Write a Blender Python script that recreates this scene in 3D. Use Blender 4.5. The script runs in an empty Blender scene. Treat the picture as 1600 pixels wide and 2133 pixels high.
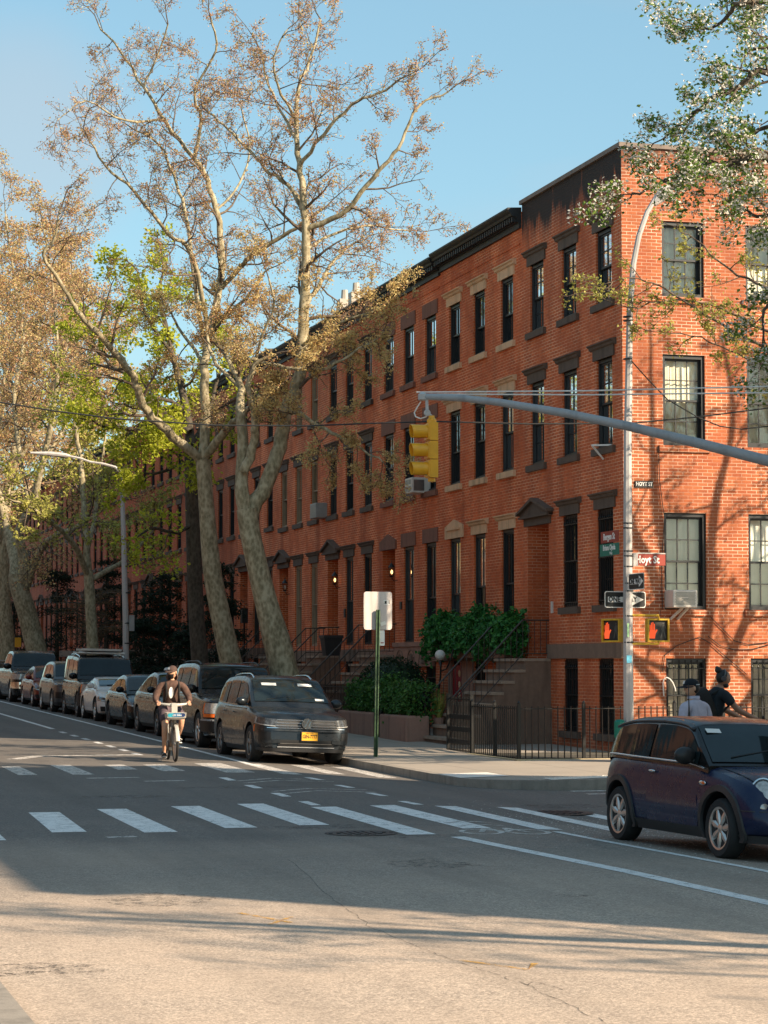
import bpy, bmesh, math, random
from mathutils import Vector, Matrix, noise as mnoise
R = math.radians
PI = math.pi
sc = bpy.context.scene
COL = sc.collection

# ------------------------------------------------------------------ camera model (used to turn measured sight lines into points)
F = 4740.0
PITCH = math.atan(316.5 / F)
VX, VY = .2720, .9623
CAM = (-16.81, -42.01, 1.86)

def zg(Y):
    """height of the street along its length: flat crossing, then a gentle climb"""
    if Y <= -18: return -.09
    if Y <= 0: return .09 * Y / 18
    return .0108 * min(Y, 130)

def ray(px, py):
    a = (px - 800) / F; b = -(py - 1066.5) / F
    f = math.cos(PITCH) - b * math.sin(PITCH); z = math.sin(PITCH) + b * math.cos(PITCH)
    return (a * VY + f * VX, -a * VX + f * VY, z)

def atY(px, py, Y):
    r = ray(px, py); k = (Y - CAM[1]) / r[1]
    return Vector([c + k * q for c, q in zip(CAM, r)])

def atX(px, py, X):
    r = ray(px, py); k = (X - CAM[0]) / r[0]
    return Vector([c + k * q for c, q in zip(CAM, r)])

def camber(X):
    t = max(0, min(1, (X + 8.2) / 2.7))
    return -.10 * t * t * (3 - 2 * t)

def road_z(X, Y):
    return zg(Y) + (camber(X) if X < -5 else -.10)

def walk_z(X, Y):
    t = max(0, min(1, (X + 5.4) / 3.0))
    return zg(Y) + .03 + .07 * t

# ------------------------------------------------------------------ mesh helpers
def resurvey(x, y):
    """road marks were surveyed along sight lines against a first, slightly lower street level: carry them to the final one"""
    z0 = -.22 if y <= -18 else (.22*y/18 if y <= 0 else .0108*y)
    d = (x-CAM[0], y-CAM[1], z0-CAM[2]); k = 1
    for _ in range(12):
        k = (road_z(CAM[0]+k*d[0], CAM[1]+k*d[1]) - CAM[2]) / d[2]
    return (CAM[0]+k*d[0], CAM[1]+k*d[1])

class MB:
    def __init__(s):
        s.v = []; s.f = []; s.m = []
    def add(s, vs, fs, mi=0):
        b = len(s.v); s.v.extend([tuple(p) for p in vs])
        for f in fs:
            s.f.append(tuple(b + i for i in f)); s.m.append(mi)
    def quad(s, a, b, c, d, mi=0):
        s.add([a, b, c, d], [(0, 1, 2, 3)], mi)
    def box(s, x0, x1, y0, y1, z0, z1, mi=0):
        if x0 > x1: x0, x1 = x1, x0
        if y0 > y1: y0, y1 = y1, y0
        if z0 > z1: z0, z1 = z1, z0
        s.add([(x0,y0,z0),(x1,y0,z0),(x1,y1,z0),(x0,y1,z0),(x0,y0,z1),(x1,y0,z1),(x1,y1,z1),(x0,y1,z1)],
              [(0,3,2,1),(4,5,6,7),(0,1,5,4),(1,2,6,5),(2,3,7,6),(3,0,4,7)], mi)
    def bar(s, p, q, w, h=None, mi=0, up=Vector((0,0,1))):
        p, q = Vector(p), Vector(q); h = h or w
        d = (q - p).normalized()
        if abs(d.dot(up)) > .98: up = Vector((0,1,0))
        r = d.cross(up).normalized(); u = r.cross(d)
        vs = []
        for c in (p, q):
            for a, b in ((-1,-1),(1,-1),(1,1),(-1,1)):
                vs.append(c + r*a*w/2 + u*b*h/2)
        s.add(vs, [(0,1,2,3),(7,6,5,4),(0,4,5,1),(1,5,6,2),(2,6,7,3),(3,7,4,0)], mi)
    def tube(s, pts, rad, n=8, mi=0, cap=True):
        pts = [Vector(p) for p in pts]
        if not hasattr(rad, '__len__'): rad = [rad]*len(pts)
        vs = []; ref = None
        for i, p in enumerate(pts):
            d = (pts[min(i+1, len(pts)-1)] - pts[max(i-1, 0)])
            if d.length < 1e-9: d = Vector((0,0,1))
            d.normalize()
            if ref is None:
                ref = Vector((0,0,1)) if abs(d.z) < .9 else Vector((1,0,0))
            r = d.cross(ref)
            if r.length < 1e-4: r = d.orthogonal()
            r.normalize(); u = r.cross(d).normalized(); ref = u
            for k in range(n):
                a = 2*PI*k/n
                vs.append(p + (r*math.cos(a) + u*math.sin(a))*rad[i])
        fs = []
        for i in range(len(pts)-1):
            for k in range(n):
                k2 = (k+1) % n
                fs.append((i*n+k, i*n+k2, (i+1)*n+k2, (i+1)*n+k))
        if cap:
            fs.append(tuple(range(n-1, -1, -1))); fs.append(tuple((len(pts)-1)*n + k for k in range(n)))
        s.add(vs, fs, mi)
    def lathe(s, prof, c=(0,0,0), axis='z', n=24, mi=0, M=None):
        """prof: list of (radius, height)"""
        vs = []
        for r, h in prof:
            for k in range(n):
                a = 2*PI*k/n
                if axis == 'z': p = Vector((r*math.cos(a), r*math.sin(a), h))
                elif axis == 'x': p = Vector((h, r*math.cos(a), r*math.sin(a)))
                else: p = Vector((r*math.sin(a), h, r*math.cos(a)))
                if M: p = M @ p
                vs.append(p + Vector(c))
        fs = []
        for i in range(len(prof)-1):
            for k in range(n):
                k2 = (k+1) % n
                fs.append((i*n+k, i*n+k2, (i+1)*n+k2, (i+1)*n+k))
        if prof[0][0] > 1e-5: fs.append(tuple(range(n-1, -1, -1)))
        if prof[-1][0] > 1e-5: fs.append(tuple((len(prof)-1)*n + k for k in range(n)))
        s.add(vs, fs, mi)
    def ball(s, c, r, n=12, m=8, mi=0, M=None):
        if not hasattr(r, '__len__'): r = (r, r, r)
        vs = []; fs = []
        for i in range(m+1):
            t = PI*i/m
            for k in range(n):
                a = 2*PI*k/n
                p = Vector((r[0]*math.sin(t)*math.cos(a), r[1]*math.sin(t)*math.sin(a), r[2]*math.cos(t)))
                if M: p = M @ p
                vs.append(p + Vector(c))
        for i in range(m):
            for k in range(n):
                k2 = (k+1) % n
                fs.append((i*n+k, (i+1)*n+k, (i+1)*n+k2, i*n+k2))
        s.add(vs, fs, mi)
    def prism(s, poly, fn, d0, d1, mi=0):
        """poly: 2-D outline, fn(a, d, b) -> 3-D, extruded from depth d0 to d1"""
        n = len(poly)
        vs = [fn(a, d0, b) for a, b in poly] + [fn(a, d1, b) for a, b in poly]
        fs = [tuple(range(n)), tuple(range(2*n-1, n-1, -1))]
        fs += [(i, i+n, (i+1) % n + n, (i+1) % n) for i in range(n)]
        s.add(vs, fs, mi)
    def mesh(s, name, mats, off=None, smooth=None):
        me = bpy.data.meshes.new(name)
        vs = s.v if off is None else [(a-off[0], b-off[1], c-off[2]) for a, b, c in s.v]
        me.from_pydata(vs, [], s.f)
        if not isinstance(mats, (list, tuple)): mats = [mats]
        for m in mats: me.materials.append(m)
        if len(mats) > 1: me.polygons.foreach_set('material_index', s.m)
        if smooth is not None:
            me.polygons.foreach_set('use_smooth', [True]*len(me.polygons))
            if smooth < 180: me.set_sharp_from_angle(angle=R(smooth))
        me.update()
        return me
    def build(s, name, mats, parent=None, smooth=None, world=True, fix=True):
        off = parent_off(parent) if (parent and world) else None
        me = s.mesh(name, mats, off, smooth)
        if fix: fix_normals(me)
        o = bpy.data.objects.new(name, me); COL.objects.link(o)
        if parent: o.parent = parent
        return o

def parent_off(p):
    v = Vector((0,0,0))
    while p:
        v += p.location; p = p.parent
    return v

def fix_normals(me):
    bm = bmesh.new(); bm.from_mesh(me)
    bmesh.ops.recalc_face_normals(bm, faces=bm.faces)
    bm.to_mesh(me); bm.free()

def empty(name, loc=(0,0,0), rz=0):
    o = bpy.data.objects.new(name, None); COL.objects.link(o)
    o.location = loc; o.rotation_euler = (0, 0, rz); o.empty_display_size = .2
    return o

def tag(o, label=None, cat=None, group=None, kind=None):
    if label: o['label'] = label
    if cat: o['category'] = cat
    if group: o['group'] = group
    if kind: o['kind'] = kind
    return o

def copy_tree(o, parent=None):
    c = o.copy(); COL.objects.link(c); c.parent = parent
    for ch in [x for x in bpy.data.objects if x.parent == o]:
        copy_tree(ch, c)
    return c

def baked(o):
    """replace an object's mesh by its evaluated (modifier-applied) mesh"""
    bpy.context.view_layer.update()
    dg = bpy.context.evaluated_depsgraph_get()
    me = bpy.data.meshes.new_from_object(o.evaluated_get(dg), preserve_all_data_layers=True, depsgraph=dg)
    o.modifiers.clear(); o.data = me
    me.name = o.name
    return me

def text_mesh(s, size, mat, name, parent, M, extrude=.002, ax='CENTER', sx=1.0, bold=0.0):
    cu = bpy.data.curves.new(name, 'FONT'); cu.body = s; cu.size = size; cu.extrude = extrude
    cu.align_x = ax; cu.align_y = 'CENTER'; cu.offset = bold; cu.resolution_u = 2
    t = bpy.data.objects.new(name + '_tmp', cu); COL.objects.link(t)
    bpy.context.view_layer.update()
    dg = bpy.context.evaluated_depsgraph_get()
    me = bpy.data.meshes.new_from_object(t.evaluated_get(dg), depsgraph=dg)
    bpy.data.objects.remove(t); bpy.data.curves.remove(cu)
    me.name = name; me.materials.clear(); me.materials.append(mat)
    me.transform(Matrix.Diagonal((sx, 1, 1, 1)))
    me.transform(M)
    o = bpy.data.objects.new(name, me); COL.objects.link(o); o.parent = parent
    return o

def facing(loc, nx, ny):
    """matrix that stands text up at loc, facing the horizontal direction (nx, ny)"""
    n = Vector((nx, ny, 0)).normalized(); up = Vector((0,0,1)); r = up.cross(n)
    return Matrix.Translation(loc) @ Matrix((r, up, n)).transposed().to_4x4()

# ------------------------------------------------------------------ materials
class NT:
    def __init__(s, name):
        s.m = bpy.data.materials.new(name); s.m.use_nodes = True
        s.t = s.m.node_tree; s.t.nodes.clear()
        s.out = s.n('ShaderNodeOutputMaterial')
    def n(s, typ, **kw):
        nd = s.t.nodes.new(typ)
        for k, v in kw.items():
            if k.startswith('i_'):
                nd.inputs[k[2:].replace('_', ' ')].default_value = v
            else: setattr(nd, k, v)
        return nd
    def l(s, a, b): s.t.links.new(a, b)
    def pos(s): return s.n('ShaderNodeNewGeometry').outputs['Position']
    def noise(s, vec, scale, detail=3, rough=.55):
        nd = s.n('ShaderNodeTexNoise'); nd.inputs['Scale'].default_value = scale
        nd.inputs['Detail'].default_value = detail; nd.inputs['Roughness'].default_value = rough
        if vec is not None: s.l(vec, nd.inputs['Vector'])
        return nd.outputs['Fac']
    def ramp(s, fac, stops, interp='LINEAR'):
        nd = s.n('ShaderNodeValToRGB'); nd.color_ramp.interpolation = interp
        e = nd.color_ramp.elements
        while len(e) < len(stops): e.new(.5)
        for el, (p, c) in zip(e, stops):
            el.position = p; el.color = tuple(c) + (1,) if len(c) == 3 else c
        s.l(fac, nd.inputs['Fac']); return nd.outputs['Color']
    def mix(s, fac, a, b, mode='MIX'):
        nd = s.n('ShaderNodeMix', data_type='RGBA', blend_type=mode)
        for sock, v in ((nd.inputs[0], fac), (nd.inputs[6], a), (nd.inputs[7], b)):
            if hasattr(v, 'is_linked'): s.l(v, sock)
            elif isinstance(v, (int, float)): sock.default_value = v
            else: sock.default_value = tuple(v) + (1,) if len(v) == 3 else v
        return nd.outputs[2]
    def math(s, op, a, b=None, c=None, clamp=False):
        nd = s.n('ShaderNodeMath', operation=op, use_clamp=clamp)
        for i, v in enumerate((a, b, c)):
            if v is None: continue
            if hasattr(v, 'is_linked'): s.l(v, nd.inputs[i])
            else: nd.inputs[i].default_value = v
        return nd.outputs[0]
    def bsdf(s, col=None, rough=.6, metal=0, bump=None, bstr=.3, bdist=.01, **kw):
        b = s.n('ShaderNodeBsdfPrincipled')
        for k, v in (('Base Color', col), ('Roughness', rough), ('Metallic', metal)):
            if v is None: continue
            if hasattr(v, 'is_linked'): s.l(v, b.inputs[k])
            elif isinstance(v, (int, float)): b.inputs[k].default_value = v
            else: b.inputs[k].default_value = tuple(v) + (1,)
        for k, v in kw.items(): b.inputs[k].default_value = v
        if bump is not None:
            bn = s.n('ShaderNodeBump'); bn.inputs['Strength'].default_value = bstr; bn.inputs['Distance'].default_value = bdist
            s.l(bump, bn.inputs['Height']); s.l(bn.outputs[0], b.inputs['Normal'])
        return b
    def done(s, sh):
        s.l(sh.outputs[0] if hasattr(sh, 'outputs') else sh, s.out.inputs['Surface']); return s.m

def plain(name, col, rough=.6, metal=0, var=.12, scale=6, **kw):
    t = NT(name); p = t.n('ShaderNodeTexCoord').outputs['Object']
    f = t.noise(p, scale, 4)
    lo = tuple(c*(1-var) for c in col); hi = tuple(min(1, c*(1+var)) for c in col)
    return t.done(t.bsdf(t.ramp(f, [(.3, lo), (.7, hi)]), rough, metal, **kw))

def brick_mat(name, cols, mortar, dark=None, stain_z=None, tone=1.0):
    t = NT(name); p = t.pos()
    sx = t.n('ShaderNodeSeparateXYZ'); t.l(p, sx.inputs[0])
    nn = t.n('ShaderNodeSeparateXYZ'); t.l(t.n('ShaderNodeNewGeometry').outputs['True Normal'], nn.inputs[0])
    isx = t.math('GREATER_THAN', t.math('ABSOLUTE', nn.outputs['Y']), .5)
    u = t.math('ADD', t.math('MULTIPLY', sx.outputs['X'], isx), t.math('MULTIPLY', sx.outputs['Y'], t.math('SUBTRACT', 1.0, isx)))
    # hand-laid courses: a slow waver in both directions
    wob = t.math('MULTIPLY', t.math('SUBTRACT', t.noise(p, 1.3, 2), .5), .016)
    cv = t.n('ShaderNodeCombineXYZ'); t.l(t.math('ADD', u, t.math('MULTIPLY', t.math('SUBTRACT', t.noise(p, 9, 2), .5), .012)), cv.inputs[0])
    t.l(t.math('ADD', sx.outputs['Z'], wob), cv.inputs[1])
    b = t.n('ShaderNodeTexBrick'); b.offset = .5
    b.inputs['Scale'].default_value = 1; b.inputs['Brick Width'].default_value = .213; b.inputs['Row Height'].default_value = .0677
    b.inputs['Mortar Size'].default_value = .0075; b.inputs['Mortar Smooth'].default_value = .35; b.inputs['Bias'].default_value = -.1
    b.inputs['Color1'].default_value = (0,0,0,1); b.inputs['Color2'].default_value = (1,1,1,1); b.inputs['Mortar'].default_value = (.5,.5,.5,1)
    t.l(cv.outputs[0], b.inputs['Vector'])
    sep = t.n('ShaderNodeSeparateColor'); t.l(b.outputs['Color'], sep.inputs[0])
    c = t.ramp(sep.outputs[0], [(0, cols[0]), (.35, cols[1]), (.7, cols[2]), (1, cols[3])])
    big = t.noise(p, .55, 5, .65)
    c = t.mix(t.ramp(big, [(.35, (0,0,0)), (.7, (.55,.55,.55))]), c, tuple(q*.62 for q in cols[1]))
    fine = t.noise(p, 40, 2)
    c = t.mix(.28, c, t.ramp(fine, [(.3, tuple(q*.7 for q in cols[1])), (.7, tuple(min(1, q*1.25) for q in cols[2]))]))
    mo = t.mix(t.ramp(t.noise(p, 1.1, 5), [(.38, (0,0,0)), (.6, (1,1,1))]), mortar, tuple(.25*m + .6*q for m, q in zip(mortar, cols[1])))
    c = t.mix(b.outputs['Fac'], c, mo)
    wash = t.n('ShaderNodeCombineXYZ'); t.l(t.math('MULTIPLY', u, 1.1), wash.inputs[0]); t.l(t.math('MULTIPLY', sx.outputs['Z'], .22), wash.inputs[1])
    c = t.mix(1, c, t.ramp(t.noise(wash.outputs[0], 1.0, 6, .65), [(.3, (.66,.62,.60)), (.5, (.98,.98,.98)), (.72, (1.18,1.16,1.14))]), 'MULTIPLY')
    if dark:
        # soot and damp: runs down from the parapet, splash at the foot
        st = t.n('ShaderNodeCombineXYZ'); t.l(t.math('MULTIPLY', u, 2.4), st.inputs[0]); t.l(t.math('MULTIPLY', sx.outputs['Z'], .35), st.inputs[1])
        run = t.noise(st.outputs[0], 1.6, 5, .7)
        hi = t.n('ShaderNodeMapRange'); hi.inputs['From Min'].default_value = dark[0]; hi.inputs['From Max'].default_value = dark[1]
        t.l(sx.outputs['Z'], hi.inputs['Value'])
        k = t.math('MULTIPLY', t.math('ADD', hi.outputs[0], t.math('MULTIPLY', t.math('SUBTRACT', run, .5), 3.2)), t.math('MULTIPLY', hi.outputs[0], 1.6), clamp=True)
        c = t.mix(t.math('MULTIPLY', k, dark[2]), c, (.022, .018, .015))
    lo = t.n('ShaderNodeMapRange'); lo.inputs['From Min'].default_value = 1.1; lo.inputs['From Max'].default_value = 0
    t.l(sx.outputs['Z'], lo.inputs['Value'])
    c = t.mix(t.math('MULTIPLY', t.math('MULTIPLY', lo.outputs[0], big), .8, clamp=True), c, (.09, .06, .045))
    if tone != 1: c = t.mix(1, c, (tone, tone, tone), 'MULTIPLY')
    h = t.math('SUBTRACT', t.math('MULTIPLY', fine, .3), b.outputs['Fac'])
    return t.done(t.bsdf(c, .88, bump=h, bstr=.55, bdist=.012))

M = {}
M['brick'] = brick_mat('brick_shaded_front', [(.54,.090,.024), (.66,.120,.030), (.80,.170,.042), (.31,.050,.017)], (.95,.52,.30))
M['brick_corner'] = brick_mat('brick_corner_front', [(.52,.092,.026), (.62,.120,.033), (.77,.172,.047), (.30,.050,.018)], (.92,.55,.34), dark=(10.9, 11.9, .98))
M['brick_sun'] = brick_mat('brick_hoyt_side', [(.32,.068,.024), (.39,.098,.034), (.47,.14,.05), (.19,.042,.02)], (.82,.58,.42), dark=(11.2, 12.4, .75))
M['brick_far'] = brick_mat('brick_far_front', [(.42,.085,.030), (.50,.10,.035), (.58,.13,.045), (.33,.065,.026)], (.55,.28,.17))
M['brick_opposite'] = brick_mat('brick_opposite_dark', [(.13,.06,.04), (.16,.07,.045), (.19,.085,.05), (.1,.05,.035)], (.2,.13,.09))
M['brick_tan'] = brick_mat('brick_opposite', [(.42,.2,.11), (.46,.24,.13), (.50,.27,.15), (.36,.17,.1)], (.5,.38,.26))

def stone_mat(name, col, var=.25, sc_=9, rough=.9):
    t = NT(name); p = t.pos()
    c = t.ramp(t.noise(p, sc_, 6, .7), [(.25, tuple(q*(1-var) for q in col)), (.75, tuple(min(1, q*(1+var)) for q in col))])
    g = t.noise(p, 130, 2)
    c = t.mix(.35, c, t.ramp(g, [(.3, tuple(q*.6 for q in col)), (.7, tuple(min(1, q*1.4) for q in col))]))
    st = t.n('ShaderNodeMapping'); st.inputs['Scale'].default_value = (3, 3, .4); t.l(p, st.inputs[0])
    c = t.mix(t.ramp(t.noise(st.outputs[0], 1.5, 4), [(.5, (0,0,0)), (.75, (.6,.6,.6))]), c, tuple(q*.4 for q in col))
    return t.done(t.bsdf(c, rough, bump=g, bstr=.3, bdist=.004))
M['brownstone'] = stone_mat('brownstone', (.22,.138,.095))
M['brown_lintel'] = stone_mat('dark_brownstone_lintel', (.125,.085,.062))
M['red_lintel'] = stone_mat('reddish_brownstone', (.24,.105,.07))
M['sandstone'] = stone_mat('pale_sandstone', (.74,.46,.27), .14)
M['planter'] = stone_mat('brown_stucco', (.36,.19,.135), .15)
M['coping'] = stone_mat('coping_stone', (.22,.17,.14))
M['tread'] = stone_mat('stair_tread', (.36,.26,.19), .2)
M['iron'] = plain('black_iron', (.018,.017,.016), .45, .3)
M['iron_worn'] = plain('worn_brown_iron', (.055,.042,.033), .55, .2, .4, 20)
M['cornice'] = plain('black_cornice', (.02,.019,.019), .6, 0, .3)
M['blackwood'] = plain('black_window_frame', (.016,.017,.019), .45)
M['tanwood'] = plain('tan_window_frame', (.30,.22,.14), .6)
M['whitewood'] = plain('white_window_frame', (.72,.64,.52), .6)
M['door_brown'] = plain('dark_red_door', (.12,.028,.018), .45, 0, .3)
M['door_dark'] = plain('black_door', (.02,.018,.017), .4)
M['door_red'] = plain('bright_red_door', (.40,.012,.02), .4)
M['roof'] = plain('roof_tar', (.06,.055,.05), .95)
M['white_pipe'] = plain('white_pipe', (.46,.40,.33), .6)
M['galv'] = stone_mat('galvanised_steel', (.46,.43,.41), .12, 14, .5)
M['galv_dark'] = stone_mat('weathered_mast_arm', (.33,.33,.335), .12, 20, .55)
M['concrete_base'] = stone_mat('pole_base', (.42,.39,.34), .3, 6)
M['greenpost'] = plain('rusty_green_post', (.055,.10,.045), .6, .1, .6, 9)
M['signback'] = stone_mat('aluminium_sign_back', (.66,.57,.52), .06, 20, .45)
M['white'] = plain('white_paint', (.82,.78,.72), .5, 0, .04)
M['signwhite'] = plain('sign_white', (.85,.82,.77), .5, 0, .03)
M['black'] = plain('sign_black', (.014,.014,.014), .5)
M['sign_red'] = plain('sign_maroon', (.30,.035,.018), .5, 0, .06)
M['sign_green'] = plain('sign_green', (.0,.16,.11), .5, 0, .06)
M['yellow'] = plain('signal_yellow', (.80,.37,.015), .38, 0, .1, 5)
M['yellow_dull'] = plain('worn_yellow', (.62,.36,.02), .55, 0, .25, 12)
M['rubber'] = plain('tyre_rubber', (.016,.016,.016), .8, 0, .2)
M['blacktrim'] = plain('black_plastic', (.022,.022,.023), .5)
M['grille_black'] = plain('grille_black', (.006,.006,.007), .5)
M['chrome'] = plain('chrome', (.75,.74,.72), .15, 1.0, .03)
M['alloy'] = plain('alloy_silver', (.62,.58,.54), .32, .85, .08)
M['alloy_dark'] = plain('alloy_grey', (.22,.21,.2), .35, .8, .1)
M['plate_yellow'] = plain('plate_orange', (.85,.40,.02), .5, 0, .05)
M['amber'] = plain('amber_lens', (.85,.16,.02), .25)
M['redlens'] = plain('red_lens', (.35,.01,.01), .2)
M['skin'] = plain('skin', (.62,.33,.2), .55, 0, .08)
M['skin_dark'] = plain('tan_skin', (.30,.15,.09), .55, 0, .08)
M['hair'] = plain('black_hair', (.012,.009,.008), .6)
M['cable'] = plain('black_cable', (.012,.012,.012), .6)
M['steelwire'] = plain('steel_wire', (.72,.66,.60), .5)
M['plasticwhite'] = plain('aged_white_plastic', (.68,.62,.55), .5, 0, .08)
M['plasticgrey'] = plain('grey_metal_box', (.30,.30,.29), .5)

def paint(name, col, metal=.45, rough=.32, coat=.42):
    t = NT(name); p = t.n('ShaderNodeTexCoord').outputs['Object']
    dust = t.noise(p, 2.5, 5, .7)
    c = t.mix(t.ramp(dust, [(.45, (0,0,0)), (.8, (.08,.08,.08))]), col, (.22,.18,.14))
    r = t.ramp(t.noise(p, 9, 4), [(.3, (rough*.8,)*3), (.75, (rough*1.4,)*3)])
    b = t.bsdf(c, r, metal); b.inputs['Specular IOR Level'].default_value = .3
    b.inputs['Coat Weight'].default_value = coat; b.inputs['Coat Roughness'].default_value = .07; b.inputs['Coat IOR'].default_value = 1.4
    return t.done(b)

def glass_opaque(name, col, rough=.03, ior=1.55, spec=.6):
    """car and shaded house panes: dark behind, mirror-like in front, slightly uneven"""
    t = NT(name); p = t.n('ShaderNodeTexCoord').outputs['Object']
    b = t.bsdf(t.ramp(t.noise(p, 1.6, 3), [(.3, tuple(c*.6 for c in col)), (.75, tuple(c*1.5 for c in col))]), rough, 0, bump=t.noise(p, 1.1, 1), bstr=.06, bdist=.05)
    b.inputs['IOR'].default_value = ior; b.inputs['Specular IOR Level'].default_value = spec
    return t.done(b)
M['glass_dark'] = glass_opaque('dark_window_glass', (.012,.014,.015), .04)
M['glass_car'] = glass_opaque('car_glass', (.012,.018,.019), .03, 1.45, .42)
M['glass_warm'] = glass_opaque('warm_window_glass', (.13,.095,.055), .06)

def glass_clear(name):
    t = NT(name)
    tr = t.n('ShaderNodeBsdfTransparent'); tr.inputs[0].default_value = (.97,.98,.96,1)
    gl = t.n('ShaderNodeBsdfGlossy'); gl.inputs['Roughness'].default_value = .03
    fr = t.n('ShaderNodeFresnel'); fr.inputs['IOR'].default_value = 1.5
    mx = t.n('ShaderNodeMixShader'); t.l(t.math('ADD', fr.outputs[0], .05), mx.inputs[0])
    t.l(tr.outputs[0], mx.inputs[1]); t.l(gl.outputs[0], mx.inputs[2])
    return t.done(mx)
M['glass_clear'] = glass_clear('clear_glass')
M['lens'] = plain('headlight_lens', (.45,.43,.40), .08, .35, .25, 30)
M['lens_dark'] = plain('dark_headlight', (.10,.10,.10), .08, .4, .5, 22)
M['curtain'] = plain('beige_curtain', (.90,.80,.62), .9, 0, .18, 3)
M['shade'] = plain('white_roller_shade', (.93,.88,.77), .9, 0, .08, 2)
M['dim_curtain'] = plain('dim_curtain', (.5,.42,.3), .9, 0, .25, 3)

def emis(name, col, st):
    t = NT(name); e = t.n('ShaderNodeEmission'); e.inputs[0].default_value = col + (1,); e.inputs[1].default_value = st
    return t.done(e)
M['bulb'] = emis('warm_lit_bulb', (1,.55,.2), 4)
M['hand_lit'] = emis('lit_orange_hand', (1,.12,.04), 1.1)
M['walk_dim'] = plain('unlit_walker', (.06,.06,.055), .5)

def leafmat(name, stops, trans=.35, rough=.6, scale=1.2):
    t = NT(name); p = t.pos()
    w = t.n('ShaderNodeTexWhiteNoise'); 
    sn = t.n('ShaderNodeVectorMath', operation='SNAP'); sn.inputs[1].default_value = (.07,.07,.07)
    t.l(p, sn.inputs[0]); t.l(sn.outputs[0], w.inputs['Vector'])
    f = t.math('ADD', t.math('MULTIPLY', t.noise(p, scale, 3), .55), t.math('MULTIPLY', w.outputs['Value'], .45))
    c = t.ramp(f, stops)
    b = t.bsdf(c, rough); b.inputs['Specular IOR Level'].default_value = .25
    tr = t.n('ShaderNodeBsdfTranslucent'); t.l(c, tr.inputs[0])
    mx = t.n('ShaderNodeMixShader'); mx.inputs[0].default_value = trans
    t.l(b.outputs[0], mx.inputs[1]); t.l(tr.outputs[0], mx.inputs[2])
    return t.done(mx)
M['bud_red'] = leafmat('rusty_spring_buds', [(.25, (.38,.18,.09)), (.5, (.56,.31,.17)), (.75, (.70,.45,.27))], .45)
M['bud_gold'] = leafmat('golden_spring_leaves', [(.25, (.46,.32,.12)), (.5, (.66,.49,.20)), (.75, (.80,.66,.33))], .5)
M['leaf_lime'] = leafmat('lime_maple_leaves', [(.25, (.28,.33,.025)), (.5, (.46,.49,.04)), (.75, (.64,.64,.10))], .5)
M['leaf_olive'] = leafmat('olive_young_leaves', [(.25, (.24,.24,.05)), (.5, (.42,.40,.09)), (.75, (.58,.52,.16))], .4)
M['leaf_pear'] = leafmat('pear_leaves', [(.3, (.07,.14,.025)), (.55, (.14,.23,.04)), (.8, (.28,.34,.07))], .4)
M['blossom'] = leafmat('pear_blossom', [(.2, (.66,.62,.54)), (.6, (.80,.74,.64)), (.9, (.86,.82,.74))], .25)
M['leaf_ivy'] = leafmat('ivy_leaves', [(.2, (.014,.075,.018)), (.5, (.035,.17,.035)), (.8, (.11,.32,.07))], .2, .4, 3)
M['leaf_hedge'] = leafmat('hedge_leaves', [(.2, (.02,.07,.012)), (.5, (.045,.13,.022)), (.8, (.13,.25,.05))], .2, .45, 3)
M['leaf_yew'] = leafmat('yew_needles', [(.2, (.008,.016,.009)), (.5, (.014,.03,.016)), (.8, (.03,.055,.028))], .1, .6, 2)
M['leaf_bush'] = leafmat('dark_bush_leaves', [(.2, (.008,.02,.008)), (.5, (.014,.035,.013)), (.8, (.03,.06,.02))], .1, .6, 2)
M['leaf_dry'] = leafmat('brown_dogwood_buds', [(.2, (.10,.065,.04)), (.5, (.16,.11,.06)), (.8, (.22,.16,.08))], .2, .7, 2)

def bark_mat(name, cols, sc_=3.2):
    t = NT(name); p = t.pos()
    mp = t.n('ShaderNodeMapping'); mp.inputs['Scale'].default_value = (1, 1, .55); t.l(p, mp.inputs[0])
    v = t.n('ShaderNodeTexVoronoi'); v.inputs['Scale'].default_value = sc_*2.4; t.l(mp.outputs[0], v.inputs['Vector'])
    f = t.noise(mp.outputs[0], sc_, 6, .7)
    f2 = t.math('ADD', t.math('MULTIPLY', f, .75), t.math('MULTIPLY', v.outputs['Distance'], .3))
    c = t.ramp(f2, [(.38, cols[0]), (.46, cols[1]), (.54, cols[2]), (.63, cols[3])])
    g = t.noise(p, 45, 4, .7)
    c = t.mix(.35, c, t.ramp(g, [(.3, cols[0]), (.7, cols[2])]))
    return t.done(t.bsdf(c, .9, bump=t.math('ADD', g, f), bstr=.5, bdist=.02))
M['bark_syc'] = bark_mat('sycamore_bark', [(.15,.12,.065), (.25,.205,.12), (.36,.30,.185), (.54,.46,.31)], 5.5)
M['bark_dark'] = bark_mat('dark_bark', [(.035,.028,.02), (.06,.048,.034), (.09,.07,.05), (.12,.10,.07)], 6)
M['bark_twig'] = bark_mat('twig_bark', [(.07,.045,.032), (.11,.075,.052), (.15,.105,.07), (.2,.15,.1)], 6)

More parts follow.
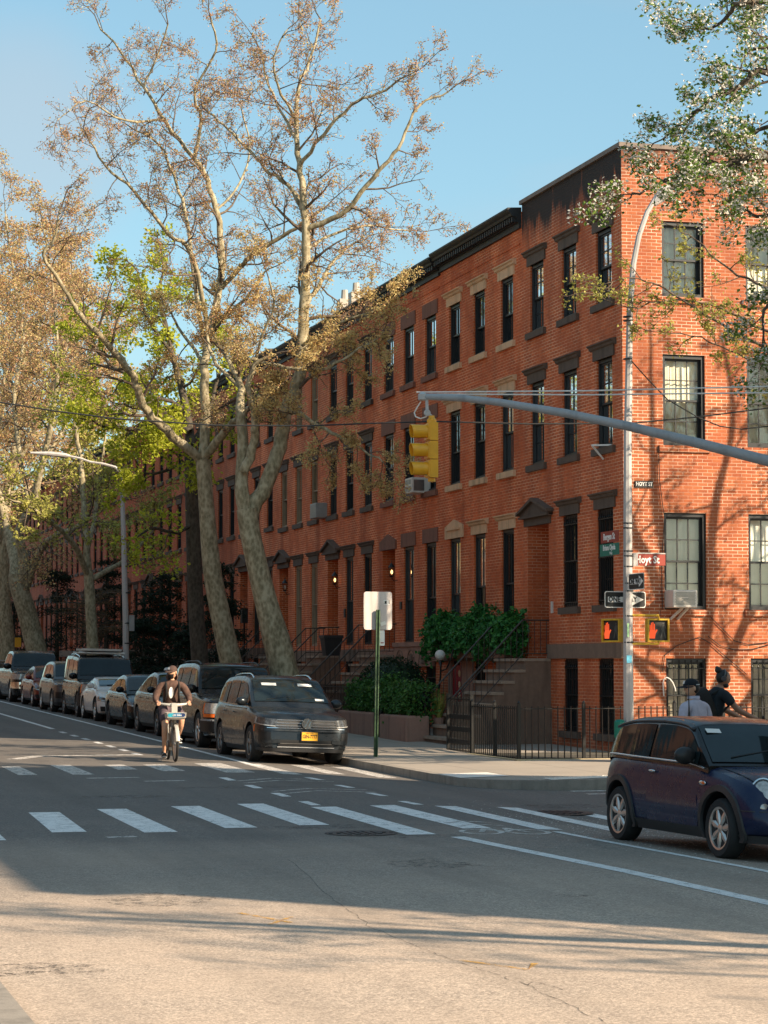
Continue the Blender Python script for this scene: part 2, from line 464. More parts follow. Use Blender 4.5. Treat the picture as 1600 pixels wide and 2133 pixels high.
def asphalt():
    t = NT('asphalt'); p = t.pos()
    g = t.noise(p, 46, 4, .85); g2 = t.noise(p, 14, 5, .75); b = t.noise(p, .35, 5, .6)
    mp = t.n('ShaderNodeMapping'); mp.inputs['Scale'].default_value = (1.6, .12, 1); t.l(p, mp.inputs[0])
    tr = t.noise(mp.outputs[0], .9, 4, .6)
    c = t.ramp(g, [(.36, (.030,.026,.023)), (.5, (.13,.112,.098)), (.64, (.34,.295,.255))])
    c = t.mix(.4, c, t.ramp(g2, [(.36, (.065,.056,.049)), (.64, (.22,.188,.16))]))
    c = t.mix(t.ramp(b, [(.38, (0,0,0)), (.68, (.5,.5,.5))]), c, (.185,.15,.122))
    c = t.mix(t.ramp(tr, [(.45, (0,0,0)), (.7, (.45,.45,.45))]), c, (.08,.068,.058))
    sy = t.n('ShaderNodeSeparateXYZ'); t.l(p, sy.inputs[0])        # near stretch painted paler and warmer: sunlight put into the colour
    sunlit_near = t.n('ShaderNodeMapRange'); sunlit_near.inputs['From Min'].default_value = -14; sunlit_near.inputs['From Max'].default_value = -27
    t.l(t.math('ADD', sy.outputs['Y'], t.math('MULTIPLY', t.math('SUBTRACT', t.noise(p, .4, 4), .5), 8)), sunlit_near.inputs['Value'])
    c = t.mix(sunlit_near.outputs[0], c, t.mix(1, c, (3.1,2.8,2.5), 'MULTIPLY'))
    v = t.n('ShaderNodeTexVoronoi', feature='DISTANCE_TO_EDGE'); v.inputs['Scale'].default_value = .14
    wv = t.n('ShaderNodeVectorMath', operation='ADD'); t.l(p, wv.inputs[0])
    nz = t.n('ShaderNodeTexNoise'); nz.inputs['Scale'].default_value = .9; nz.inputs['Detail'].default_value = 5; t.l(p, nz.inputs['Vector'])
    t.l(nz.outputs['Color'], wv.inputs[1]); t.l(wv.outputs[0], v.inputs['Vector'])
    crack = t.math('MULTIPLY', t.math('LESS_THAN', v.outputs['Distance'], .0011), t.math('GREATER_THAN', t.noise(p, .25, 2), .5))
    c = t.mix(t.math('MULTIPLY', crack, .12), c, (.03,.026,.024))
    return t.done(t.bsdf(c, .85, bump=t.math('ADD', g, g2), bstr=.5, bdist=.006))
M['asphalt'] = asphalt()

def worn_paint(name, col, wear):
    t = NT(name); p = t.pos()
    w = t.math('ADD', t.math('MULTIPLY', t.noise(p, 9, 6, .8), .6), t.math('MULTIPLY', t.noise(p, 60, 3, .8), .4))
    c = t.ramp(t.noise(p, 4, 4), [(.3, tuple(q*.85 for q in col)), (.7, col)])
    b = t.bsdf(c, .75)
    tr = t.n('ShaderNodeBsdfTransparent')
    mx = t.n('ShaderNodeMixShader'); t.l(t.ramp(w, [(wear-.05, (0,0,0)), (wear+.06, (1,1,1))]), mx.inputs[0])
    t.l(tr.outputs[0], mx.inputs[1]); t.l(b.outputs[0], mx.inputs[2])
    return t.done(mx)
M['roadpaint'] = worn_paint('white_road_paint', (.86,.82,.77), .42)
M['roadpaint_old'] = worn_paint('faded_road_paint', (.74,.67,.60), .47)
M['roadpaint_orange'] = worn_paint('orange_survey_paint', (.8,.42,.08), .5)

def concrete(name, col, joint=1.5):
    t = NT(name); p = t.pos()
    g = t.noise(p, 110, 3, .8); b = t.noise(p, .8, 6, .65)
    c = t.ramp(b, [(.3, tuple(q*.75 for q in col)), (.7, col)])
    c = t.mix(.4, c, t.ramp(g, [(.3, tuple(q*.65 for q in col)), (.7, tuple(min(1, q*1.2) for q in col))]))
    br = t.n('ShaderNodeTexBrick'); br.offset = 0; br.inputs['Scale'].default_value = 1
    br.inputs['Brick Width'].default_value = joint; br.inputs['Row Height'].default_value = joint; br.inputs['Mortar Size'].default_value = .012
    br.inputs['Color1'].default_value = (0,0,0,1); br.inputs['Color2'].default_value = (1,1,1,1); t.l(p, br.inputs['Vector'])
    c = t.mix(t.math('MULTIPLY', br.outputs['Fac'], .7), c, tuple(q*.35 for q in col))
    return t.done(t.bsdf(c, .88, bump=g, bstr=.3, bdist=.004))
M['walk'] = concrete('sidewalk_concrete', (.40,.335,.27))
M['kerb'] = stone_mat('kerb_stone', (.30,.255,.21), .3, 5)
M['ramp'] = plain('pale_ramp_pad', (.78,.70,.62), .8, 0, .08, 30)
M['dirt'] = stone_mat('areaway_paving', (.10,.085,.06), .3, 4)
M['areacoping'] = stone_mat('pale_areaway_kerb', (.50,.40,.24), .2, 6)

# ------------------------------------------------------------------ the setting
def frange(a, b, st):
    n = max(1, int(round((b-a)/st))); return [a + (b-a)*i/n for i in range(n+1)]

def build_ground():
    xs = [-900, -300, -100, -40, -20] + frange(-16, -5, .55) + [-2, 5, 20, 60, 200, 900]
    ys = [-900, -300, -120, -60, -30] + frange(-20, 0, 1) + frange(3, 130, 6) + [160, 300, 1200]
    mb = MB()
    vs = [(x, y, road_z(x, y) if x > -40 else zg(y)) for y in ys for x in xs]
    n = len(xs)
    fs = [(j*n+i, j*n+i+1, (j+1)*n+i+1, (j+1)*n+i) for j in range(len(ys)-1) for i in range(n-1)]
    mb.add(vs, fs)
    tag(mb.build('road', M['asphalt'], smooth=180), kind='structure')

def corner_edge(y, yc, sgn, xk, r):
    """kerb x at y for a rounded street corner whose cross-street kerb is at yc"""
    d = (y - yc) * sgn
    if d >= r: return xk
    d = max(0, d)
    return xk + r - math.sqrt(max(0, r*r - (r-d)**2))

def build_walk(name_w, name_k, ys, edge, zf, xin, side=1):
    top = MB(); kb = MB()
    rows = []
    for y in ys:
        e = edge(y)
        rows.append((y, e))
    kw = .17
    for (y0, e0), (y1, e1) in zip(rows[:-1], rows[1:]):
        def P(x, y, dz=0): return (x, y, zf(x, y) + dz)
        a0, a1 = e0 + kw*side, e1 + kw*side
        kb.quad(P(e0,y0,.004), P(a0,y0,.004), P(a1,y1,.004), P(e1,y1,.004))
        kb.quad(P(e0,y0,-.3), P(e0,y0,.004), P(e1,y1,.004), P(e1,y1,-.3))
        cols0 = [a0] + [x for x in xin if (x-a0)*side > .05]; cols1 = [a1] + [x for x in xin if (x-a1)*side > .05]
        k = min(len(cols0), len(cols1)); cols0 = cols0[:1] + cols0[len(cols0)-k+1:]; cols1 = cols1[:1] + cols1[len(cols1)-k+1:]
        for i in range(k-1):
            top.quad(P(cols0[i],y0), P(cols0[i+1],y0), P(cols1[i+1],y1), P(cols1[i],y1))
    y, e = rows[0]
    kb.quad((e, y, zf(e, y)-.3), (e, y, zf(e, y)+.004), (xin[-1], y, zf(xin[-1], y)+.004), (xin[-1], y, zf(xin[-1], y)-.3))
    kb.quad((e, y, zf(e, y)+.004), (xin[-1], y, zf(xin[-1], y)+.004), (xin[-1], y+kw, zf(xin[-1], y+kw)+.004), (e, y+kw, zf(e, y+kw)+.004))
    tag(top.build(name_w, M['walk'], fix=False), kind='structure')
    tag(kb.build(name_k, M['kerb'], fix=False), kind='structure')

build_ground()
YK = -8.0
ysA = [YK + 2*(1-math.cos(PI/2*i/10)) for i in range(11)] + frange(-5.2, 0, .8) + frange(3, 132, 3)
build_walk('sidewalk', 'kerb', ysA, lambda y: corner_edge(y, YK, 1, -5.5, 2.0), walk_z, [-3.4, -2.4, -1, .2, 12, 60])
ysB = [-80, -50, -30, -22] + frange(-20, -15, 1) + [-13 - 2*(1-math.cos(PI/2*i/8)) for i in range(8, -1, -1)]
zB = lambda x, y: zg(y) + .03
build_walk('near_sidewalk', 'near_kerb', ysB, lambda y: corner_edge(y, -13, -1, -4.7, 2.0), zB, [-2, 0, 8, 60])
zC = lambda x, y: zg(y) + .12
build_walk('west_sidewalk', 'west_kerb', [-80, -50, -30, -28, -26, -22, -16], lambda y: -15.33 if y < -26.5 else -15.33 - max(0, (y+26.5))*.03, zC, [-16, -18.6], -1)
build_walk('far_west_sidewalk', 'far_west_kerb', [-6] + frange(0, 132, 6), lambda y: -15.15, zC, [-16, -18.6], -1)

def strip(mb, pts, w, dz=.004, mi=0):
    """painted line along a ground polyline"""
    P = []; pts = [resurvey(*q) for q in pts]
    for (x0, y0), (x1, y1) in zip(pts[:-1], pts[1:]):
        n = max(1, int(math.hypot(x1-x0, y1-y0)/1.0))
        P += [(x0+(x1-x0)*i/n, y0+(y1-y0)*i/n) for i in range(n)]
    P.append(pts[-1])
    L = []; Rr = []
    for i, (x, y) in enumerate(P):
        a = P[max(0, i-1)]; b = P[min(len(P)-1, i+1)]
        d = Vector((b[0]-a[0], b[1]-a[1])).normalized()
        nx, ny = -d.y*w/2, d.x*w/2
        L.append((x+nx, y+ny)); Rr.append((x-nx, y-ny))
    z = lambda q: (q[0], q[1], road_z(*q) + dz)
    for i in range(len(P)-1):
        mb.quad(z(L[i]), z(Rr[i]), z(Rr[i+1]), z(L[i+1]), mi)

def build_markings():
    near = MB()
    for x0, x1, yt, yb, sk in [(-14.15,-13.75,-11.8,-15.2,.05), (-13.03,-12.63,-11.1,-14.28,.1), (-12.05,-11.66,-10.72,-14.55,0), (-10.97,-10.58,-10.43,-14.15,0),
                           (-9.98,-9.61,-10.2,-13.97,0), (-9.1,-8.75,-11.0,-15.6,-.05), (-8.22,-7.87,-10.9,-14.9,-.1), (-7.38,-7.06,-11.25,-15.3,-.1),
                           (-6.61,-6.3,-11.7,-15.8,-.1), (-5.95,-5.68,-12.5,-15.6,-.1)]:
        c = (x0+x1)/2
        strip(near, [(c, yt), (c-sk, yb)], abs(x1-x0))
    tag(near.build('near_crosswalk', M['roadpaint']), kind='structure')
    far = MB()
    for x0, x1, yt, yb in [(-13.2,-12.85,-.1,-2.8), (-12.2,-11.88,-.1,-2.8), (-11.28,-10.92,.1,-2.9), (-10.3,-9.95,0,-1.6), (-9.6,-9.2,-.1,-2.2), (-8.6,-8.1,.1,-2.9),
                           (-7.75,-7.42,-.2,-3.6), (-7.0,-6.65,-.9,-3.7), (-6.4,-6.08,-1.6,-4.9)]:
        strip(far, [((x0+x1)/2, yt), ((x0+x1)/2, yb)], abs(x1-x0))
    tag(far.build('far_crosswalk', M['roadpaint_old']), kind='structure')
    ln = MB()
    strip(ln, [(-8.55,-16.0), (-8.2,-20.5), (-8.1,-26), (-8.1,-50)], .17)
    strip(ln, [(-7.15,-15.6), (-6.85,-20.5), (-6.8,-28), (-6.8,-50)], .12)
    strip(ln, [(-7.6, -1.2), (-7.55,10), (-7.45,44), (-7.45,120)], .13)
    strip(ln, [(-9.0,17), (-9.0,30), (-9.0,120)], .13)
    for y in (15.2, 13.2, 11.3, 9.4, 7.6, 5.9, 4.2): strip(ln, [(-9.05, y), (-9.05, y-.85)], .13)
    for y in (-4.2, -6.2, -8.1, -9.9): 
        strip(ln, [(-8.95, y), (-8.95, y-.8)], .14); strip(ln, [(-7.55, y-.3), (-7.5, y-1.0)], .14)
    tag(ln.build('lane_lines', M['roadpaint']), kind='structure')
    st = MB()
    strip(st, [(-11.7,2.3), (-11.1,3.4), (-9.1,3.5)], .3)
    for y in (-4.6, -7.2):        # flat double chevrons in the bike crossing
        for k in (0, .55):
            strip(st, [(-8.9, y-k-.55), (-8.2, y-k), (-7.4, y-k-.55)], .09)
    for y in (-8.15, -8.75, -9.4): strip(st, [(-4.4, y), (-2.0, y)], .22)
    for x, y, w in ((-11.2,-3.9,.9), (-10.4,-4.9,.7), (-12.6,-15.1,.35), (-13.4,-4.4,.5)): strip(st, [(x, y), (x+w, y+.05)], .16)
    tag(st.build('faded_markings', M['roadpaint_old']), kind='structure')
    bk = MB()                     # worn bicycle stencil in the near lane
    for cx, cy in ((-8.05,-15.4), (-7.5,-15.55)):
        strip(bk, [(cx + .24*math.cos(a*PI/6), cy + .34*math.sin(a*PI/6)) for a in range(13)], .07)
    strip(bk, [(-8.05,-15.4), (-7.85,-14.9), (-7.6,-14.95), (-7.5,-15.55)], .07); strip(bk, [(-7.85,-14.9), (-7.75,-15.5), (-7.6,-14.95)], .07)
    for k in (0, .5): strip(bk, [(-8.1,-14.6+k), (-7.8,-14.3+k), (-7.5,-14.6+k)], .09)
    tag(bk.build('bicycle_stencil', M['roadpaint_old']), kind='structure')
    om = MB()
    strip(om, [(-12.75,-23.2), (-12.5,-24.0)], .05); strip(om, [(-12.7,-24.1), (-12.4,-23.6)], .04); strip(om, [(-11.9,-26.6), (-11.6,-27.2), (-11.45,-26.9)], .05)
    tag(om.build('survey_marks', M['roadpaint_orange']), kind='structure')
    pd = MB()                     # pale kerb ramp pads
    for (x0, x1, y0, y1) in ((-5.45,-4.6,-6.4,-5.2), (-4.35,-3.2,-7.75,-7.25)):
        pd.quad(*[(x, y, walk_z(x, y)+.008) for x, y in ((x0,y0),(x1,y0),(x1,y1),(x0,y1))])
    for i in range(14):
        for j in range(5):
            x, y = -4.3+i*.082, -7.68+j*.09
            pd.box(x-.02, x+.02, y-.02, y+.02, walk_z(x, y)+.006, walk_z(x, y)+.016)
    tag(pd.build('kerb_ramp', M['ramp']), kind='structure')
build_markings()

def street_px(px, py):
    r = ray(px, py); k = 20
    for _ in range(60): k = (road_z(CAM[0]+k*r[0], CAM[1]+k*r[1]) - CAM[2]) / r[2]
    return (CAM[0]+k*r[0], CAM[1]+k*r[1])

def patch(mb, c, a, b, rng_, dz=.003):
    n = 22; P = []
    for i in range(n):
        t = 2*PI*i/n; s = rng_.uniform(.7, 1.1); P.append((c[0]+a*s*math.cos(t), c[1]+b*s*math.sin(t)))
    mb.add([(x, y, road_z(x, y)+dz) for x, y in P], [tuple(range(n))])
rs = random.Random(5)
M['tar'] = worn_paint('dark_tar', (.10,.088,.076), .49)
sm = MB()
raw = lambda seq: [street_px(*q) for q in seq]
def strip_raw(mb, seq, w):
    P = raw(seq); out = []
    for p, q in zip(P[:-1], P[1:]):
        for i in range(8): t = i/8; out.append((p[0]+(q[0]-p[0])*t+rs.gauss(0,.012), p[1]+(q[1]-p[1])*t+rs.gauss(0,.03)))
    out.append(P[-1])
    for p, q in zip(out[:-1], out[1:]):
        d = Vector((q[0]-p[0], q[1]-p[1])).normalized()*w/2; w_ = (-d.y, d.x); z = lambda x, y: (x, y, road_z(x, y)+.003)
        mb.quad(z(p[0]+w_[0], p[1]+w_[1]), z(p[0]-w_[0], p[1]-w_[1]), z(q[0]-w_[0], q[1]-w_[1]), z(q[0]+w_[0], q[1]+w_[1]))
strip_raw(sm, [(600,1790),(690,1870),(770,1930),(900,1985),(1000,2020),(1090,2050),(1180,2090),(1262,2133)], .007)
strip_raw(sm, [(1090,2050),(1130,2048),(1170,2062)], .006)
strip_raw(sm, [(150,1700),(420,1705),(700,1712),(980,1722),(1180,1735)], .02)
tag(sm.build('tar_seam', M['tar']), kind='structure')
ps = MB()
for (x, y, a, b) in ((1195,1866,.22,.12), (20,2020,.55,.3), (110,2026,.5,.12), (330,1875,.5,.6), (700,1722,.9,.35), (870,1742,.7,.3), (1180,1680,.75,.5), (500,1640,1.1,.4), (250,1660,.8,.4), (900,1800,.5,.6)):
    patch(ps, street_px(x, y), a, b, rs)
tag(ps.build('asphalt_stains', worn_paint('asphalt_stain', (.085,.075,.066), .56)), kind='structure')

def manhole(x, y, r, label):
    mb = MB(); z = road_z(x, y)
    mb.lathe([(r+.12, .002), (r+.12, .006), (r, .007), (r-.02, .004), (.001, .004)], (x, y, z), n=28)
    o = empty('manhole_cover', (x, y, z)); tag(o, label, 'manhole cover')
    mb.build('frame', M['iron_worn'], o)
    lid = MB()
    for i in range(-4, 5):
        h = math.sqrt(max(0, (r-.05)**2 - (i*.09)**2)); lid.box(x+i*.09-.025, x+i*.09+.025, y-h, y+h, z+.004, z+.012)
    lid.build('lid', M['blacktrim'], o)
manhole(-6.2, -12.9, .42, 'round iron manhole cover in the road left of the blue hatchback')
manhole(-9.9, -16.6, .30, 'small dark manhole cover between crosswalk stripes in mid road')

# ------------------------------------------------------------------ houses
FB = lambda a, d, z: (d, a, z)           # street front: plane X = 0, depth runs +X
FH = lambda a, d, z: (a, d, z)           # side street: plane Y = 0, depth runs +Y

def fbox(mb, fn, a0, a1, d0, d1, z0, z1, mi=0):
    p, q = fn(a0, d0, z0), fn(a1, d1, z1)
    mb.box(p[0], q[0], p[1], q[1], p[2], q[2], mi)

def wall_with_holes(mb, fn, a0, a1, z0, z1, holes, rev=.16, mi=0):
    az = sorted(set([a0, a1] + [h[0] for h in holes] + [h[1] for h in holes]))
    zs = sorted(set([z0, z1] + [h[2] for h in holes] + [h[3] for h in holes]))
    for i in range(len(az)-1):
        for j in range(len(zs)-1):
            ca, cz = (az[i]+az[i+1])/2, (zs[j]+zs[j+1])/2
            if any(h[0] < ca < h[1] and h[2] < cz < h[3] for h in holes): continue
            mb.quad(fn(az[i],0,zs[j]), fn(az[i+1],0,zs[j]), fn(az[i+1],0,zs[j+1]), fn(az[i],0,zs[j+1]), mi)
    for h in holes:
        r = h[4] if len(h) > 4 else rev
        a, b, c, d = h[:4]
        mb.quad(fn(a,0,c), fn(a,0,d), fn(a,r,d), fn(a,r,c), mi); mb.quad(fn(b,0,c), fn(b,0,d), fn(b,r,d), fn(b,r,c), mi)
        mb.quad(fn(a,0,d), fn(b,0,d), fn(b,r,d), fn(a,r,d), mi); mb.quad(fn(a,0,c), fn(b,0,c), fn(b,r,c), fn(a,r,c), mi)

def window(root, fn, a0, a1, z0, z1, wood='blackwood', grid=(2,2), blind=None, bars=False, glass='glass_dark', full=True, rev=.16, fr=.055, blind_f=1.0, split=.5):
    """double-hung sash window set in its opening: frame > pane, blind, security bars"""
    mb = MB(); t = fr
    d0, d1 = .045, rev
    fbox(mb, fn, a0+.002, a0+t, d0, d1, z0+.002, z1-.002); fbox(mb, fn, a1-t, a1-.002, d0, d1, z0+.002, z1-.002)
    fbox(mb, fn, a0+t, a1-t, d0, d1, z1-t*1.3, z1-.002); fbox(mb, fn, a0+t, a1-t, d0, d1, z0+.002, z0+t*1.2)
    zm = z0 + (z1-z0)*split
    ia0, ia1 = a0+t, a1-t
    s = .04
    for (zb, zt, dd) in ((zm-.02, z1-t*1.3, d1-.055), (z0+t*1.2, zm+.02, d1-.012)):
        fbox(mb, fn, ia0, ia0+s, dd-.025, dd, zb, zt); fbox(mb, fn, ia1-s, ia1, dd-.025, dd, zb, zt)
        fbox(mb, fn, ia0+s, ia1-s, dd-.025, dd, zt-s, zt); fbox(mb, fn, ia0+s, ia1-s, dd-.025, dd, zb, zb+s)
        if full and grid:
            for i in range(1, grid[0]):
                a = ia0+s + (ia1-ia0-2*s)*i/grid[0]; fbox(mb, fn, a-.011, a+.011, dd-.022, dd-.004, zb+s, zt-s)
            for j in range(1, grid[1]):
                z = zb+s + (zt-zb-2*s)*j/grid[1]; fbox(mb, fn, ia0+s, ia1-s, dd-.02, dd-.006, z-.011, z+.011)
    w = mb.build('window', M[wood], root)
    g = MB()
    for (zb, zt, dd) in ((zm-.02, z1-t*1.3, d1-.06), (z0+t*1.2, zm+.02, d1-.018)):
        g.quad(fn(ia0+s*.5, dd, zb+.01), fn(ia1-s*.5, dd, zb+.01), fn(ia1-s*.5, dd, zt-.01), fn(ia0+s*.5, dd, zt-.01))
    g.build('pane', M['glass_clear' if blind else glass], w)
    if blind:
        b = MB(); zb0 = z1 - (z1-z0)*blind_f; n = 24
        vs = []
        for i in range(n+1):
            a = a0 + (a1-a0)*i/n; dd = rev + .035 + .018*math.sin(i*1.7 + a0*9) * (1 if blind != 'shade' else .25)
            vs += [fn(a, dd, zb0), fn(a, dd, z1)]
        b.add(vs, [(2*i, 2*i+2, 2*i+3, 2*i+1) for i in range(n)])
        b.build('blind' if blind == 'shade' else 'curtain', M[blind], w, smooth=180)
        k = MB(); k.quad(fn(a0-.3, rev+.5, z0-.2), fn(a1+.3, rev+.5, z0-.2), fn(a1+.3, rev+.5, z1+.2), fn(a0-.3, rev+.5, z1+.2))
        k.build('dark_room', M['black'], w)
    if bars:
        r = MB(); n = int((a1-a0)/.125)
        for i in range(n+1):
            a = a0+.04 + (a1-a0-.08)*i/n
            r.tube([fn(a, .02, z0+.03), fn(a, .02, z1-.03)], .009, 5)
            r.tube([fn(a, .02, z1-.22), fn(a, .02, z1-.17), fn(a, .02, z1-.12)], [.008, .022, .004], 5)
        for z in (z0+.1, z0+(z1-z0)*.5, z1-.2): fbox(r, fn, a0+.01, a1-.01, .012, .03, z-.012, z+.012)
        r.build('security_bars', M['iron'], w)
    return w

def lintel(root, fn, a0, a1, z, style, mat, depth=.0):
    mb = MB(); w = .14
    if style == 'plain':
        fbox(mb, fn, a0-.18, a1+.18, -.03, .05, z, z+.36)
    elif style == 'cap':
        fbox(mb, fn, a0-w, a1+w, -.035, .05, z, z+.215)
        prof = [(-.035,.21), (-.075,.235), (-.085,.275), (-.13,.30), (-.13,.325), (-.03,.345), (.03,.345), (.03,.21)]
        mb.prism([(d, z+h) for d, h in prof], lambda d, a, zz: fn(a, d, zz), a0-w-.10, a1+w+.10)
    elif style == 'ped':
        c = (a0+a1)/2; h = (a1-a0)/2 + .2
        fbox(mb, fn, a0-.16, a1+.16, -.04, .05, z, z+.19)
        mb.prism([(c-h-.06, z+.19), (c+h+.06, z+.19), (c+h+.06, z+.26), (c, z+.52), (c-h-.06, z+.26)], fn, -.10, .03)
        mb.prism([(c-h-.12, z+.245), (c, z+.53), (c+h+.12, z+.245), (c+h+.12, z+.305), (c, z+.60), (c-h-.12, z+.305)], fn, -.18, .02)
        fbox(mb, fn, a0-.26, a1+.26, -.14, .02, z+.17, z+.215)
    elif style == 'point':
        c = (a0+a1)/2
        mb.prism([(a0-.16, z), (a1+.16, z), (a1+.16, z+.22), (c, z+.42), (a0-.16, z+.22)], fn, -.05, .05)
    elif style == 'pedflat':
        c = (a0+a1)/2
        mb.prism([(a0-.28, z), (a1+.28, z), (a1+.28, z+.30), (c, z+.46), (a0-.28, z+.30)], fn, -.04, .05)
        fbox(mb, fn, a0-.1, a1+.1, -.085, -.02, z+.2, z+.24); mb.prism([(a0-.1, z+.24), (a1+.1, z+.24), (c, z+.30)], fn, -.07, -.02)
    return mb.build('lintel', M[mat], root)

def sill(root, fn, a0, a1, z, mat, h=.14):
    mb = MB(); fbox(mb, fn, a0-.16, a1+.16, -.075, .12, z-h, z)
    return mb.build('sill', M[mat], root)

def stoop(root, yc, w, zl, zb, n=8, run=.245, land=.62):
    """brownstone steps rising to the parlour door"""
    st = MB(); tr = MB()
    h = (zl - zb)/n
    for i in range(n):
        x = -(land + run*(n-1-i)); z1 = zb + h*(i+1)
        st.box(x+.03, -.004 if i == n-1 else -(land + run*(n-2-i)) + .03, yc-w/2, yc+w/2, zb-.2, z1-.062)
        tr.box(x-.02, -.006 if i == n-1 else -(land + run*(n-2-i)) + .034, yc-w/2-.02, yc+w/2+.02, z1-.062, z1)
    o = st.build('stoop', M['brownstone'], root)
    tr.build('treads', M['tread'], o)
    x0, z0 = -(land+run*(n-1)) + .1, zb + h
    x1, z1 = -land, zl
    for s in (-1, 1):
        rl = MB(); y = yc + s*(w/2-.06)
        top = lambda x: z0 + .82 + (min(x, x1)-x0)*(z1-z0)/(x1-x0)
        rl.tube([(x0, y, top(x0)), (x1, y, top(x1)), (-.02, y, top(x1))], .02, 6)
        rl.tube([(x0, y, top(x0)-.72), (x1, y, top(x1)-.72), (-.02, y, top(x1)-.72)], .012, 5)
        k = 16
        for i in range(k+1):
            x = x0 + (-.08-x0)*i/k
            rl.tube([(x, y, top(x)-.72), (x, y, top(x))], .008, 4)
        rl.tube([(x0-.02, y, zb), (x0-.02, y, top(x0)+.06)], .025, 6)
        rl.build('railing', M['iron_worn'], root)

def lantern(root, x, y, z, lit=True):
    mb = MB()
    mb.tube([(0, y, z-.22), (x*.6, y, z-.24), (x, y, z-.15)], .012, 6)
    mb.lathe([(.03,-.14), (.05,-.12), (.06,-.1)], (x, y, z), n=8); mb.lathe([(.10,.12), (.05,.2), (.012,.24), (.01,.3)], (x, y, z), n=8)
    for k in range(6):
        a = k*PI/3; mb.tube([(x+.055*math.cos(a), y+.055*math.sin(a), z-.1), (x+.085*math.cos(a), y+.085*math.sin(a), z+.12)], .006, 4)
    o = mb.build('lantern', M['iron'], root)
    b = MB(); b.ball((x, y, z), (.035,.035,.06), 8, 6); b.build('bulb', M['bulb' if lit else 'plasticwhite'], o)

def cornice(root, y0, y1, zt, zb):
    mb = MB()
    prof = [(0, zb), (-.06, zb), (-.06, zb+.12), (-.11, zb+.13), (-.11, zb+.24), (-.24, zb+.27), (-.26, zb+.32), (-.30, zb+.36), (-.33, zt-.04), (-.33, zt), (0, zt+.02)]
    mb.prism(prof, lambda d, a, zz: (d, a, zz), y0, y1)
    n = int((y1-y0)/.16)
    for i in range(n):
        y = y0 + (y1-y0)*(i+.5)/n
        mb.box(-.21, -.105, y-.035, y+.035, zb+.14, zb+.255)
    mb.build('cornice', M['cornice'], root)

LV = {3: (9.2, 10.71), 2: (6.24, 8.06), 1: (3.05, 5.0)}
rngw = random.Random(11)

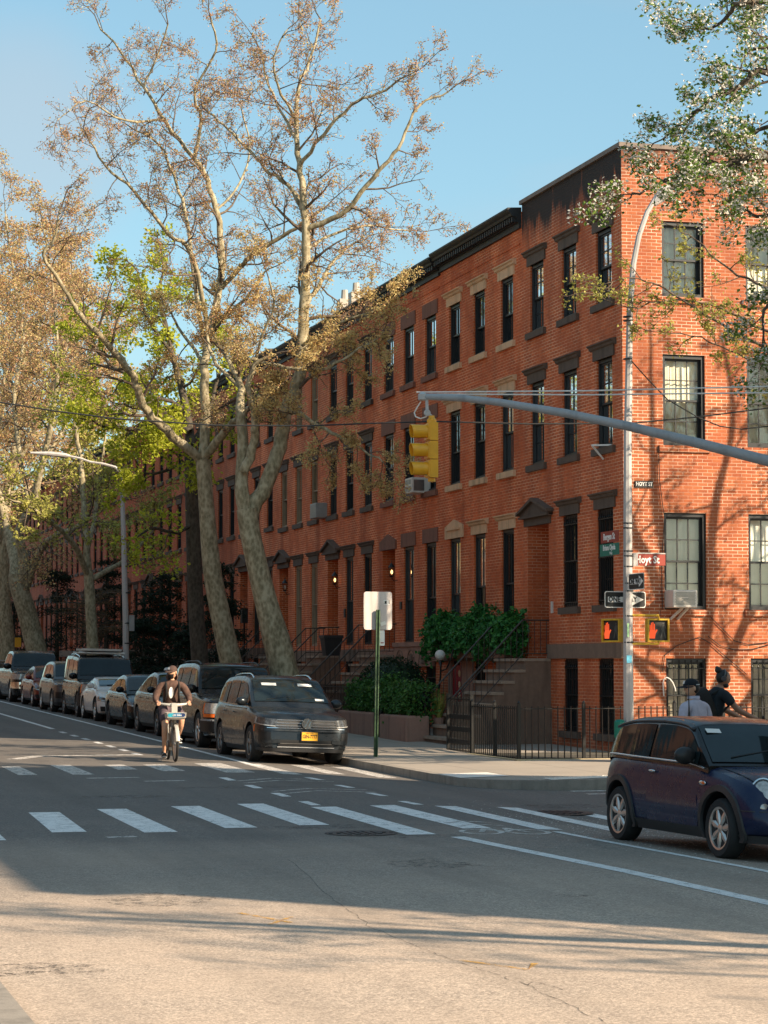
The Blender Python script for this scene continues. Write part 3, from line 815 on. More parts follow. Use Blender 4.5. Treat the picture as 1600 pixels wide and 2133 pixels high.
def row_house(y0, y1, label, group=None, lint='brown_lintel', style='cap', brick='brick', doorbay=2, detail=2, wood='blackwood', door='door_dark', top=(12.13, 11.68), p0=2.4, bays=(1.02, 3.03, 5.02), w=.88, lamp=False, lampl=True, glass='glass_dark', dstyle='ped', has_stoop=True):
    root = empty('row_house', (0, y0, zg(y0))); tag(root, label, 'house', group)
    sc_ = (y1-y0)/6.05
    bs = [y0 + b*sc_ for b in bays]
    holes = []; wins = []
    dz = zg((y0+y1)/2)*.35 if y0 > 30 else 0
    zb = walk_z(-1, (y0+y1)/2)
    for f in (3, 2):
        for b in bs: wins.append((b-w/2, b+w/2, LV[f][0]+dz, LV[f][1]+dz, f))
    for i, b in enumerate(bs):
        if i == doorbay: continue
        wins.append((b-w/2, b+w/2, p0+dz, 4.93+dz, 1))
    for i, b in enumerate(bs):
        if i != doorbay: wins.append((b-w/2+.05, b+w/2-.05, zb+.75, zb+1.75, 0))
    holes = [v[:4] for v in wins]
    dr = None
    if doorbay is not None:
        b = bs[doorbay]; dr = (b-.62, b+.62, 2.1+dz, 4.93+dz, .85); holes.append(dr)
    mb = MB()
    wall_with_holes(mb, FB, y0, y1, -.6, top[0]-.08+dz, holes)
    mb.quad((0,y0,-.6), (11,y0,-.6), (11,y0,top[0]-.08+dz), (0,y0,top[0]-.08+dz)); mb.quad((0,y1,-.6), (11,y1,-.6), (11,y1,top[0]-.08+dz), (0,y1,top[0]-.08+dz))
    mb.quad((11,y0,-.6), (11,y1,-.6), (11,y1,top[0]-.08+dz), (11,y0,top[0]-.08+dz))
    mb.build('wall', M[brick], root, fix=False)
    rf = MB(); rf.quad((0,y0,top[0]-.08+dz), (11,y0,top[0]-.08+dz), (11,y1,top[0]-.08+dz), (0,y1,top[0]-.08+dz)); rf.build('roof', M['roof'], root)
    cornice(root, y0+.03, y1-.03, top[0]+dz, top[1]+dz)
    fx = MB(); fbox(fx, FB, y0+.12, y1-.12, -.022, .01, 11.32+dz, 11.36+dz); fx.build('string_course', M[brick], root)
    bc = MB(); fbox(bc, FB, y0+.01, y1-.01, -.07, .02, 1.93+dz, 2.27+dz); bc.build('belt_course', M['brownstone' if lint != 'red_lintel' else 'planter'], root)
    for (a, b, c, d, f) in wins:
        sp = rngw.choice((.5, .5, .5, .45))
        bl = rngw.choice(('dim_curtain', 'curtain', 'shade')) if (detail == 2 and f and rngw.random() < .5) else None
        window(root, FB, a, b, c, d, wood, (2, 1) if detail == 2 else None, bl, blind_f=rngw.choice((1, 1, .6, .45)), bars=(f == 0 and detail == 2), glass=glass, full=detail >= 2, split=sp)
        if f:
            lintel(root, FB, a, b, d, 'pedflat' if (f == 1 and doorbay is None and a > bs[2]-w) else style, lint)
            if f > 1: sill(root, FB, a, b, c, lint)
    if dr:
        lintel(root, FB, dr[0], dr[1], dr[3], dstyle, lint)
        d = MB(); c = (dr[0]+dr[1])/2
        d.box(.80, .86, dr[0]+.02, dr[1]-.02, dr[2], dr[3]-.02); d.box(.77, .80, c-.42, c-.03, dr[2]+.3, dr[3]-.75); d.box(.77, .80, c+.03, c+.42, dr[2]+.3, dr[3]-.75); d.box(.77, .80, c-.45, c+.45, dr[3]-.62, dr[3]-.1)
        do = d.build('door', M[door], root)
        kn = MB(); kn.ball((.76, c+.1, dr[2]+1.05), .03, 8, 6); kn.build('knob', M['chrome'], do)
        if has_stoop: stoop(root, c, 1.75, dr[2], zb-.05)
        if lamp: lantern(root, -.16, dr[0]-.22, 4.3+dz, lampl)
    return root

# ---- the corner house, two fronts
corner = empty('corner_house', (0, 0, 0)); tag(corner, 'three storey corner brick house with soot stained parapet and barred windows', 'house')
cb = [1.0, 3.02, 5.05]
cw = []
for f in (3, 2):
    for b in cb: cw.append((b-.44, b+.44, LV[f][0], LV[f][1], f))
for b in cb[:2]:
    cw.append((b-.44, b+.44, 3.05, 5.0, 1)); cw.append((b-.41, b+.41, .45, 1.97, 0))
dr = (4.35, 5.72, 1.98, 4.9, 1.05)
mb = MB()
wall_with_holes(mb, FB, 0, 6.02, -.6, 12.2, [v[:4] for v in cw] + [dr], .16, 0)
mb.quad((0,6.02,-.6), (12,6.02,-.6), (12,6.02,12.2), (0,6.02,12.2), 0); mb.quad((12,0,-.6), (12,6.02,-.6), (12,6.02,12.2), (12,0,12.2), 0)
hw = []
for xc in (1.31, 3.14, 5.0, 7.0, 9.0):
    hw += [(xc-.45, xc+.45, 9.22, 10.75, 3), (xc-.45, xc+.45, 6.22, 8.05, 2), (xc-.45, xc+.45, 2.94, 4.87, 1), (xc-.43, xc+.43, .5, 1.97, 0)]
hw = [(.86, 1.77) + h[2:] if abs((h[0]+h[1])/2 - 1.31) < .1 and h[4] else h for h in hw]
wall_with_holes(mb, FH, 0, 12, -.6, 12.2, [v[:4] for v in hw], .2, 1)
wl = mb.build('wall', [M['brick_corner'], M['brick_sun']], corner, fix=False)
rf = MB(); rf.quad((0,0,12.19), (12,0,12.19), (12,6.02,12.19), (0,6.02,12.19)); rf.build('roof', M['roof'], corner)
cp = MB()
cp.box(-.06, .3, -.05, 6.05, 12.2, 12.29); cp.box(.3, 12.03, -.05, .3, 12.2, 12.289)
cp.build('parapet_coping', M['coping'], corner)
bt = MB(); bt.box(-.06, .02, .012, 4.34, 1.975, 2.28); bt.build('belt_course', M['brownstone'], corner)
for (a, b, c, d, f) in cw:
    window(corner, FB, a, b, c, d, 'blackwood', (2, 2) if f > 1 else (3, 2), 'dim_curtain' if f > 1 else None, bars=f < 2, split=.5)
    if f: lintel(corner, FB, a, b, d, 'cap', 'brown_lintel')
    sill(corner, FB, a, b, c, 'brown_lintel')
for i, (a, b, c, d, f) in enumerate(hw):
    bl = {3: 'curtain', 2: 'curtain', 1: 'shade', 0: 'dim_curtain'}[f]
    window(corner, FH, a, b, c, d, 'blackwood', (3, 2), bl, bars=(f == 0), rev=.2, fr=.06, split=.5, blind_f=1)
    if f:
        s = MB(); fbox(s, FH, a-.1, b+.1, -.05, .1, c-.13, c-.005); s.build('sill', M['brick_sun'], corner)
lintel(corner, FB, dr[0], dr[1], dr[3], 'ped', 'brown_lintel')
d = MB(); d.box(1.0, 1.05, dr[0]+.02, dr[1]-.02, dr[2], dr[3]-.02); d.box(.97, 1.0, 4.5, 4.95, 2.3, 4.1); d.box(.97, 1.0, 5.1, 5.55, 2.3, 4.1); d.box(.97, 1.0, 4.5, 5.55, 4.2, 4.75)
do = d.build('door', M['door_brown'], corner)
kn = MB(); kn.ball((.96, 5.02, 3.0), .03, 8, 6); kn.build('knob', M['chrome'], do)
stoop(corner, 5.22, 1.95, 1.98, .05)
ib = MB(); ib.box(-.03, .0, 4.08, 4.17, 2.95, 3.2); ib.build('intercom', M['plasticwhite'], corner)
hs = MB(); hs.box(.24, .62, -.03, -.004, 5.36, 5.49); hp = hs.build('street_plaque', M['black'], corner)
text_mesh('HOYT ST', .105, M['signwhite'], 'lettering', hp, facing(Vector((.43,-.033,5.425)) - parent_off(hp), 0, -1), bold=.003, sx=.82)
hb = MB()                                  # white bracket left on the second floor sill
a, b2 = atX(1238, 930, -.28), atX(1262, 951, -.05)
hb.bar((-.28, 1.0, 6.28), (-.02, .55, 6.25), .03); hb.bar((-.28, 1.0, 6.28), (-.02, 1.02, 6.0), .03); hb.build('shelf_bracket', M['white'], corner)
wr = MB()                                  # loose wires on the side wall
def wire(pts, r=.008):
    P = []
    for p, q in zip(pts[:-1], pts[1:]):
        for i in range(6): P.append(Vector(p).lerp(Vector(q), i/6))
    P.append(Vector(pts[-1])); return P
W = lambda x, y: atY(x, y, -.03)
for seq in ([(1380,1400),(1385,1365),(1410,1345),(1457,1327),(1480,1340),(1520,1375),(1556,1405)], [(1480,1285),(1500,1305),(1530,1335),(1560,1343),(1600,1338)], [(1475,1325),(1500,1345),(1530,1354),(1570,1352),(1610,1340)],
            [(1372,930),(1374,1000),(1384,1080),(1378,1180),(1380,1275)]):
    wr.tube([W(*q) for q in seq], .008, 5)
wr.build('wall_cables', M['cable'], corner)
wp = MB(); wp.tube([W(x, y) + Vector((0, dy, 0)) for x, y, dy in ((1383,1450,0),(1381,1425,0),(1383,1415,0),(1388,1411,-.02),(1394,1414,-.03),(1400,1422,-.04),(1404,1432,-.04),(1406,1440,-.04))], .012, 6); wp.build('white_hose', M['white'], corner)

# ---- the row along the street
ys = [6.02, 12.2, 18.3, 24.3, 30.35, 36.4]
h2 = row_house(ys[0], ys[1], 'brick house with pale sandstone lintels and a red basement door', style='cap', lint='sandstone', doorbay=None, bays=(1.05, 3.05, 4.95), p0=2.45)
h3 = row_house(ys[1], ys[2], 'brick house with plain reddish lintels and a carved band beside lit lantern', style='plain', lint='red_lintel', bays=(.9, 2.85, 4.75), lamp=True, dstyle='point', w=.95, top=(12.07, 11.62), brick='brick', door='door_dark')
h4 = row_house(ys[2], ys[3], 'brick house with lit lantern and long railed stoop behind the square sign', lamp=True, bays=(.85, 2.85, 4.75), top=(12.05, 11.6))
h5 = row_house(ys[3], ys[4], 'brick house with tan window frames and grey box on its second floor', wood='tanwood', lamp=True, lampl=False, top=(12.06, 11.6), glass='glass_warm')
h6 = row_house(ys[4], ys[5], 'brick house behind the two pale sycamore trunks', top=(12.06, 11.6))
# details that single houses out
rd = MB(); rd.box(-.02, .04, 10.42, 11.2, .2, 1.83); r_o = rd.build('red_door', M['door_red'], h2)
fr = MB(); fr.box(-.05, .02, 9.55, 10.40, .1, 1.93); fr.box(-.05, .02, 11.22, 11.5, .1, 1.93); fr.build('door_surround', M['planter'], h2)
orn = MB()
for i in range(5): orn.lathe([(.05,-.015), (.09,0), (.05,.015)], (-.03, 10.65, .55+i*.27), axis='x', n=10)
orn.build('scrollwork', M['sandstone'], r_o)
band = MB(); band.box(-.12, -.002, 12.75, 16.1, 1.8, 2.33); band.box(-.16, -.002, 12.7, 16.12, 2.31, 2.42); bo = band.build('carved_band', M['planter'], h3)
fan = MB()
for k in range(3):
    yc = 13.4 + k*1.05
    for i in range(7):
        a = PI*(i+.5)/7; fan.bar((-.125, yc, 1.86), (-.125, yc+.27*math.cos(a), 1.86+.27*math.sin(a)), .03, .03)
    fan.tube([(-.125, yc+.36*math.cos(PI*i/8), 1.86+.36*math.sin(PI*i/8)) for i in range(9)], .014, 5)
fan.build('fan_carving', M['brownstone'], bo)
pl = MB(); pl.box(-.03, -.004, 15.7, 15.86, 3.3, 3.5); pl.build('house_plaque', M['iron'], h3)
pl = MB(); pl.box(-.03, -.004, 21.5, 21.66, 3.2, 3.45); pl.build('house_plaque', M['iron'], h4)
vp = MB(); p0 = atX(1047, 440, 1.2); vp.tube([(1.2, p0.y, 12.1), (1.2, p0.y, 13.05)], .045, 8); vp.build('roof_pipe', M['white_pipe'], h2)
vp = MB(); p0 = atX(825, 578, 1.0); vp.box(.85, 1.15, p0.y-.15, p0.y+.15, 12.0, 12.5); vp.lathe([(.2,0),(.2,.06),(.02,.12)], (1, p0.y, 12.5), n=10); vp.build('roof_vent', M['galv'], h3)
for x in (718, 742):
    ch = MB(); p0 = atX(x, 640, 1.0); ch.box(.8, 1.2, p0.y-.2, p0.y+.2, 12.0, 13.1); ch.lathe([(.12,0),(.1,.3)], (1, p0.y, 13.1), n=8)
    ch.build('chimney', M['white_pipe'], h4)
dl = MB(); dl.tube([(-.3, 33.9, zg(33)+.1), (-.3, 33.9, 3.3)], .03, 6); dl.box(-.4, -.2, 33.75, 34.05, 3.25, 3.75)
dl.build('door_post', M['iron'], h6)
# farther houses
yy = 36.4; i = 0
far_labels = ['dim brick house just left of the dark trunked maple, seen over yew trees', 'dim brick house above the dark yews right of the tall lamp post', 'dim brick house directly behind the tall lamp post']
while yy < 112:
    lab = far_labels[i] if i < len(far_labels) else 'far brick row house half hidden by street trees at the left'
    row_house(yy, yy+6.1, lab, group=None if i < 3 else 'far row houses down the street', brick='brick_far', detail=1, lint='brown_lintel', has_stoop=i < 5, top=(12.08, 11.65))
    yy += 6.1; i += 1

# ---- buildings across the way: out of this picture, but they shade the crossing and warm the shadows
def block(x0, x1, y0, y1, h, label, mat, face):
    root = empty('brick_building', ((x0+x1)/2, (y0+y1)/2, 0)); tag(root, label, 'building')
    mb = MB(); mb.box(x0, x1, y0, y1, -.5, h); mb.build('wall', M[mat], root)
    c = MB(); c.box(x0-.3, x1+.3, y0-.3, y1+.3, h, h+.4); c.build('cornice', M['cornice'], root)
    w = MB(); s = MB()
    n = int((y1-y0)/2.2)
    for k in range(n):
        yc = y0 + (y1-y0)*(k+.5)/n
        for z in (1.2, 4.4, 7.4):
            if z+1.8 > h: continue
            x = x0 if face < 0 else x1
            w.box(x-.03, x+.03, yc-.45, yc+.45, z, z+1.7); s.box(x-.08, x+.08, yc-.6, yc+.6, z-.15, z); s.box(x-.08, x+.08, yc-.6, yc+.6, z+1.7, z+1.95)
    w.build('window', M['glass_dark'], root); s.build('sill', M['brownstone'], root)
block(.3, 5.0, -37.8, -16.6, 11.4, 'brick building on the near corner whose shadow falls over the crossing', 'brick_tan', -1)
block(-32, -21, -2, 60, 11, 'long brick terrace facing the row from across the street', 'brick_opposite', 1)
block(-32, -21, 60, 260, 11, 'farther brick terrace across the street', 'brick_opposite', 1)
block(-36, -26, -30, -8, 7.0, 'low brick building across the crossing, outside the picture', 'brick_opposite', 1)

# ------------------------------------------------------------------ street furniture
def atP(px, py, P0, n):
    r = Vector(ray(px, py)); o = Vector(CAM); n = Vector(n)
    return o + r * ((Vector(P0) - o).dot(n) / r.dot(n))

def sign_plate(name, parent, c, w, h, n, mat, edge=None, rc=.04, th=.006):
    """thin plate with rounded corners, facing n"""
    mt = facing(Vector((0,0,0)), *n)
    poly = []
    for (sx, sz, a0) in ((1,1,0), (-1,1,90), (-1,-1,180), (1,-1,270)):
        for k in range(4):
            a = R(a0 + 30*k); poly.append((sx*(w/2-rc) + rc*math.cos(a), sz*(h/2-rc) + rc*math.sin(a)))
    mb = MB()
    mb.prism(poly, lambda a, d, b: tuple(Vector(c) + mt @ Vector((a, b, d))), -th, 0)
    o = mb.build(name, M[mat], parent)
    if edge:
        e = MB(); k = len(poly); inner = [(x*(1-.035*(1 if w > h else w/h)), z*(1-.09)) for x, z in poly]
        vs = [Vector(c) + mt @ Vector((x, z, .002)) for x, z in poly] + [Vector(c) + mt @ Vector((x, z, .002)) for x, z in inner]
        e.add(vs, [(i, (i+1) % k, (i+1) % k + k, i+k) for i in range(k)])
        e.build('border', M[edge], o)
    return o

def arrow_sign(name, parent, c, w, h, n):
    o = sign_plate(name, parent, c, w, h, n, 'black', 'signwhite')
    mt = facing(Vector(c), *n); a = MB()
    pts = [(-.42,-.16), (.17,-.16), (.17,-.34), (.45,0), (.17,.34), (.17,.16), (-.42,.16)]
    vs = [mt @ Vector((x*w, z*h*1.05, .003)) for x, z in pts]
    a.add(vs, [(0,1,5,6), (2,3,4)]); a.add([mt @ Vector((.17*w, z*h*1.05, .003)) for z in (-.16, .16)] , [])
    ao = a.build('arrow', M['signwhite'], o)
    for wd, dx in (('ONE', -.265), ('WAY', .125)):
        text_mesh(wd, h*.46, M['black'], 'lettering', o, facing(Vector(c) - parent_off(o), *n) @ Matrix.Translation((dx*w, 0, .006)), sx=.80, bold=.004)
    return o

PX, PY = -1.13, -3.0
pole = empty('street_lamp', (PX, PY, walk_z(PX, PY))); tag(pole, 'tall grey corner lamp pole carrying street names, one way signs and walk signals', 'street lamp')
mb = MB()
mb.tube([(PX, PY, walk_z(PX,PY)), (PX-.0, PY, 3), (PX+.02, PY, 6.0), (PX+.08, PY, 8.4), (PX+.16, PY, 9.27), (PX+.27, PY, 9.8), (PX+.44, PY, 10.25), (PX+.62, PY, 10.55)], [.102, .092, .078, .062, .056, .052, .05, .045], 8)
mb.build('pole', M['galv'], pole, smooth=30)
mb = MB(); z = walk_z(PX, PY)
mb.lathe([(.25, z), (.25, z+.16), (.20, z+.2), (.18, z+.5), (.125, z+.62), (.115, z+.7)], (PX, PY, 0), n=8); mb.build('base', M['concrete_base'], pole)
mb = MB(); mb.lathe([(.001,0), (.09,0), (.1,.03), (.1,.3), (.07,.34), (.001,.35)], (PX-.2, PY-.05, z+.42), n=10); mb.build('hand_hole_cover', M['sign_green'], pole)
mb = MB(); Q0 = atY(1362, 425, PY); Q1 = atY(1398, 384, PY); dd = (Q1-Q0)
mb.tube([Q0, Q0+dd*.25, Q0+dd*.7, Q1], [.055,.10,.11,.03], 8); mb.build('lamp_head', M['galv'], pole, smooth=40)
for px, py in ((0,1090),(0,1100),(0,1148),(0,1158),(0,1180),(0,1215),(0,1231),(0,1283),(0,1338),(0,748),(0,668),(0,660)):
    bd = MB(); zz = atY(1308, py, PY).z; bd.lathe([(.108-.003*zz, -.012), (.108-.003*zz, .012)], (PX+.004*zz, PY, zz), n=10)
    bd.build('clamp_band', M['blacktrim'], pole)
zc = lambda y: atY(1308, y, PY).z
c = sign_plate('street_name_sign', pole, (PX-.08, PY+.68, zc(1114)), .92, .215, (-1, 0), 'sign_red', rc=.02)
text_mesh('Bergen St', .17, M['signwhite'], 'lettering', c, facing(Vector((PX-.083, PY+.71, zc(1114))) - parent_off(c), -1, 0), sx=.88, bold=.004)
c = sign_plate('street_name_sign', pole, (PX-.08, PY+.70, zc(1141)), .98, .225, (-1, 0), 'sign_green', rc=.02)
text_mesh('Briana Ojeda', .145, M['signwhite'], 'lettering', c, facing(Vector((PX-.083, PY+.71, zc(1137))) - parent_off(c), -1, 0), sx=.82, bold=.003)
text_mesh('Way', .075, M['signwhite'], 'lettering', c, facing(Vector((PX-.083, PY+.62, zc(1149))) - parent_off(c), -1, 0))
q = atY(1356, 1166, PY); hc = sign_plate('street_name_sign', pole, (q.x, PY-.02, q.z), .56, .21, (0, -1), 'sign_red', rc=.01)
text_mesh('Hoyt St', .19, M['signwhite'], 'lettering', hc, facing(Vector((q.x-.08, PY-.024, q.z-.005)) - parent_off(hc), 0, -1), sx=.8, bold=.005)
br = MB(); br.box(q.x-.36, q.x-.27, PY-.04, PY+.02, q.z-.12, q.z+.12); br.box(q.x-.28, q.x+.28, PY-.03, PY, q.z+.105, q.z+.125); br.build('sign_bracket', M['galv'], hc)
arrow_sign('one_way_sign', pole, (PX-.02, PY-.47, zc(1213)), .74, .30, (-1, 0))
arrow_sign('one_way_sign', pole, (PX+.0, PY+.13, zc(1248.5)), .81, .30, (0, -1))
def walk_signal(c, n, name='walk_signal'):
    mt = facing(Vector(c), *n); mb = MB(); s = .43
    for (x0, x1, z0, z1, d0, d1) in ((-s/2,s/2,-s/2,s/2,-.10,-.02), (-s/2,-s/2+.03,-s/2,s/2,-.02,.03), (s/2-.03,s/2,-s/2,s/2,-.02,.03), (-s/2+.03,s/2-.03,s/2-.03,s/2,-.02,.03), (-s/2+.03,s/2-.03,-s/2,-s/2+.03,-.02,.03)):
        vs = [mt @ Vector(v) for v in ((x0,z0,d0),(x1,z0,d0),(x1,z1,d0),(x0,z1,d0),(x0,z0,d1),(x1,z0,d1),(x1,z1,d1),(x0,z1,d1))]
        mb.add(vs, [(0,3,2,1),(4,5,6,7),(0,1,5,4),(1,2,6,5),(2,3,7,6),(3,0,4,7)])
    o = mb.build(name, M['yellow_dull'], pole)
    f = MB(); f.quad(*[mt @ Vector(v) for v in ((-s/2+.03,-s/2+.03,-.016),(s/2-.03,-s/2+.03,-.016),(s/2-.03,s/2-.03,-.016),(-s/2+.03,s/2-.03,-.016))]); f.build('face', M['black'], o)
    h = MB()
    palm = [(-.165,-.15), (-.06,-.15), (-.045,-.06), (-.05,.01), (-.155,.01), (-.175,-.06)]
    h.add([mt @ Vector((x, z, -.01)) for x, z in palm], [tuple(range(6))])
    for x, zt, w in ((-.152,.10,.022), (-.124,.14,.022), (-.096,.15,.022), (-.068,.12,.022)):
        h.add([mt @ Vector(v) for v in ((x-w/2,.012,-.01),(x+w/2,.012,-.01),(x+w/2*.8,zt,-.01),(x-w/2*.8,zt,-.01))], [(0,1,2,3)])
    h.add([mt @ Vector(v) for v in ((-.05,-.07,-.0095),(-.008,.0,-.0095),(-.022,.022,-.0095),(-.05,-.015,-.0095))], [(0,1,2,3)])
    h.build('lit_hand', M['hand_lit'], o)
    w = MB()
    for poly in ([(.09,.11),(.12,.11),(.12,.14),(.09,.14)], [(.075,-.02),(.125,-.02),(.13,.095),(.09,.095)], [(.075,-.02),(.1,-.02),(.07,-.15),(.04,-.15)], [(.105,-.02),(.128,-.02),(.165,-.14),(.14,-.15)], [(.06,.0),(.075,.07),(.09,.085),(.08,.0)], [(.13,.09),(.15,.03),(.165,.04),(.14,.095)]):
        w.add([mt @ Vector((x, z, -.01)) for x, z in poly], [(0,1,2,3)])
    w.build('unlit_walker', M['walk_dim'], o)
    return o
q = atY(1371, 1313, PY-.1); s1 = walk_signal((q.x, PY-.1, q.z), (0, -1))
q2 = atY(1292, 1313, PY+.25); walk_signal((PX-.22, PY+.28, q.z), (-1, -.55))
yb = MB()
for py in (1282, 1341):
    zz = atY(1340, py, PY).z; yb.tube([(PX+.05, PY-.05, zz), (q.x, PY-.13, zz), (q.x, PY-.13, q.z + (.2 if py < 1300 else -.2))], .024, 6)
yb.build('signal_bracket', M['yellow_dull'], pole)
stk = MB(); z0 = zc(1373); stk.box(PX-.07, PX+.03, PY-.103, PY-.10, z0-.07, z0+.07); stk.build('sticker', plain('blue_sticker', (.12,.45,.62), .5), pole)
stk = MB(); z0 = zc(1312); stk.box(PX-.055, PX-.02, PY-.102, PY-.099, z0-.13, z0+.12); stk.build('sticker', plain('green_scrawl', (.35,.6,.3), .6), pole)

# traffic signal on its mast arm
TIP = Vector((-7.01, -9.45, 5.88)); MP = Vector((0, -15.2, 0)); pn = (MP-TIP); pn.z = 0; pn = Vector((pn.y, -pn.x, 0)).normalized()
A = lambda px, py: atP(px, py, TIP, pn)
mast = empty('signal_mast', (MP.x, MP.y, zB(0,-15.2))); tag(mast, 'long grey signal mast arm with guy wires reaching in over the street from the right', 'signal mast')
mb = MB(); mb.tube([(MP.x, MP.y, zB(0,-15.2)), (MP.x, MP.y, 5.9)], [.14, .11], 10); mb.build('pole', M['galv'], mast, smooth=40)
mb = MB(); pts = [A(*p) for p in ((879,826),(960,829),(1040,838),(1180,861),(1310,888),(1450,922),(1600,960))] + [Vector((MP.x, MP.y, 3.9))]
mb.tube(pts, [.05,.054,.058,.064,.07,.076,.082,.1], 10); mb.build('arm', M['galv_dark'], mast, smooth=40)
mb = MB(); P0 = A(881, 826)
mb.lathe([(.03,-.06),(.075,-.05),(.078,.03),(.03,.06),(.001,.07)], P0, n=10); mb.build('arm_cap', M['galv'], mast, smooth=40)
gw = MB()
for (a, b, c2, d2) in ((868,817,1600,805),(884,821,1600,818)):
    e = A(c2, d2); s = A(a, b); gw.tube([s, s.lerp(e, .5) - Vector((0,0,.02)), e, e + (e-s).normalized()*2.2], .011, 5)
gw.build('guy_wires', M['steelwire'], mast)

tl = empty('traffic_light', (TIP.x, TIP.y, 4.75)); tag(tl, 'yellow three lamp traffic light hanging from the mast arm end', 'traffic light')
T0 = A(908, 990); cx, cy = TIP.x + .13, TIP.y - .06
zt, zb_ = A(895, 880).z, A(895, 996).z
mb = MB(); sec = (zt-zb_)/3
for k in range(3):
    z1 = zt - k*sec
    mb.box(cx-.06, cx+.065, cy-.12, cy+.12, z1-sec+.006, z1-.004); mb.box(cx-.085, cx-.06, cy-.11, cy+.11, z1-sec+.02, z1-.02)
mb.build('housing', M['yellow'], tl)
for k in range(3):
    z1 = zt - (k+.5)*sec
    v = MB(); n = 18; L = .25; r = .105; th = .006
    vs = []; 
    for i in range(n+1):
        a = R(-60) + R(300)*i/n
        for (rr, x) in ((r, cx-.085), (r, cx-.085-L*(1-.12*(1-math.sin(a))*.5)), (r-th, cx-.085-L*(1-.12*(1-math.sin(a))*.5)), (r-th, cx-.085)):
            vs.append((x, cy + rr*math.cos(a), z1 + rr*math.sin(a) - .0))
    fs = []
    for i in range(n):
        for j in range(3): fs.append((4*i+j, 4*i+j+1, 4*i+j+5, 4*i+j+4))
    v.add(vs, fs); vo = v.build('visor', M['yellow'], tl, smooth=60)
    l = MB(); l.lathe([(.001,-.02),(.06,-.015),(.1,0),(.1,.01)], (cx-.088, cy, z1), axis='x', n=16); l.build('lens', M['redlens' if k == 0 else 'amber' if k == 1 else 'sign_green'], tl)
mb = MB()
mb.lathe([(.075,0),(.075,.05),(.05,.07),(.045,.11)], (cx-.0, cy, zt-.004), n=10); mb.build('top_fitting', M['yellow'], tl)
mb = MB(); mb.lathe([(.001,-.06),(.06,-.05),(.06,0)], (cx, cy, zb_), n=10); mb.build('end_cap', M['yellow'], tl)
mb = MB()
mb.tube([A(889,832), A(890,858)], .025, 6); mb.lathe([(.02,-.02),(.05,-.02),(.05,.02),(.02,.02)], A(890,860), axis='y', n=10); mb.tube([A(890,860), (cx, cy, zt+.1)], .02, 6)
mb.build('hanger', M['galv'], tl)
mb = MB(); mb.tube([A(*p) for p in ((877,836),(868,850),(863,860),(866,868),(876,872),(888,868),(892,860))], .011, 5); mb.build('feed_cable', M['steelwire'], tl)

def cable(label, pts, plane, r=.014, name='overhead_cable'):
    P = [plane(*p) for p in pts]; fine = []
    for a, b in zip(P[:-1], P[1:]):
        for i in range(5): fine.append(a.lerp(b, i/5))
    fine.append(P[-1])
    mb = MB(); mb.tube(fine, r, 5); o = mb.build(name, M['cable']); tag(o, label, 'cable')
cable('thin black cable sagging across the whole street behind the traffic light', [(-80,829),(0,838),(120,857),(250,873),(450,886),(640,887),(800,881),(905,878),(1100,883),(1310,882),(1450,869),(1600,850),(1750,828)], lambda x, y: atY(x, y, -6.2), .013)
cable('slack black wire dropping from the corner lamp pole towards the right', [(1312,748),(1345,785),(1390,832),(1455,870),(1500,888),(1545,894),(1600,888),(1680,875)], lambda x, y: atY(x, y, PY-.05), .012)

# lamp post farther up the street
LY = 30.3; LX = atY(263, 1473, LY).x
lp = empty('street_lamp', (LX, LY, walk_z(LX, LY))); tag(lp, 'tall slim lamp post with long arm over the line of parked cars', 'street lamp')
mb = MB(); a = lambda x, y: atY(x, y, LY)
mb.tube([(LX, LY, walk_z(LX,LY)), a(262,1300), a(257,1100), a(253,985)], [.105,.10,.08,.065], 8); mb.build('pole', M['galv'], lp, smooth=30)
mb = MB(); mb.tube([a(253,990), a(250,982), a(240,973), a(215,966), a(188,962), a(165,954), a(144,950)], [.06,.05,.045,.04,.038,.035,.035], 6); mb.build('arm', M['galv'], lp, smooth=40)
mb = MB(); mb.tube([a(146,950), a(135,948), a(105,945), a(63,943)], [.04,.07,.075,.03], 8); mb.build('lamp_head', M['galv'], lp, smooth=40)
for y in (1180, 1235, 1298, 1340):
    mb = MB(); mb.lathe([(.115,-.02),(.115,.02)], (LX, LY, a(260,y).z), n=8); mb.build('clamp_band', M['blacktrim'], lp)
mb = MB(); q = a(268,1298); mb.box(q.x-.0, q.x+.16, LY-.15, LY-.05, q.z-.25, q.z+.25); mb.build('cabinet', M['plasticgrey'], lp)

# sign seen from behind
SX, SY = -4.85, .9
sp = empty('sign_post', (SX, SY, walk_z(SX, SY))); tag(sp, 'green rusty post with the blank back of a square sign', 'sign')
b = lambda x, y: atY(x, y, SY)
mb = MB(); z0 = walk_z(SX, SY); zt_ = b(788,1270).z; dx = b(788,1270).x - b(783,1578).x
for s in (-1, 1): mb.bar((SX+s*.028, SY, z0-.05), (SX+dx+s*.028, SY, zt_), .016, .05)
mb.bar((SX, SY+.018, z0-.05), (SX+dx, SY+.018, zt_), .05, .012); mb.build('post', M['greenpost'], sp)
q = b(789,1272); pnl = sign_plate('sign_panel', sp, (q.x, SY+.06, q.z), .575, .745, (0, -1), 'signback', rc=.05)
st = MB(); q3 = b(807,1255); st.box(q3.x-.06, q3.x+.06, SY+.054, SY+.057, q3.z-.05, q3.z+.05); st.build('sticker', M['white'], pnl)
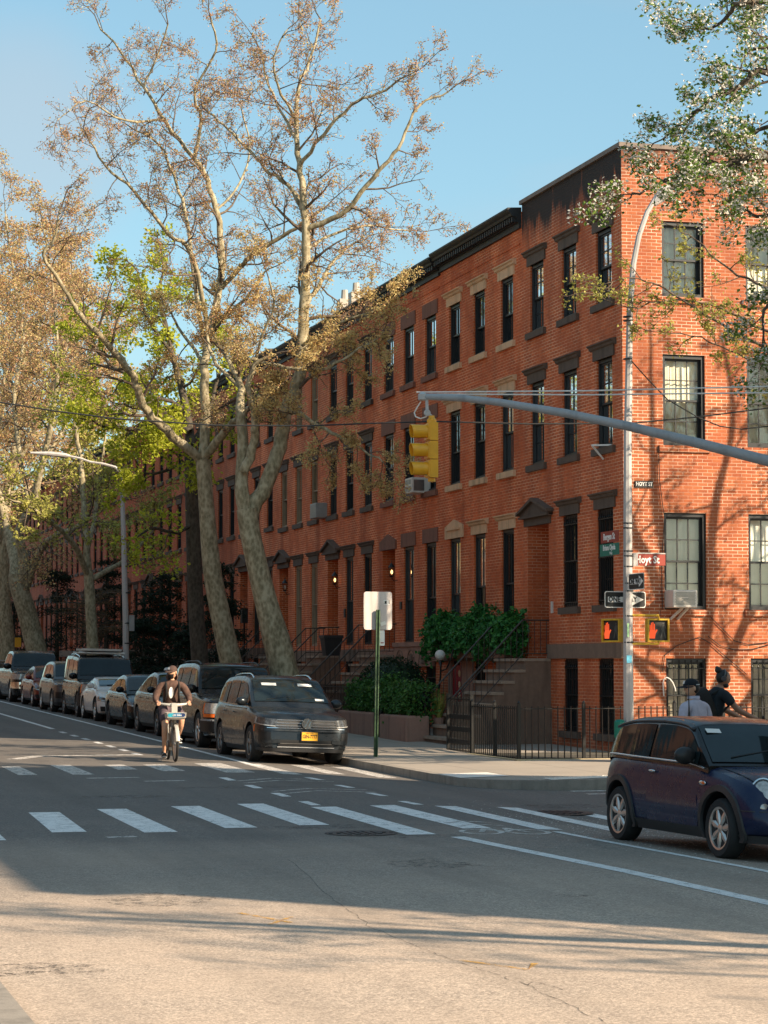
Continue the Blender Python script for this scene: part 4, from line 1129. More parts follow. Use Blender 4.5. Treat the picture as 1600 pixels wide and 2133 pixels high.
st = MB(); st.box(q3.x-.04, q3.x+.0, SY+.051, SY+.0535, q3.z-.025, q3.z+.03); st.box(q3.x+.045, q3.x+.058, SY+.051, SY+.0535, q3.z-.03, q3.z+.048); st.box(q3.x-.055, q3.x-.045, SY+.051, SY+.0535, q3.z-.03, q3.z-.02); st.build('sticker_print', M['black'], pnl)
st = MB(); q3 = b(800,1299); st.bar((q3.x-.05, SY+.055, q3.z-.015), (q3.x+.05, SY+.055, q3.z+.02), .01, .07); st.build('sticker', M['white'], pnl)
q3 = b(797,1329); sm = sign_plate('small_sign', sp, (q3.x, SY+.03, q3.z), .10, .30, (0, -1), 'signwhite', rc=.012)
st = MB(); st.box(q3.x-.03, q3.x+.03, SY+.026, SY+.029, q3.z-.10, q3.z-.085); st.build('red_print', M['redlens'], sm)

ybx = empty('yellow_sign', tuple(atX(37, 1410, -5.0))); tag(ybx, 'small yellow sign on a dark post beyond the pickup truck', 'sign')
q = atX(37, 1338, -5.0); ybx.location = (q.x, q.y, walk_z(q.x, q.y))
mb = MB(); mb.tube([(q.x-.12, q.y, walk_z(q.x,q.y)), (q.x-.12, q.y, q.z+.35)], .035, 6); mb.build('post', M['iron_worn'], ybx)
sign_plate('sign_panel', ybx, (q.x, q.y-.06, q.z), .28, .42, (0, -1), 'yellow', rc=.02)

# iron fence round the corner areaway
def fence_run(mb, p, q, z0, h, sp_=.118, rails=(.06, .96), r=.0125):
    p, q = Vector(p), Vector(q); L = (q-p).length; n = int(L/sp_)
    for i in range(1, n):
        c = p.lerp(q, i/n); mb.tube([(c.x, c.y, z0+.04), (c.x, c.y, z0+h)], r, 4, cap=False)
    for k in rails: mb.bar((p.x, p.y, z0+h*k), (q.x, q.y, z0+h*k), .035, .018)
fe = empty('iron_fence', (-2.85, -1.9, .08)); tag(fe, 'black iron railing fence around the corner house areaway', 'fence')
for p, q in (((-2.85,.95,0),(-2.87,-1.9,0)), ((-2.87,-1.9,0),(-1.62,-1.98,0)), ((-1.62,-1.98,0),(1.2,-2.0,0)), ((1.2,-2,0),(4,-2,0)), ((4,-2,0),(8,-2,0))):
    mb = MB(); fence_run(mb, p, q, .04, 1.03); mb.build('railing', M['iron'], fe)
for x, y in ((-2.85,.95), (-2.86,-.45), (-2.87,-1.9), (-1.62,-1.98), (.2,-2), (1.2,-2), (4,-2), (8,-2)):
    mb = MB(); mb.box(x-.028, x+.028, y-.028, y+.028, .0, 1.12); mb.lathe([(.03,1.12),(.035,1.14),(.001,1.18)], (x, y, 0), n=8); mb.build('post', M['iron'], fe)
gt = MB(); fence_run(gt, (-2.84,2.55,0), (-2.85,1.0,0), .06, 1.14, .1)
for z in (.3, .55, .8): gt.bar((-2.84,2.5,z), (-2.85,1.05,z), .02, .09)
for y in (2.55, 1.03): gt.box(-2.88, -2.81, y-.03, y+.03, .03, 1.26)
gt.build('gate', M['iron'], fe)
ar = MB()
for x0, x1, y0, y1 in ((-2.98,-2.76,-2.1,2.3), (-2.76,8,-2.1,-1.9)): ar.box(x0, x1, y0, y1, -.1, .1)
tag(ar.build('areaway_kerb', M['areacoping']), kind='structure')
ar = MB(); ar.quad((-2.76,-1.9,.108), (12,-1.9,.108), (12,-.002,.108), (-2.76,-.002,.108)); ar.quad((-2.76,-.002,.108), (-.002,-.002,.108), (-.002,4.1,.108), (-2.76,4.1,.108))
tag(ar.build('areaway_paving', M['dirt']), kind='structure')

# planter walls before the row
def planter(y0, y1, label):
    mb = MB(); zt2 = .70 + zg(y0)*.4
    mb.box(-2.75, -2.2, y0, y1, -.05, zt2)
    o = mb.build('planter_wall', M['planter'], None)
    bv = o.modifiers.new('b', 'BEVEL'); bv.width = .05; bv.segments = 3; baked(o)
    tag(o, label, 'planter wall')
planter(5.98, 8.15, 'brown stucco planter wall right of the sign post')
planter(8.8, 11.9, 'brown stucco planter wall left of the sign post')
lf = empty('iron_fence', (-2.4, 8.5, .1)); tag(lf, 'low black iron fence along the planters and farther front yards', 'fence')
for p, q in (((-2.15,6.0,0),(-2.15,12.2,0)), ((-2.35,12.3,0),(-2.35,16.2,0)), ((-2.35,18.2,0),(-2.35,22.2,0)), ((-2.35,24.2,0),(-2.35,28.4,0)), ((-2.35,30.2,0),(-2.35,34.5,0)), ((-2.35,36.5,0),(-2.35,46,0))):
    mb = MB(); fence_run(mb, p, q, zg(p[1])+.1, 1.1, .14); mb.build('railing', M['iron'], lf)
gp = MB(); gp.box(-2.7,-2.64,8.2,8.26,.05,1.25); gp.box(-2.7,-2.64,8.7,8.76,.05,1.25)
fence_run(gp, (-2.67,8.24,0), (-2.67,8.72,0), .1, 1.1, .1); gp.build('gate', M['iron'], lf)

gl = empty('globe_lamp', (-1.5, 7.6, .1)); tag(gl, 'white globe lamp on a curled black post beside the red door', 'lamp')
mb = MB(); mb.tube([(-1.5,7.6,.08), (-1.5,7.6,1.2), (-1.48,7.5,1.6), (-1.5,7.42,1.8), (-1.5,7.47,1.93)], [.03,.025,.022,.022,.05], 6); mb.tube([(-1.48,7.4,1.7),(-1.45,7.15,1.75),(-1.4,7.0,1.95),(-1.35,6.95,2.2)], .018, 5); mb.build('post', M['iron'], gl)
mb = MB(); mb.ball((-1.5,7.47,2.06), .12, 16, 10); mb.build('globe', M['plasticwhite'], gl, smooth=180)

q = atX(690, 1366, -.7)
bn = empty('rubbish_bin', (q.x, q.y, q.z)); tag(bn, 'black tapered bin standing on the railed stoop', 'bin')
mb = MB(); vs = []
for (w, z) in ((.2,0),(.27,.52)):
    vs += [(q.x-w, q.y-w, q.z+z), (q.x+w, q.y-w, q.z+z), (q.x+w, q.y+w, q.z+z), (q.x-w, q.y+w, q.z+z)]
mb.add(vs, [(0,3,2,1),(0,1,5,4),(1,2,6,5),(2,3,7,6),(3,0,4,7)]); mb.box(q.x-.29, q.x+.29, q.y-.29, q.y+.29, q.z+.50, q.z+.545); mb.build('body', M['blacktrim'], bn)
lid = MB(); lid.box(q.x-.28, q.x+.28, q.y-.28, q.y+.28, q.z+.546, q.z+.58); lid.build('lid', M['blacktrim'], bn)

# air conditioners
def ac(label, c, w, h, d, fn, kind):
    o = empty('air_conditioner', fn(c[0], 0, c[1])); tag(o, label, 'air conditioner')
    mb = MB(); fbox(mb, fn, c[0]-w/2, c[0]+w/2, -d, .1, c[1], c[1]+h); bo = mb.build('case', M['plasticwhite' if kind != 'box' else 'plasticgrey'], o)
    bv = bo.modifiers.new('b', 'BEVEL'); bv.width = .025; bv.segments = 3; baked(bo)
    g = MB()
    if kind == 'mesh':
        for i in range(19):
            for j in range(10):
                a = c[0]-w/2+.05 + (w-.1)*(i+.5*(j % 2))/19; z = c[1]+.05 + (h-.1)*j/9.5
                if abs(i-9) < 3 and abs(j-5) < 1: continue
                fbox(g, fn, a, a+.016, -d-.003, -d+.01, z, z+.018)
        fbox(g, fn, c[0]-.07, c[0]+.07, -d-.004, -d+.01, c[1]+h/2-.012, c[1]+h/2+.012)
        g.build('grille', M['alloy_dark'], o)
        s = MB(); q = fn(c[0]-.0, 0, c[1]); s.bar(fn(c[0]-.02,-d*.75,c[1]), fn(c[0]-.15,-.02,c[1]-.22), .04); s.bar(fn(c[0]+.1,-d*.75,c[1]), fn(c[0]-.0,-.02,c[1]-.22), .04); s.build('bracket', M['plasticwhite'], o)
    elif kind == 'louvre':
        for i in range(2):
            for j in range(2):
                fbox(g, fn, c[0]-w/2+.06+i*(w/2-.04), c[0]-.03+i*(w/2-.03), -d-.004, -d+.02, c[1]+.05+j*(h/2-.02), c[1]+h/2-.02+j*(h/2-.03))
        fbox(g, fn, c[0]-w/2-.004, c[0]-w/2+.02, -d+.06, -.08, c[1]+.06, c[1]+h-.06)
        g.build('grille', M['alloy_dark'], o)
    else:
        for i in range(9): fbox(g, fn, c[0]-w/2+.04, c[0]+w/2-.04, -d-.004, -d+.01, c[1]+.04+i*(h-.08)/9, c[1]+.055+i*(h-.08)/9)
        g.build('louvres', M['alloy_dark'], o)
    return o
q0 = atY(1425, 1247, -.35)
ac('white air conditioner with perforated front in the corner house side window', (q0.x, q0.z-.18), .52, .35, .42, FH, 'mesh')
q0 = atX(850, 1012, -.42); ac('pale air conditioner with four dark panels just left of the traffic light', (q0.y, q0.z-.2), .62, .4, .42, FB, 'louvre')
q0 = atX(655, 1066, -.3); ac('grey metal air conditioner box under a tan framed window', (q0.y, q0.z-.2), .75, .45, .35, FB, 'box')

# ------------------------------------------------------------------ foliage
def leaf_add(mb, p, size, rng, mi=0, flat=None, elong=1.5):
    """one leaf: a folded diamond of two faces"""
    d = Vector((rng.gauss(0,1), rng.gauss(0,1), rng.gauss(0,1)*.7))
    if d.length < .01: d = Vector((1,0,0))
    d.normalize()
    n = Vector((rng.gauss(0,1), rng.gauss(0,1), rng.gauss(0,1)))
    if flat is not None: n = n*.5 + flat
    s = d.cross(n)
    if s.length < .01: s = d.orthogonal()
    s.normalize(); up = s.cross(d)*.18
    a = size*rng.uniform(.65, 1.25); b = a/elong
    p = Vector(p)
    mb.add([p - d*a*.5, p + s*b*.5 + up*a, p + d*a*.5, p - s*b*.5 + up*a], [(0,1,2), (0,2,3)], mi)

def blob_leaves(mb, c, r, n, size, rng, mi=0, shell=.55):
    for _ in range(n):
        d = Vector((rng.gauss(0,1), rng.gauss(0,1), rng.gauss(0,1))).normalized()
        k = rng.uniform(shell, 1.02)
        leaf_add(mb, (c[0]+d.x*r[0]*k, c[1]+d.y*r[1]*k, c[2]+d.z*r[2]*k), size, rng, mi, flat=d)

def hedge(name, label, cat, x0, x1, y0, y1, z0, z1, n, mat, size, seed, ragged=.12, droop=0, core='leaf_bush'):
    rng = random.Random(seed); root = empty(name, ((x0+x1)/2, (y0+y1)/2, z0)); tag(root, label, cat)
    mb = MB()
    top = lambda y: z1 + ragged*2.2*mnoise.noise(Vector((y*1.1, seed, 0))) + ragged*mnoise.noise(Vector((y*3.1, seed, 4)))
    bot = lambda y: z0 - droop*(.5+mnoise.noise(Vector((y*1.7, seed, 9)))) 
    for _ in range(n):
        y = rng.uniform(y0, y1); zt_, zb2 = top(y), bot(y); z = rng.uniform(zb2, zt_)
        t = (z-zb2)/max(.01, zt_-zb2); b = math.sqrt(max(0, 1-(2*t-1)**6))
        e = min(1, (y-y0)/.25+.3, (y1-y)/.25+.3)
        bul = .13*mnoise.noise(Vector((y*2.3, z*2.3, seed)))
        side = rng.random()
        cxm, hw_ = (x0+x1)/2, (x1-x0)/2*b*e
        if side < .62: x = cxm - hw_ - bul - rng.random()*.07; fl = Vector((-1,-.2,.5))
        elif side < .85: x = rng.uniform(cxm-hw_, cxm+hw_); z = zt_ + rng.uniform(-.06, .05); fl = Vector((-.3,0,1))
        else: x = rng.uniform(cxm-hw_, cxm+hw_); fl = Vector((-.4,-1,.3)); y = min(y, y0 + rng.random()*.12) if rng.random() < .5 else y
        sp_ = .035 if rng.random() < .85 else .11
        leaf_add(mb, (x+rng.gauss(0,sp_), y+rng.gauss(0,sp_), z+rng.gauss(0,sp_)), size*rng.choice((.6,.85,1,1.15)), rng, 0, flat=fl, elong=1.25)
    mb.build('leaves', M[mat], root, fix=False)
    c = MB(); n2 = max(2, int((y1-y0)/.35))
    for i in range(n2):
        y = y0 + (y1-y0)*(i+.5)/n2; zc2 = (top(y)+bot(y))/2
        e = min(1, (i+.5)/2.5, (n2-i-.5)/2.5); c.ball(((x0+x1)/2+.05, y, zc2), ((x1-x0)*.34*e, .26, (top(y)-bot(y))*.38*(.5+.5*e)), 8, 6)
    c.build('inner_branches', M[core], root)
    return root
hedge('hedge', 'clipped leafy green hedge on the planter right of the sign post', 'hedge', -2.6, -1.9, 6.0, 8.3, .68, 1.36, 2600, 'leaf_hedge', .085, 3)
hedge('hedge', 'clipped leafy green hedge on the planter left of the sign post', 'hedge', -2.6, -1.9, 8.55, 11.7, .72, 1.42, 3000, 'leaf_hedge', .085, 5)
hedge('ivy', 'thick green ivy spilling over the ledge under the parlour windows', 'ivy', -.62, -.08, 5.5, 11.7, 2.42, 2.86, 5600, 'leaf_ivy', .125, 8, .22, .55)
iv = MB(); iv.box(-.4, -.075, 6.2, 11.6, 2.0, 2.32); iv.build('window_ledge', M['planter'], h2)
rng = random.Random(21)
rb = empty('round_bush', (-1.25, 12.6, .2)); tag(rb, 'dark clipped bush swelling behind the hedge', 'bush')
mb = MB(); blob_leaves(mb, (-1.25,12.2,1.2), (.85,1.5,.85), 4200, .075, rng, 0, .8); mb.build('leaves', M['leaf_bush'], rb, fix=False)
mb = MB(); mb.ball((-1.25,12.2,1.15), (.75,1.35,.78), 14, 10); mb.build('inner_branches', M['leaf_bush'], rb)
pg = empty('potted_grass', (-1.95, 6.35, .5)); tag(pg, 'wispy pale grass in a pot on the corner stoop steps', 'plant')
mb = MB(); mb.lathe([(.09,0),(.13,.22),(.11,.22),(.001,.19)], (-1.95,6.1,.46), n=12); mb.build('pot', M['planter'], pg)
mb = MB()
for i in range(110):
    a = rng.uniform(0, 2*PI); l = rng.uniform(.3,.75); t = rng.uniform(.1,.45)
    p = Vector((-1.95+.05*math.cos(a), 6.1+.05*math.sin(a), .66)); q = p + Vector((math.cos(a)*l*t, math.sin(a)*l*t, l)); s = Vector((-math.sin(a), math.cos(a), 0))*.007
    mb.add([p-s, p+s, p.lerp(q,.6)+s*.7+Vector((0,0,.05)), q, p.lerp(q,.6)-s*.7+Vector((0,0,.05))], [(0,1,2,4), (4,2,3)])
mb.build('blades', M['leaf_olive'], pg, fix=False)

# ------------------------------------------------------------------ trees
def jitter_dir(d, rng, k):
    return (d + Vector((rng.gauss(0,k), rng.gauss(0,k), rng.gauss(0,k)))).normalized()

def sub_branch(tw, lf, p0, d, L, r, lev, P, rng):
    n = 5 if lev < P['levels'] else 3
    pts = [p0]; dirs = [d]; p = p0.copy()
    for i in range(n):
        d = jitter_dir(d, rng, P['wig']); d.z += P['up']/n*(1 if lev < 3 else .5); d.normalize()
        p = p + d*(L/n); pts.append(p); dirs.append(d)
    rad = [max(P['rmin'], r*(1-.75*i/n)) for i in range(n+1)]
    if lev <= 2 or P['twigs']: tw.tube(pts, rad, 5 if lev == 1 else 3, cap=False)
    if lev >= P['levels']:
        for q in pts[1:]:
            for _ in range(P['leaves']):
                if rng.random() < P['leafp']:
                    w = rng.random(); mi = 0
                    for j, m in enumerate(P['mix']):
                        if w < m: mi = j; break
                        w -= m
                    o = Vector((rng.gauss(0,1), rng.gauss(0,1), rng.gauss(0,1)))*P['spread']
                    leaf_add(lf, q+o, P['lsize'][mi] if isinstance(P['lsize'], (list, tuple)) else P['lsize'], rng, mi)
        return
    m = P['kids'][lev]
    for i in range(m):
        t = .18 + .82*(i+rng.random())/m; k = min(n-1, int(t*n)); q = pts[k].lerp(pts[k+1], t*n-k)
        dd = dirs[k+1]; pr = dd.orthogonal().normalized(); pr.rotate(Matrix.Rotation(rng.uniform(0, 2*PI), 3, dd))
        nd = (dd*P['fwd'] + pr*.9).normalized()
        sub_branch(tw, lf, q, nd, L*P['ratio']*rng.uniform(.6,1.15)*(1.05-.4*t), rad[k]*.62, lev+1, P, rng)

PBASE = dict(levels=3, kids=[0,6,5,4], ratio=.52, wig=.22, up=.10, fwd=.75, rmin=.006, leaves=2, leafp=.75, spread=.05, lsize=.075, mix=[1], twigs=True, gap=.55, blen=2.1, depth=.9, start=.25)

def tree(name, label, cat, group, base_px, Y, trunk, limbs, bark, leaf_mats, seed, world=False, **kw):
    """trunk and limbs follow sight lines measured in the photo, set at their distance and spread in depth; crown is grown from them.
    trunk/limbs: list of (px, py, radius[, depth offset])"""
    P = dict(PBASE); P.update(kw); rng = random.Random(seed)
    base = Vector(base_px) if len(base_px) == 3 else atY(base_px[0], base_px[1], Y)
    root = empty(name, (base.x, base.y, walk_z(base.x, base.y))); tag(root, label, cat, group)
    tr = MB(); tw = MB(); lf = MB(); off = root.location
    def line(seq, wig):
        pts = []; rad = []
        for k, s in enumerate(seq):
            if world: pts.append(Vector(s[:3])); rad.append(s[3]); continue
            dy = s[3] if len(s) > 3 else 0
            pts.append(atY(s[0], s[1], Y+dy)); rad.append(s[2])
        out = []; ro = []
        for i in range(len(pts)-1):
            p_1 = pts[max(0,i-1)]; p0, p1 = pts[i], pts[i+1]; p2 = pts[min(len(pts)-1, i+2)]
            for j in range(4):
                t = j/4
                q = .5*((2*p0) + (p1-p_1)*t + (2*p_1-5*p0+4*p1-p2)*t*t + (3*p0-p_1-3*p1+p2)*t**3)
                if j and wig: q = q + Vector((rng.gauss(0,wig), rng.gauss(0,wig), rng.gauss(0,wig)))
                out.append(q); ro.append(rad[i]*(1-t)+rad[i+1]*t)
        out.append(pts[-1]); ro.append(rad[-1])
        return out, ro
    tp, trd = line(trunk, 0)
    foot = Vector((tp[0].x + (tp[0].x-tp[2].x)*.0, tp[0].y, walk_z(tp[0].x, tp[0].y)-.1))
    if tp[0].z > foot.z + .15:
        sl = (tp[0]-tp[3]); k = (tp[0].z-foot.z)/max(.05, -sl.z) if sl.z < -.02 else 0
        foot.x = tp[0].x + sl.x*min(k, 6)*.7
        mid = tp[0].lerp(foot, .6)
        tp = [foot, mid] + tp; trd = [trd[0]*1.3, trd[0]*1.05] + trd
    tr.tube(tp, trd, 14, cap=False)
    P0 = P
    for lm in limbs:
        opts = {}
        if isinstance(lm, dict): opts = lm; lm = lm['l']
        PP = dict(P0); PP.update({k: v for k, v in opts.items() if k != 'l'})
        lp_, lr = line(lm, .02)
        tr.tube(lp_, lr, 8, cap=False)
        # grow along the limb
        L = sum((b-a).length for a, b in zip(lp_[:-1], lp_[1:])); s = L*PP['start'] if not opts.get('s0') else opts['s0']; acc = 0
        ang = rng.uniform(0, 2*PI)
        for i in range(len(lp_)-1):
            seg = (lp_[i+1]-lp_[i]).length; d = (lp_[i+1]-lp_[i]).normalized()
            while s < acc+seg:
                t = (s-acc)/seg; q = lp_[i].lerp(lp_[i+1], t); frac = s/L
                ang += 2.4 + rng.gauss(0,.5); pr = d.orthogonal().normalized(); pr.rotate(Matrix.Rotation(ang, 3, d))
                pr.y *= PP['depth']
                nd = (d*rng.uniform(.35,.9) + pr).normalized()
                bl = PP['blen']*rng.uniform(.55,1.15)*(1-.45*frac)
                sub_branch(tw, lf, q, nd, bl, max(.012, min(.05, lr[i]*.45)), 1, PP, rng)
                s += PP['gap']*rng.uniform(.7,1.3)
            acc += seg
        sub_branch(tw, lf, lp_[-1], (lp_[-1]-lp_[-2]).normalized(), PP['blen']*.6, max(.01, lr[-1]*.9), 1, PP, rng)
    to = tr.build('trunk', M[bark], root, smooth=180, fix=False)
    tw.build('twigs', M['bark_twig'], root, smooth=180, fix=False)
    lf.build('crown', [M[m] for m in leaf_mats], root, fix=False)
    return root

SYC = dict(leaves=4, leafp=.78, spread=.06, lsize=[.05,.06], mix=[.75,.25], gap=.5, blen=2.2, kids=[0,6,5,4], up=.14)
GRP = 'street trees along the row'
# two-stemmed sycamore nearest the crossing
tree('sycamore_tree', 'tall pale sycamore forking low, its leaning trunk just left of the square sign', 'tree', GRP, (600,1440), 9.8,
     [(602,1440,.34),(590,1390,.33),(575,1330,.32),(556,1260,.27),(540,1195,.25),(522,1115,.24),(514,1060,.24)],
     [dict(l=[(512,1075,.2),(503,1000,.15),(506,920,.13),(500,850,.11),(500,800,.08,.5),(470,740,.05,1)], mix=[.3,.7], leaves=7, leafp=.9, blen=1.9, s0=3.0),
      dict(l=[(508,980,.12,-.2),(530,920,.10,-.4),(531,870,.09,-.6),(518,815,.07,-1),(530,760,.05,-1.2),(570,740,.04,-1.5)], mix=[.3,.7], leaves=7, leafp=.9, blen=1.9, s0=2.2),
      [(520,1080,.2),(556,1005,.18),(584,930,.17),(594,860,.16),(616,800,.15),(630,730,.14),(633,640,.125),(636,560,.115),(637,480,.10),(631,400,.085),(619,320,.07,.3),(617,250,.055,.4),(624,180,.045,.5),(650,110,.03,.8),(668,40,.02,1)],
      dict(l=[(636,480,.075),(706,450,.065,-.5),(752,400,.06,-.9),(800,344,.05,-1.3),(838,294,.04,-1.5),(872,222,.03,-1.6),(935,190,.018,-1.8)], blen=1.7),
      [(634,440,.06),(600,385,.05,.6),(550,350,.042,1),(519,312,.036,1.4),(475,269,.03,1.7),(437,237,.02,2)],
      [(625,345,.05),(675,281,.042,-.8),(731,219,.036,-1.2),(787,194,.03,-1.5),(844,160,.018,-2)],
      [(632,650,.06),(655,610,.055,.8),(682,562,.045,1.3),(719,519,.032,1.6),(760,500,.02,2)],
      dict(l=[(585,880,.05,-.3),(600,856,.055,-.6),(640,872,.05,-1.2),(690,902,.04,-1.8),(735,925,.03,-2.2),(800,965,.015,-2.6)], mix=[.25,.75], leaves=7, leafp=.9, s0=.8, gap=.4, blen=1.7),
      dict(l=[(527,749,.05,-.8),(570,760,.05,-1),(622,769,.045,-1.4),(670,770,.04,-1.8),(730,740,.03,-2.1),(800,690,.015,-2.4)], mix=[.15,.85], leaves=7, leafp=.9, s0=.4, gap=.35, blen=1.7),
      dict(l=[(630,720,.04,-.6),(680,690,.035,-1.2),(740,660,.03,-1.7),(800,640,.015,-2)], mix=[.1,.9], s0=.4, gap=.33, blen=1.7, leaves=7),
      dict(l=[(505,810,.05,.5),(450,760,.045,.9),(430,690,.035,1.4),(450,630,.02,1.8)], mix=[.3,.7], leaves=7, leafp=.9, blen=1.9, s0=.4),
      dict(l=[(530,770,.045,-.5),(545,700,.035,-.9),(570,640,.03,-1.3),(560,580,.02,-1.6)], mix=[.3,.7], leaves=7, leafp=.9, blen=1.9, s0=.4),
      [(618,300,.04,.2),(590,240,.032,.8),(560,180,.026,1.2),(545,110,.018,1.5)],
      [(617,250,.04,.3),(580,180,.03,-.4),(570,120,.022,-.8),(600,60,.015,-1)],
      [(637,520,.04),(690,490,.034,.6),(760,470,.028,1.2),(850,480,.015,1.8)]],
     'bark_syc', ['bud_red','bud_gold'], 1, **SYC)
tree('sycamore_tree', 'slender pale sycamore with a great limb arching left, behind the two dark vehicles', 'tree', GRP, (490,1430), 15.4,
     [(492,1430,.30),(486,1400,.29),(470,1330,.27),(453,1250,.25),(441,1180,.235),(432,1080,.205),(426,1000,.19),(423,958,.19)],
     [[(423,965,.14),(411,950,.13),(350,897,.12,-.4),(311,862,.11,-.7),(289,819,.10,-1),(280,784,.095,-1.2),(245,740,.09,-1.5),(214,705,.08,-1.8),(184,674,.072,-2),(156,637,.06,-2.2),(125,587,.05,-2.5),(90,531,.04,-2.8),(112,500,.03,-3),(125,437,.02,-3.2)],
      [(424,960,.14),(428,880,.13),(425,800,.12),(432,720,.11,.3),(450,640,.10,.6),(462,550,.09,.9),(450,437,.08,1.2),(425,362,.07,1.5),(400,325,.06,1.7),(344,250,.05,2),(300,181,.042,2.3),(250,106,.032,2.6),(205,50,.02,3)],
      [(425,955,.12),(455,915,.11,-.4),(485,880,.10,-.9),(520,850,.06,-1.4)],
      [(406,330,.05,1.6),(419,250,.045,1.2),(406,187,.036,.8),(450,106,.03,.4),(440,40,.02,0)],
      [(435,700,.07,.3),(400,531,.06,-.4),(350,487,.05,-.9),(281,400,.04,-1.5),(219,344,.03,-2),(181,281,.018,-2.4)],
      [(430,740,.07,.2),(410,620,.06,.8),(387,450,.05,1.4),(369,387,.042,1.8),(330,300,.03,2.2),(280,270,.02,2.5)],
      [(462,600,.07,.9),(500,556,.065,.3),(525,531,.06,-.2),(575,500,.055,-.7),(628,466,.045,-1.2),(680,430,.02,-1.7)],
      [(344,250,.035,2),(260,250,.03,1.4),(180,210,.02,.8),(120,250,.012,.4)],
      dict(l=[(430,760,.05,.3),(400,720,.045,1.1),(370,680,.035,1.7),(350,640,.02,2.2)], mix=[.2,.8], leaves=7, leafp=.9, blen=1.9),
      dict(l=[(440,680,.05,.4),(490,640,.045,-.2),(530,600,.035,-.7),(560,560,.02,-1)], mix=[.4,.6], leaves=7, leafp=.9, blen=1.9),
      [(300,181,.03,2.3),(330,110,.026,1.9),(350,50,.02,1.5)],
      [(450,437,.035,1.2),(500,380,.03,1.6),(520,300,.024,2),(500,220,.016,2.3)]],
     'bark_syc', ['bud_red','bud_gold'], 2, **SYC)
# maple with fresh lime leaves
MAP = dict(leaves=4, leafp=.85, spread=.10, lsize=.13, mix=[1], gap=.42, blen=2.0, kids=[0,5,4,3], up=.04, levels=3)
tree('maple_tree', 'dark trunked maple in bright lime green leaf behind the sycamores', 'tree', GRP, (412,1440), 20.6,
     [(420,1440,.26),(416,1370,.24),(409,1280,.22),(405,1180,.215),(402,1080,.21),(400,1000,.20),(397,930,.18)],
     [[(397,940,.12),(370,925,.11,-.5),(340,915,.09,-1),(300,897,.07,-1.6),(260,893,.05,-2.1),(205,885,.025,-2.6)],
      [(397,930,.14),(390,860,.12,.5),(370,780,.10,1),(350,700,.08,1.5),(330,620,.06,1.8),(340,560,.03,2)],
      [(396,900,.09),(340,860,.08,.8),(290,800,.06,1.4),(230,760,.045,2),(190,720,.02,2.4)],
      [(395,930,.09),(430,870,.07,1),(450,800,.05,1.6),(470,740,.03,2)],
      dict(l=[(404,1090,.06),(370,1110,.05,-.5),(320,1100,.04,-1),(285,1120,.02,-1.4)], gap=.7, leafp=.5),
      [(380,850,.06,-.4),(330,830,.05,-1.2),(290,850,.04,-1.8),(240,840,.02,-2.2)],
      [(360,740,.05,1.2),(300,650,.04,.6),(290,580,.03,.2)],
      [(398,960,.05,-.3),(330,985,.04,-1),(280,980,.02,-1.5)]],
     'bark_dark', ['leaf_lime'], 3, **MAP)
tree('young_tree', 'small street tree with thin yellow green leaf beside the tall lamp post', 'tree', GRP, (194,1420), 40,
     [(195,1420,.24),(193,1345,.22),(190,1290,.20),(187,1235,.19),(184,1190,.17)],
     [[(184,1200,.12),(150,1130,.10,-1),(110,1090,.08,-1.8),(70,1060,.05,-2.5),(20,1040,.02,-3)],
      [(186,1210,.12),(240,1180,.09,.6),(290,1140,.06,1.2),(330,1090,.03,1.8)],
      [(184,1190,.14),(178,1100,.12),(172,1000,.10,.6),(160,900,.07,1),(150,840,.03,1.3)],
      [(182,1150,.09),(200,1060,.08,.8),(212,980,.06,1.4),(220,900,.03,2)]],
     'bark_syc', ['leaf_olive'], 4, leaves=4, leafp=.8, spread=.13, lsize=.15, gap=.6, blen=2.8, kids=[0,5,4,3], levels=3, rmin=.009)
FAR = dict(leaves=4, leafp=.85, spread=.13, lsize=[.11,.12], mix=[.65,.35], gap=.5, blen=3.4, kids=[0,6,5,4], up=.12, rmin=.009)
tree('sycamore_tree', 'stout leaning sycamore with three big limbs at the left, above the pickup', 'tree', GRP, (80,1400), 57,
     [(88,1400,.48),(75,1350,.45),(56,1275,.42),(40,1225,.40),(36,1195,.38)],
     [[(34,1230,.28),(30,1162,.26,1),(17,1106,.22,2),(5,1060,.18,3),(-10,980,.14,3.5),(0,880,.10,4),(10,760,.06,4.5),(20,620,.03,5)],
      [(44,1225,.26),(52,1180,.24,-.5),(40,1110,.2,-1),(65,1050,.17,-1.8),(90,960,.14,-2.4),(110,860,.11,-3),(120,740,.08,-3.6),(110,600,.05,-4),(90,470,.03,-4.4)],
      [(50,1235,.2),(84,1145,.17,-1),(118,1115,.13,-2),(170,1090,.09,-3),(230,1050,.04,-4)],
      [(65,1060,.14,-1.5),(40,940,.11,0),(30,820,.09,1),(50,700,.06,2),(60,560,.03,3)],
      [(90,960,.1,-2.4),(150,860,.08,-1.4),(180,760,.06,-.6),(200,660,.03,0)]],
     'bark_syc', ['bud_gold','bud_red'], 5, **FAR)
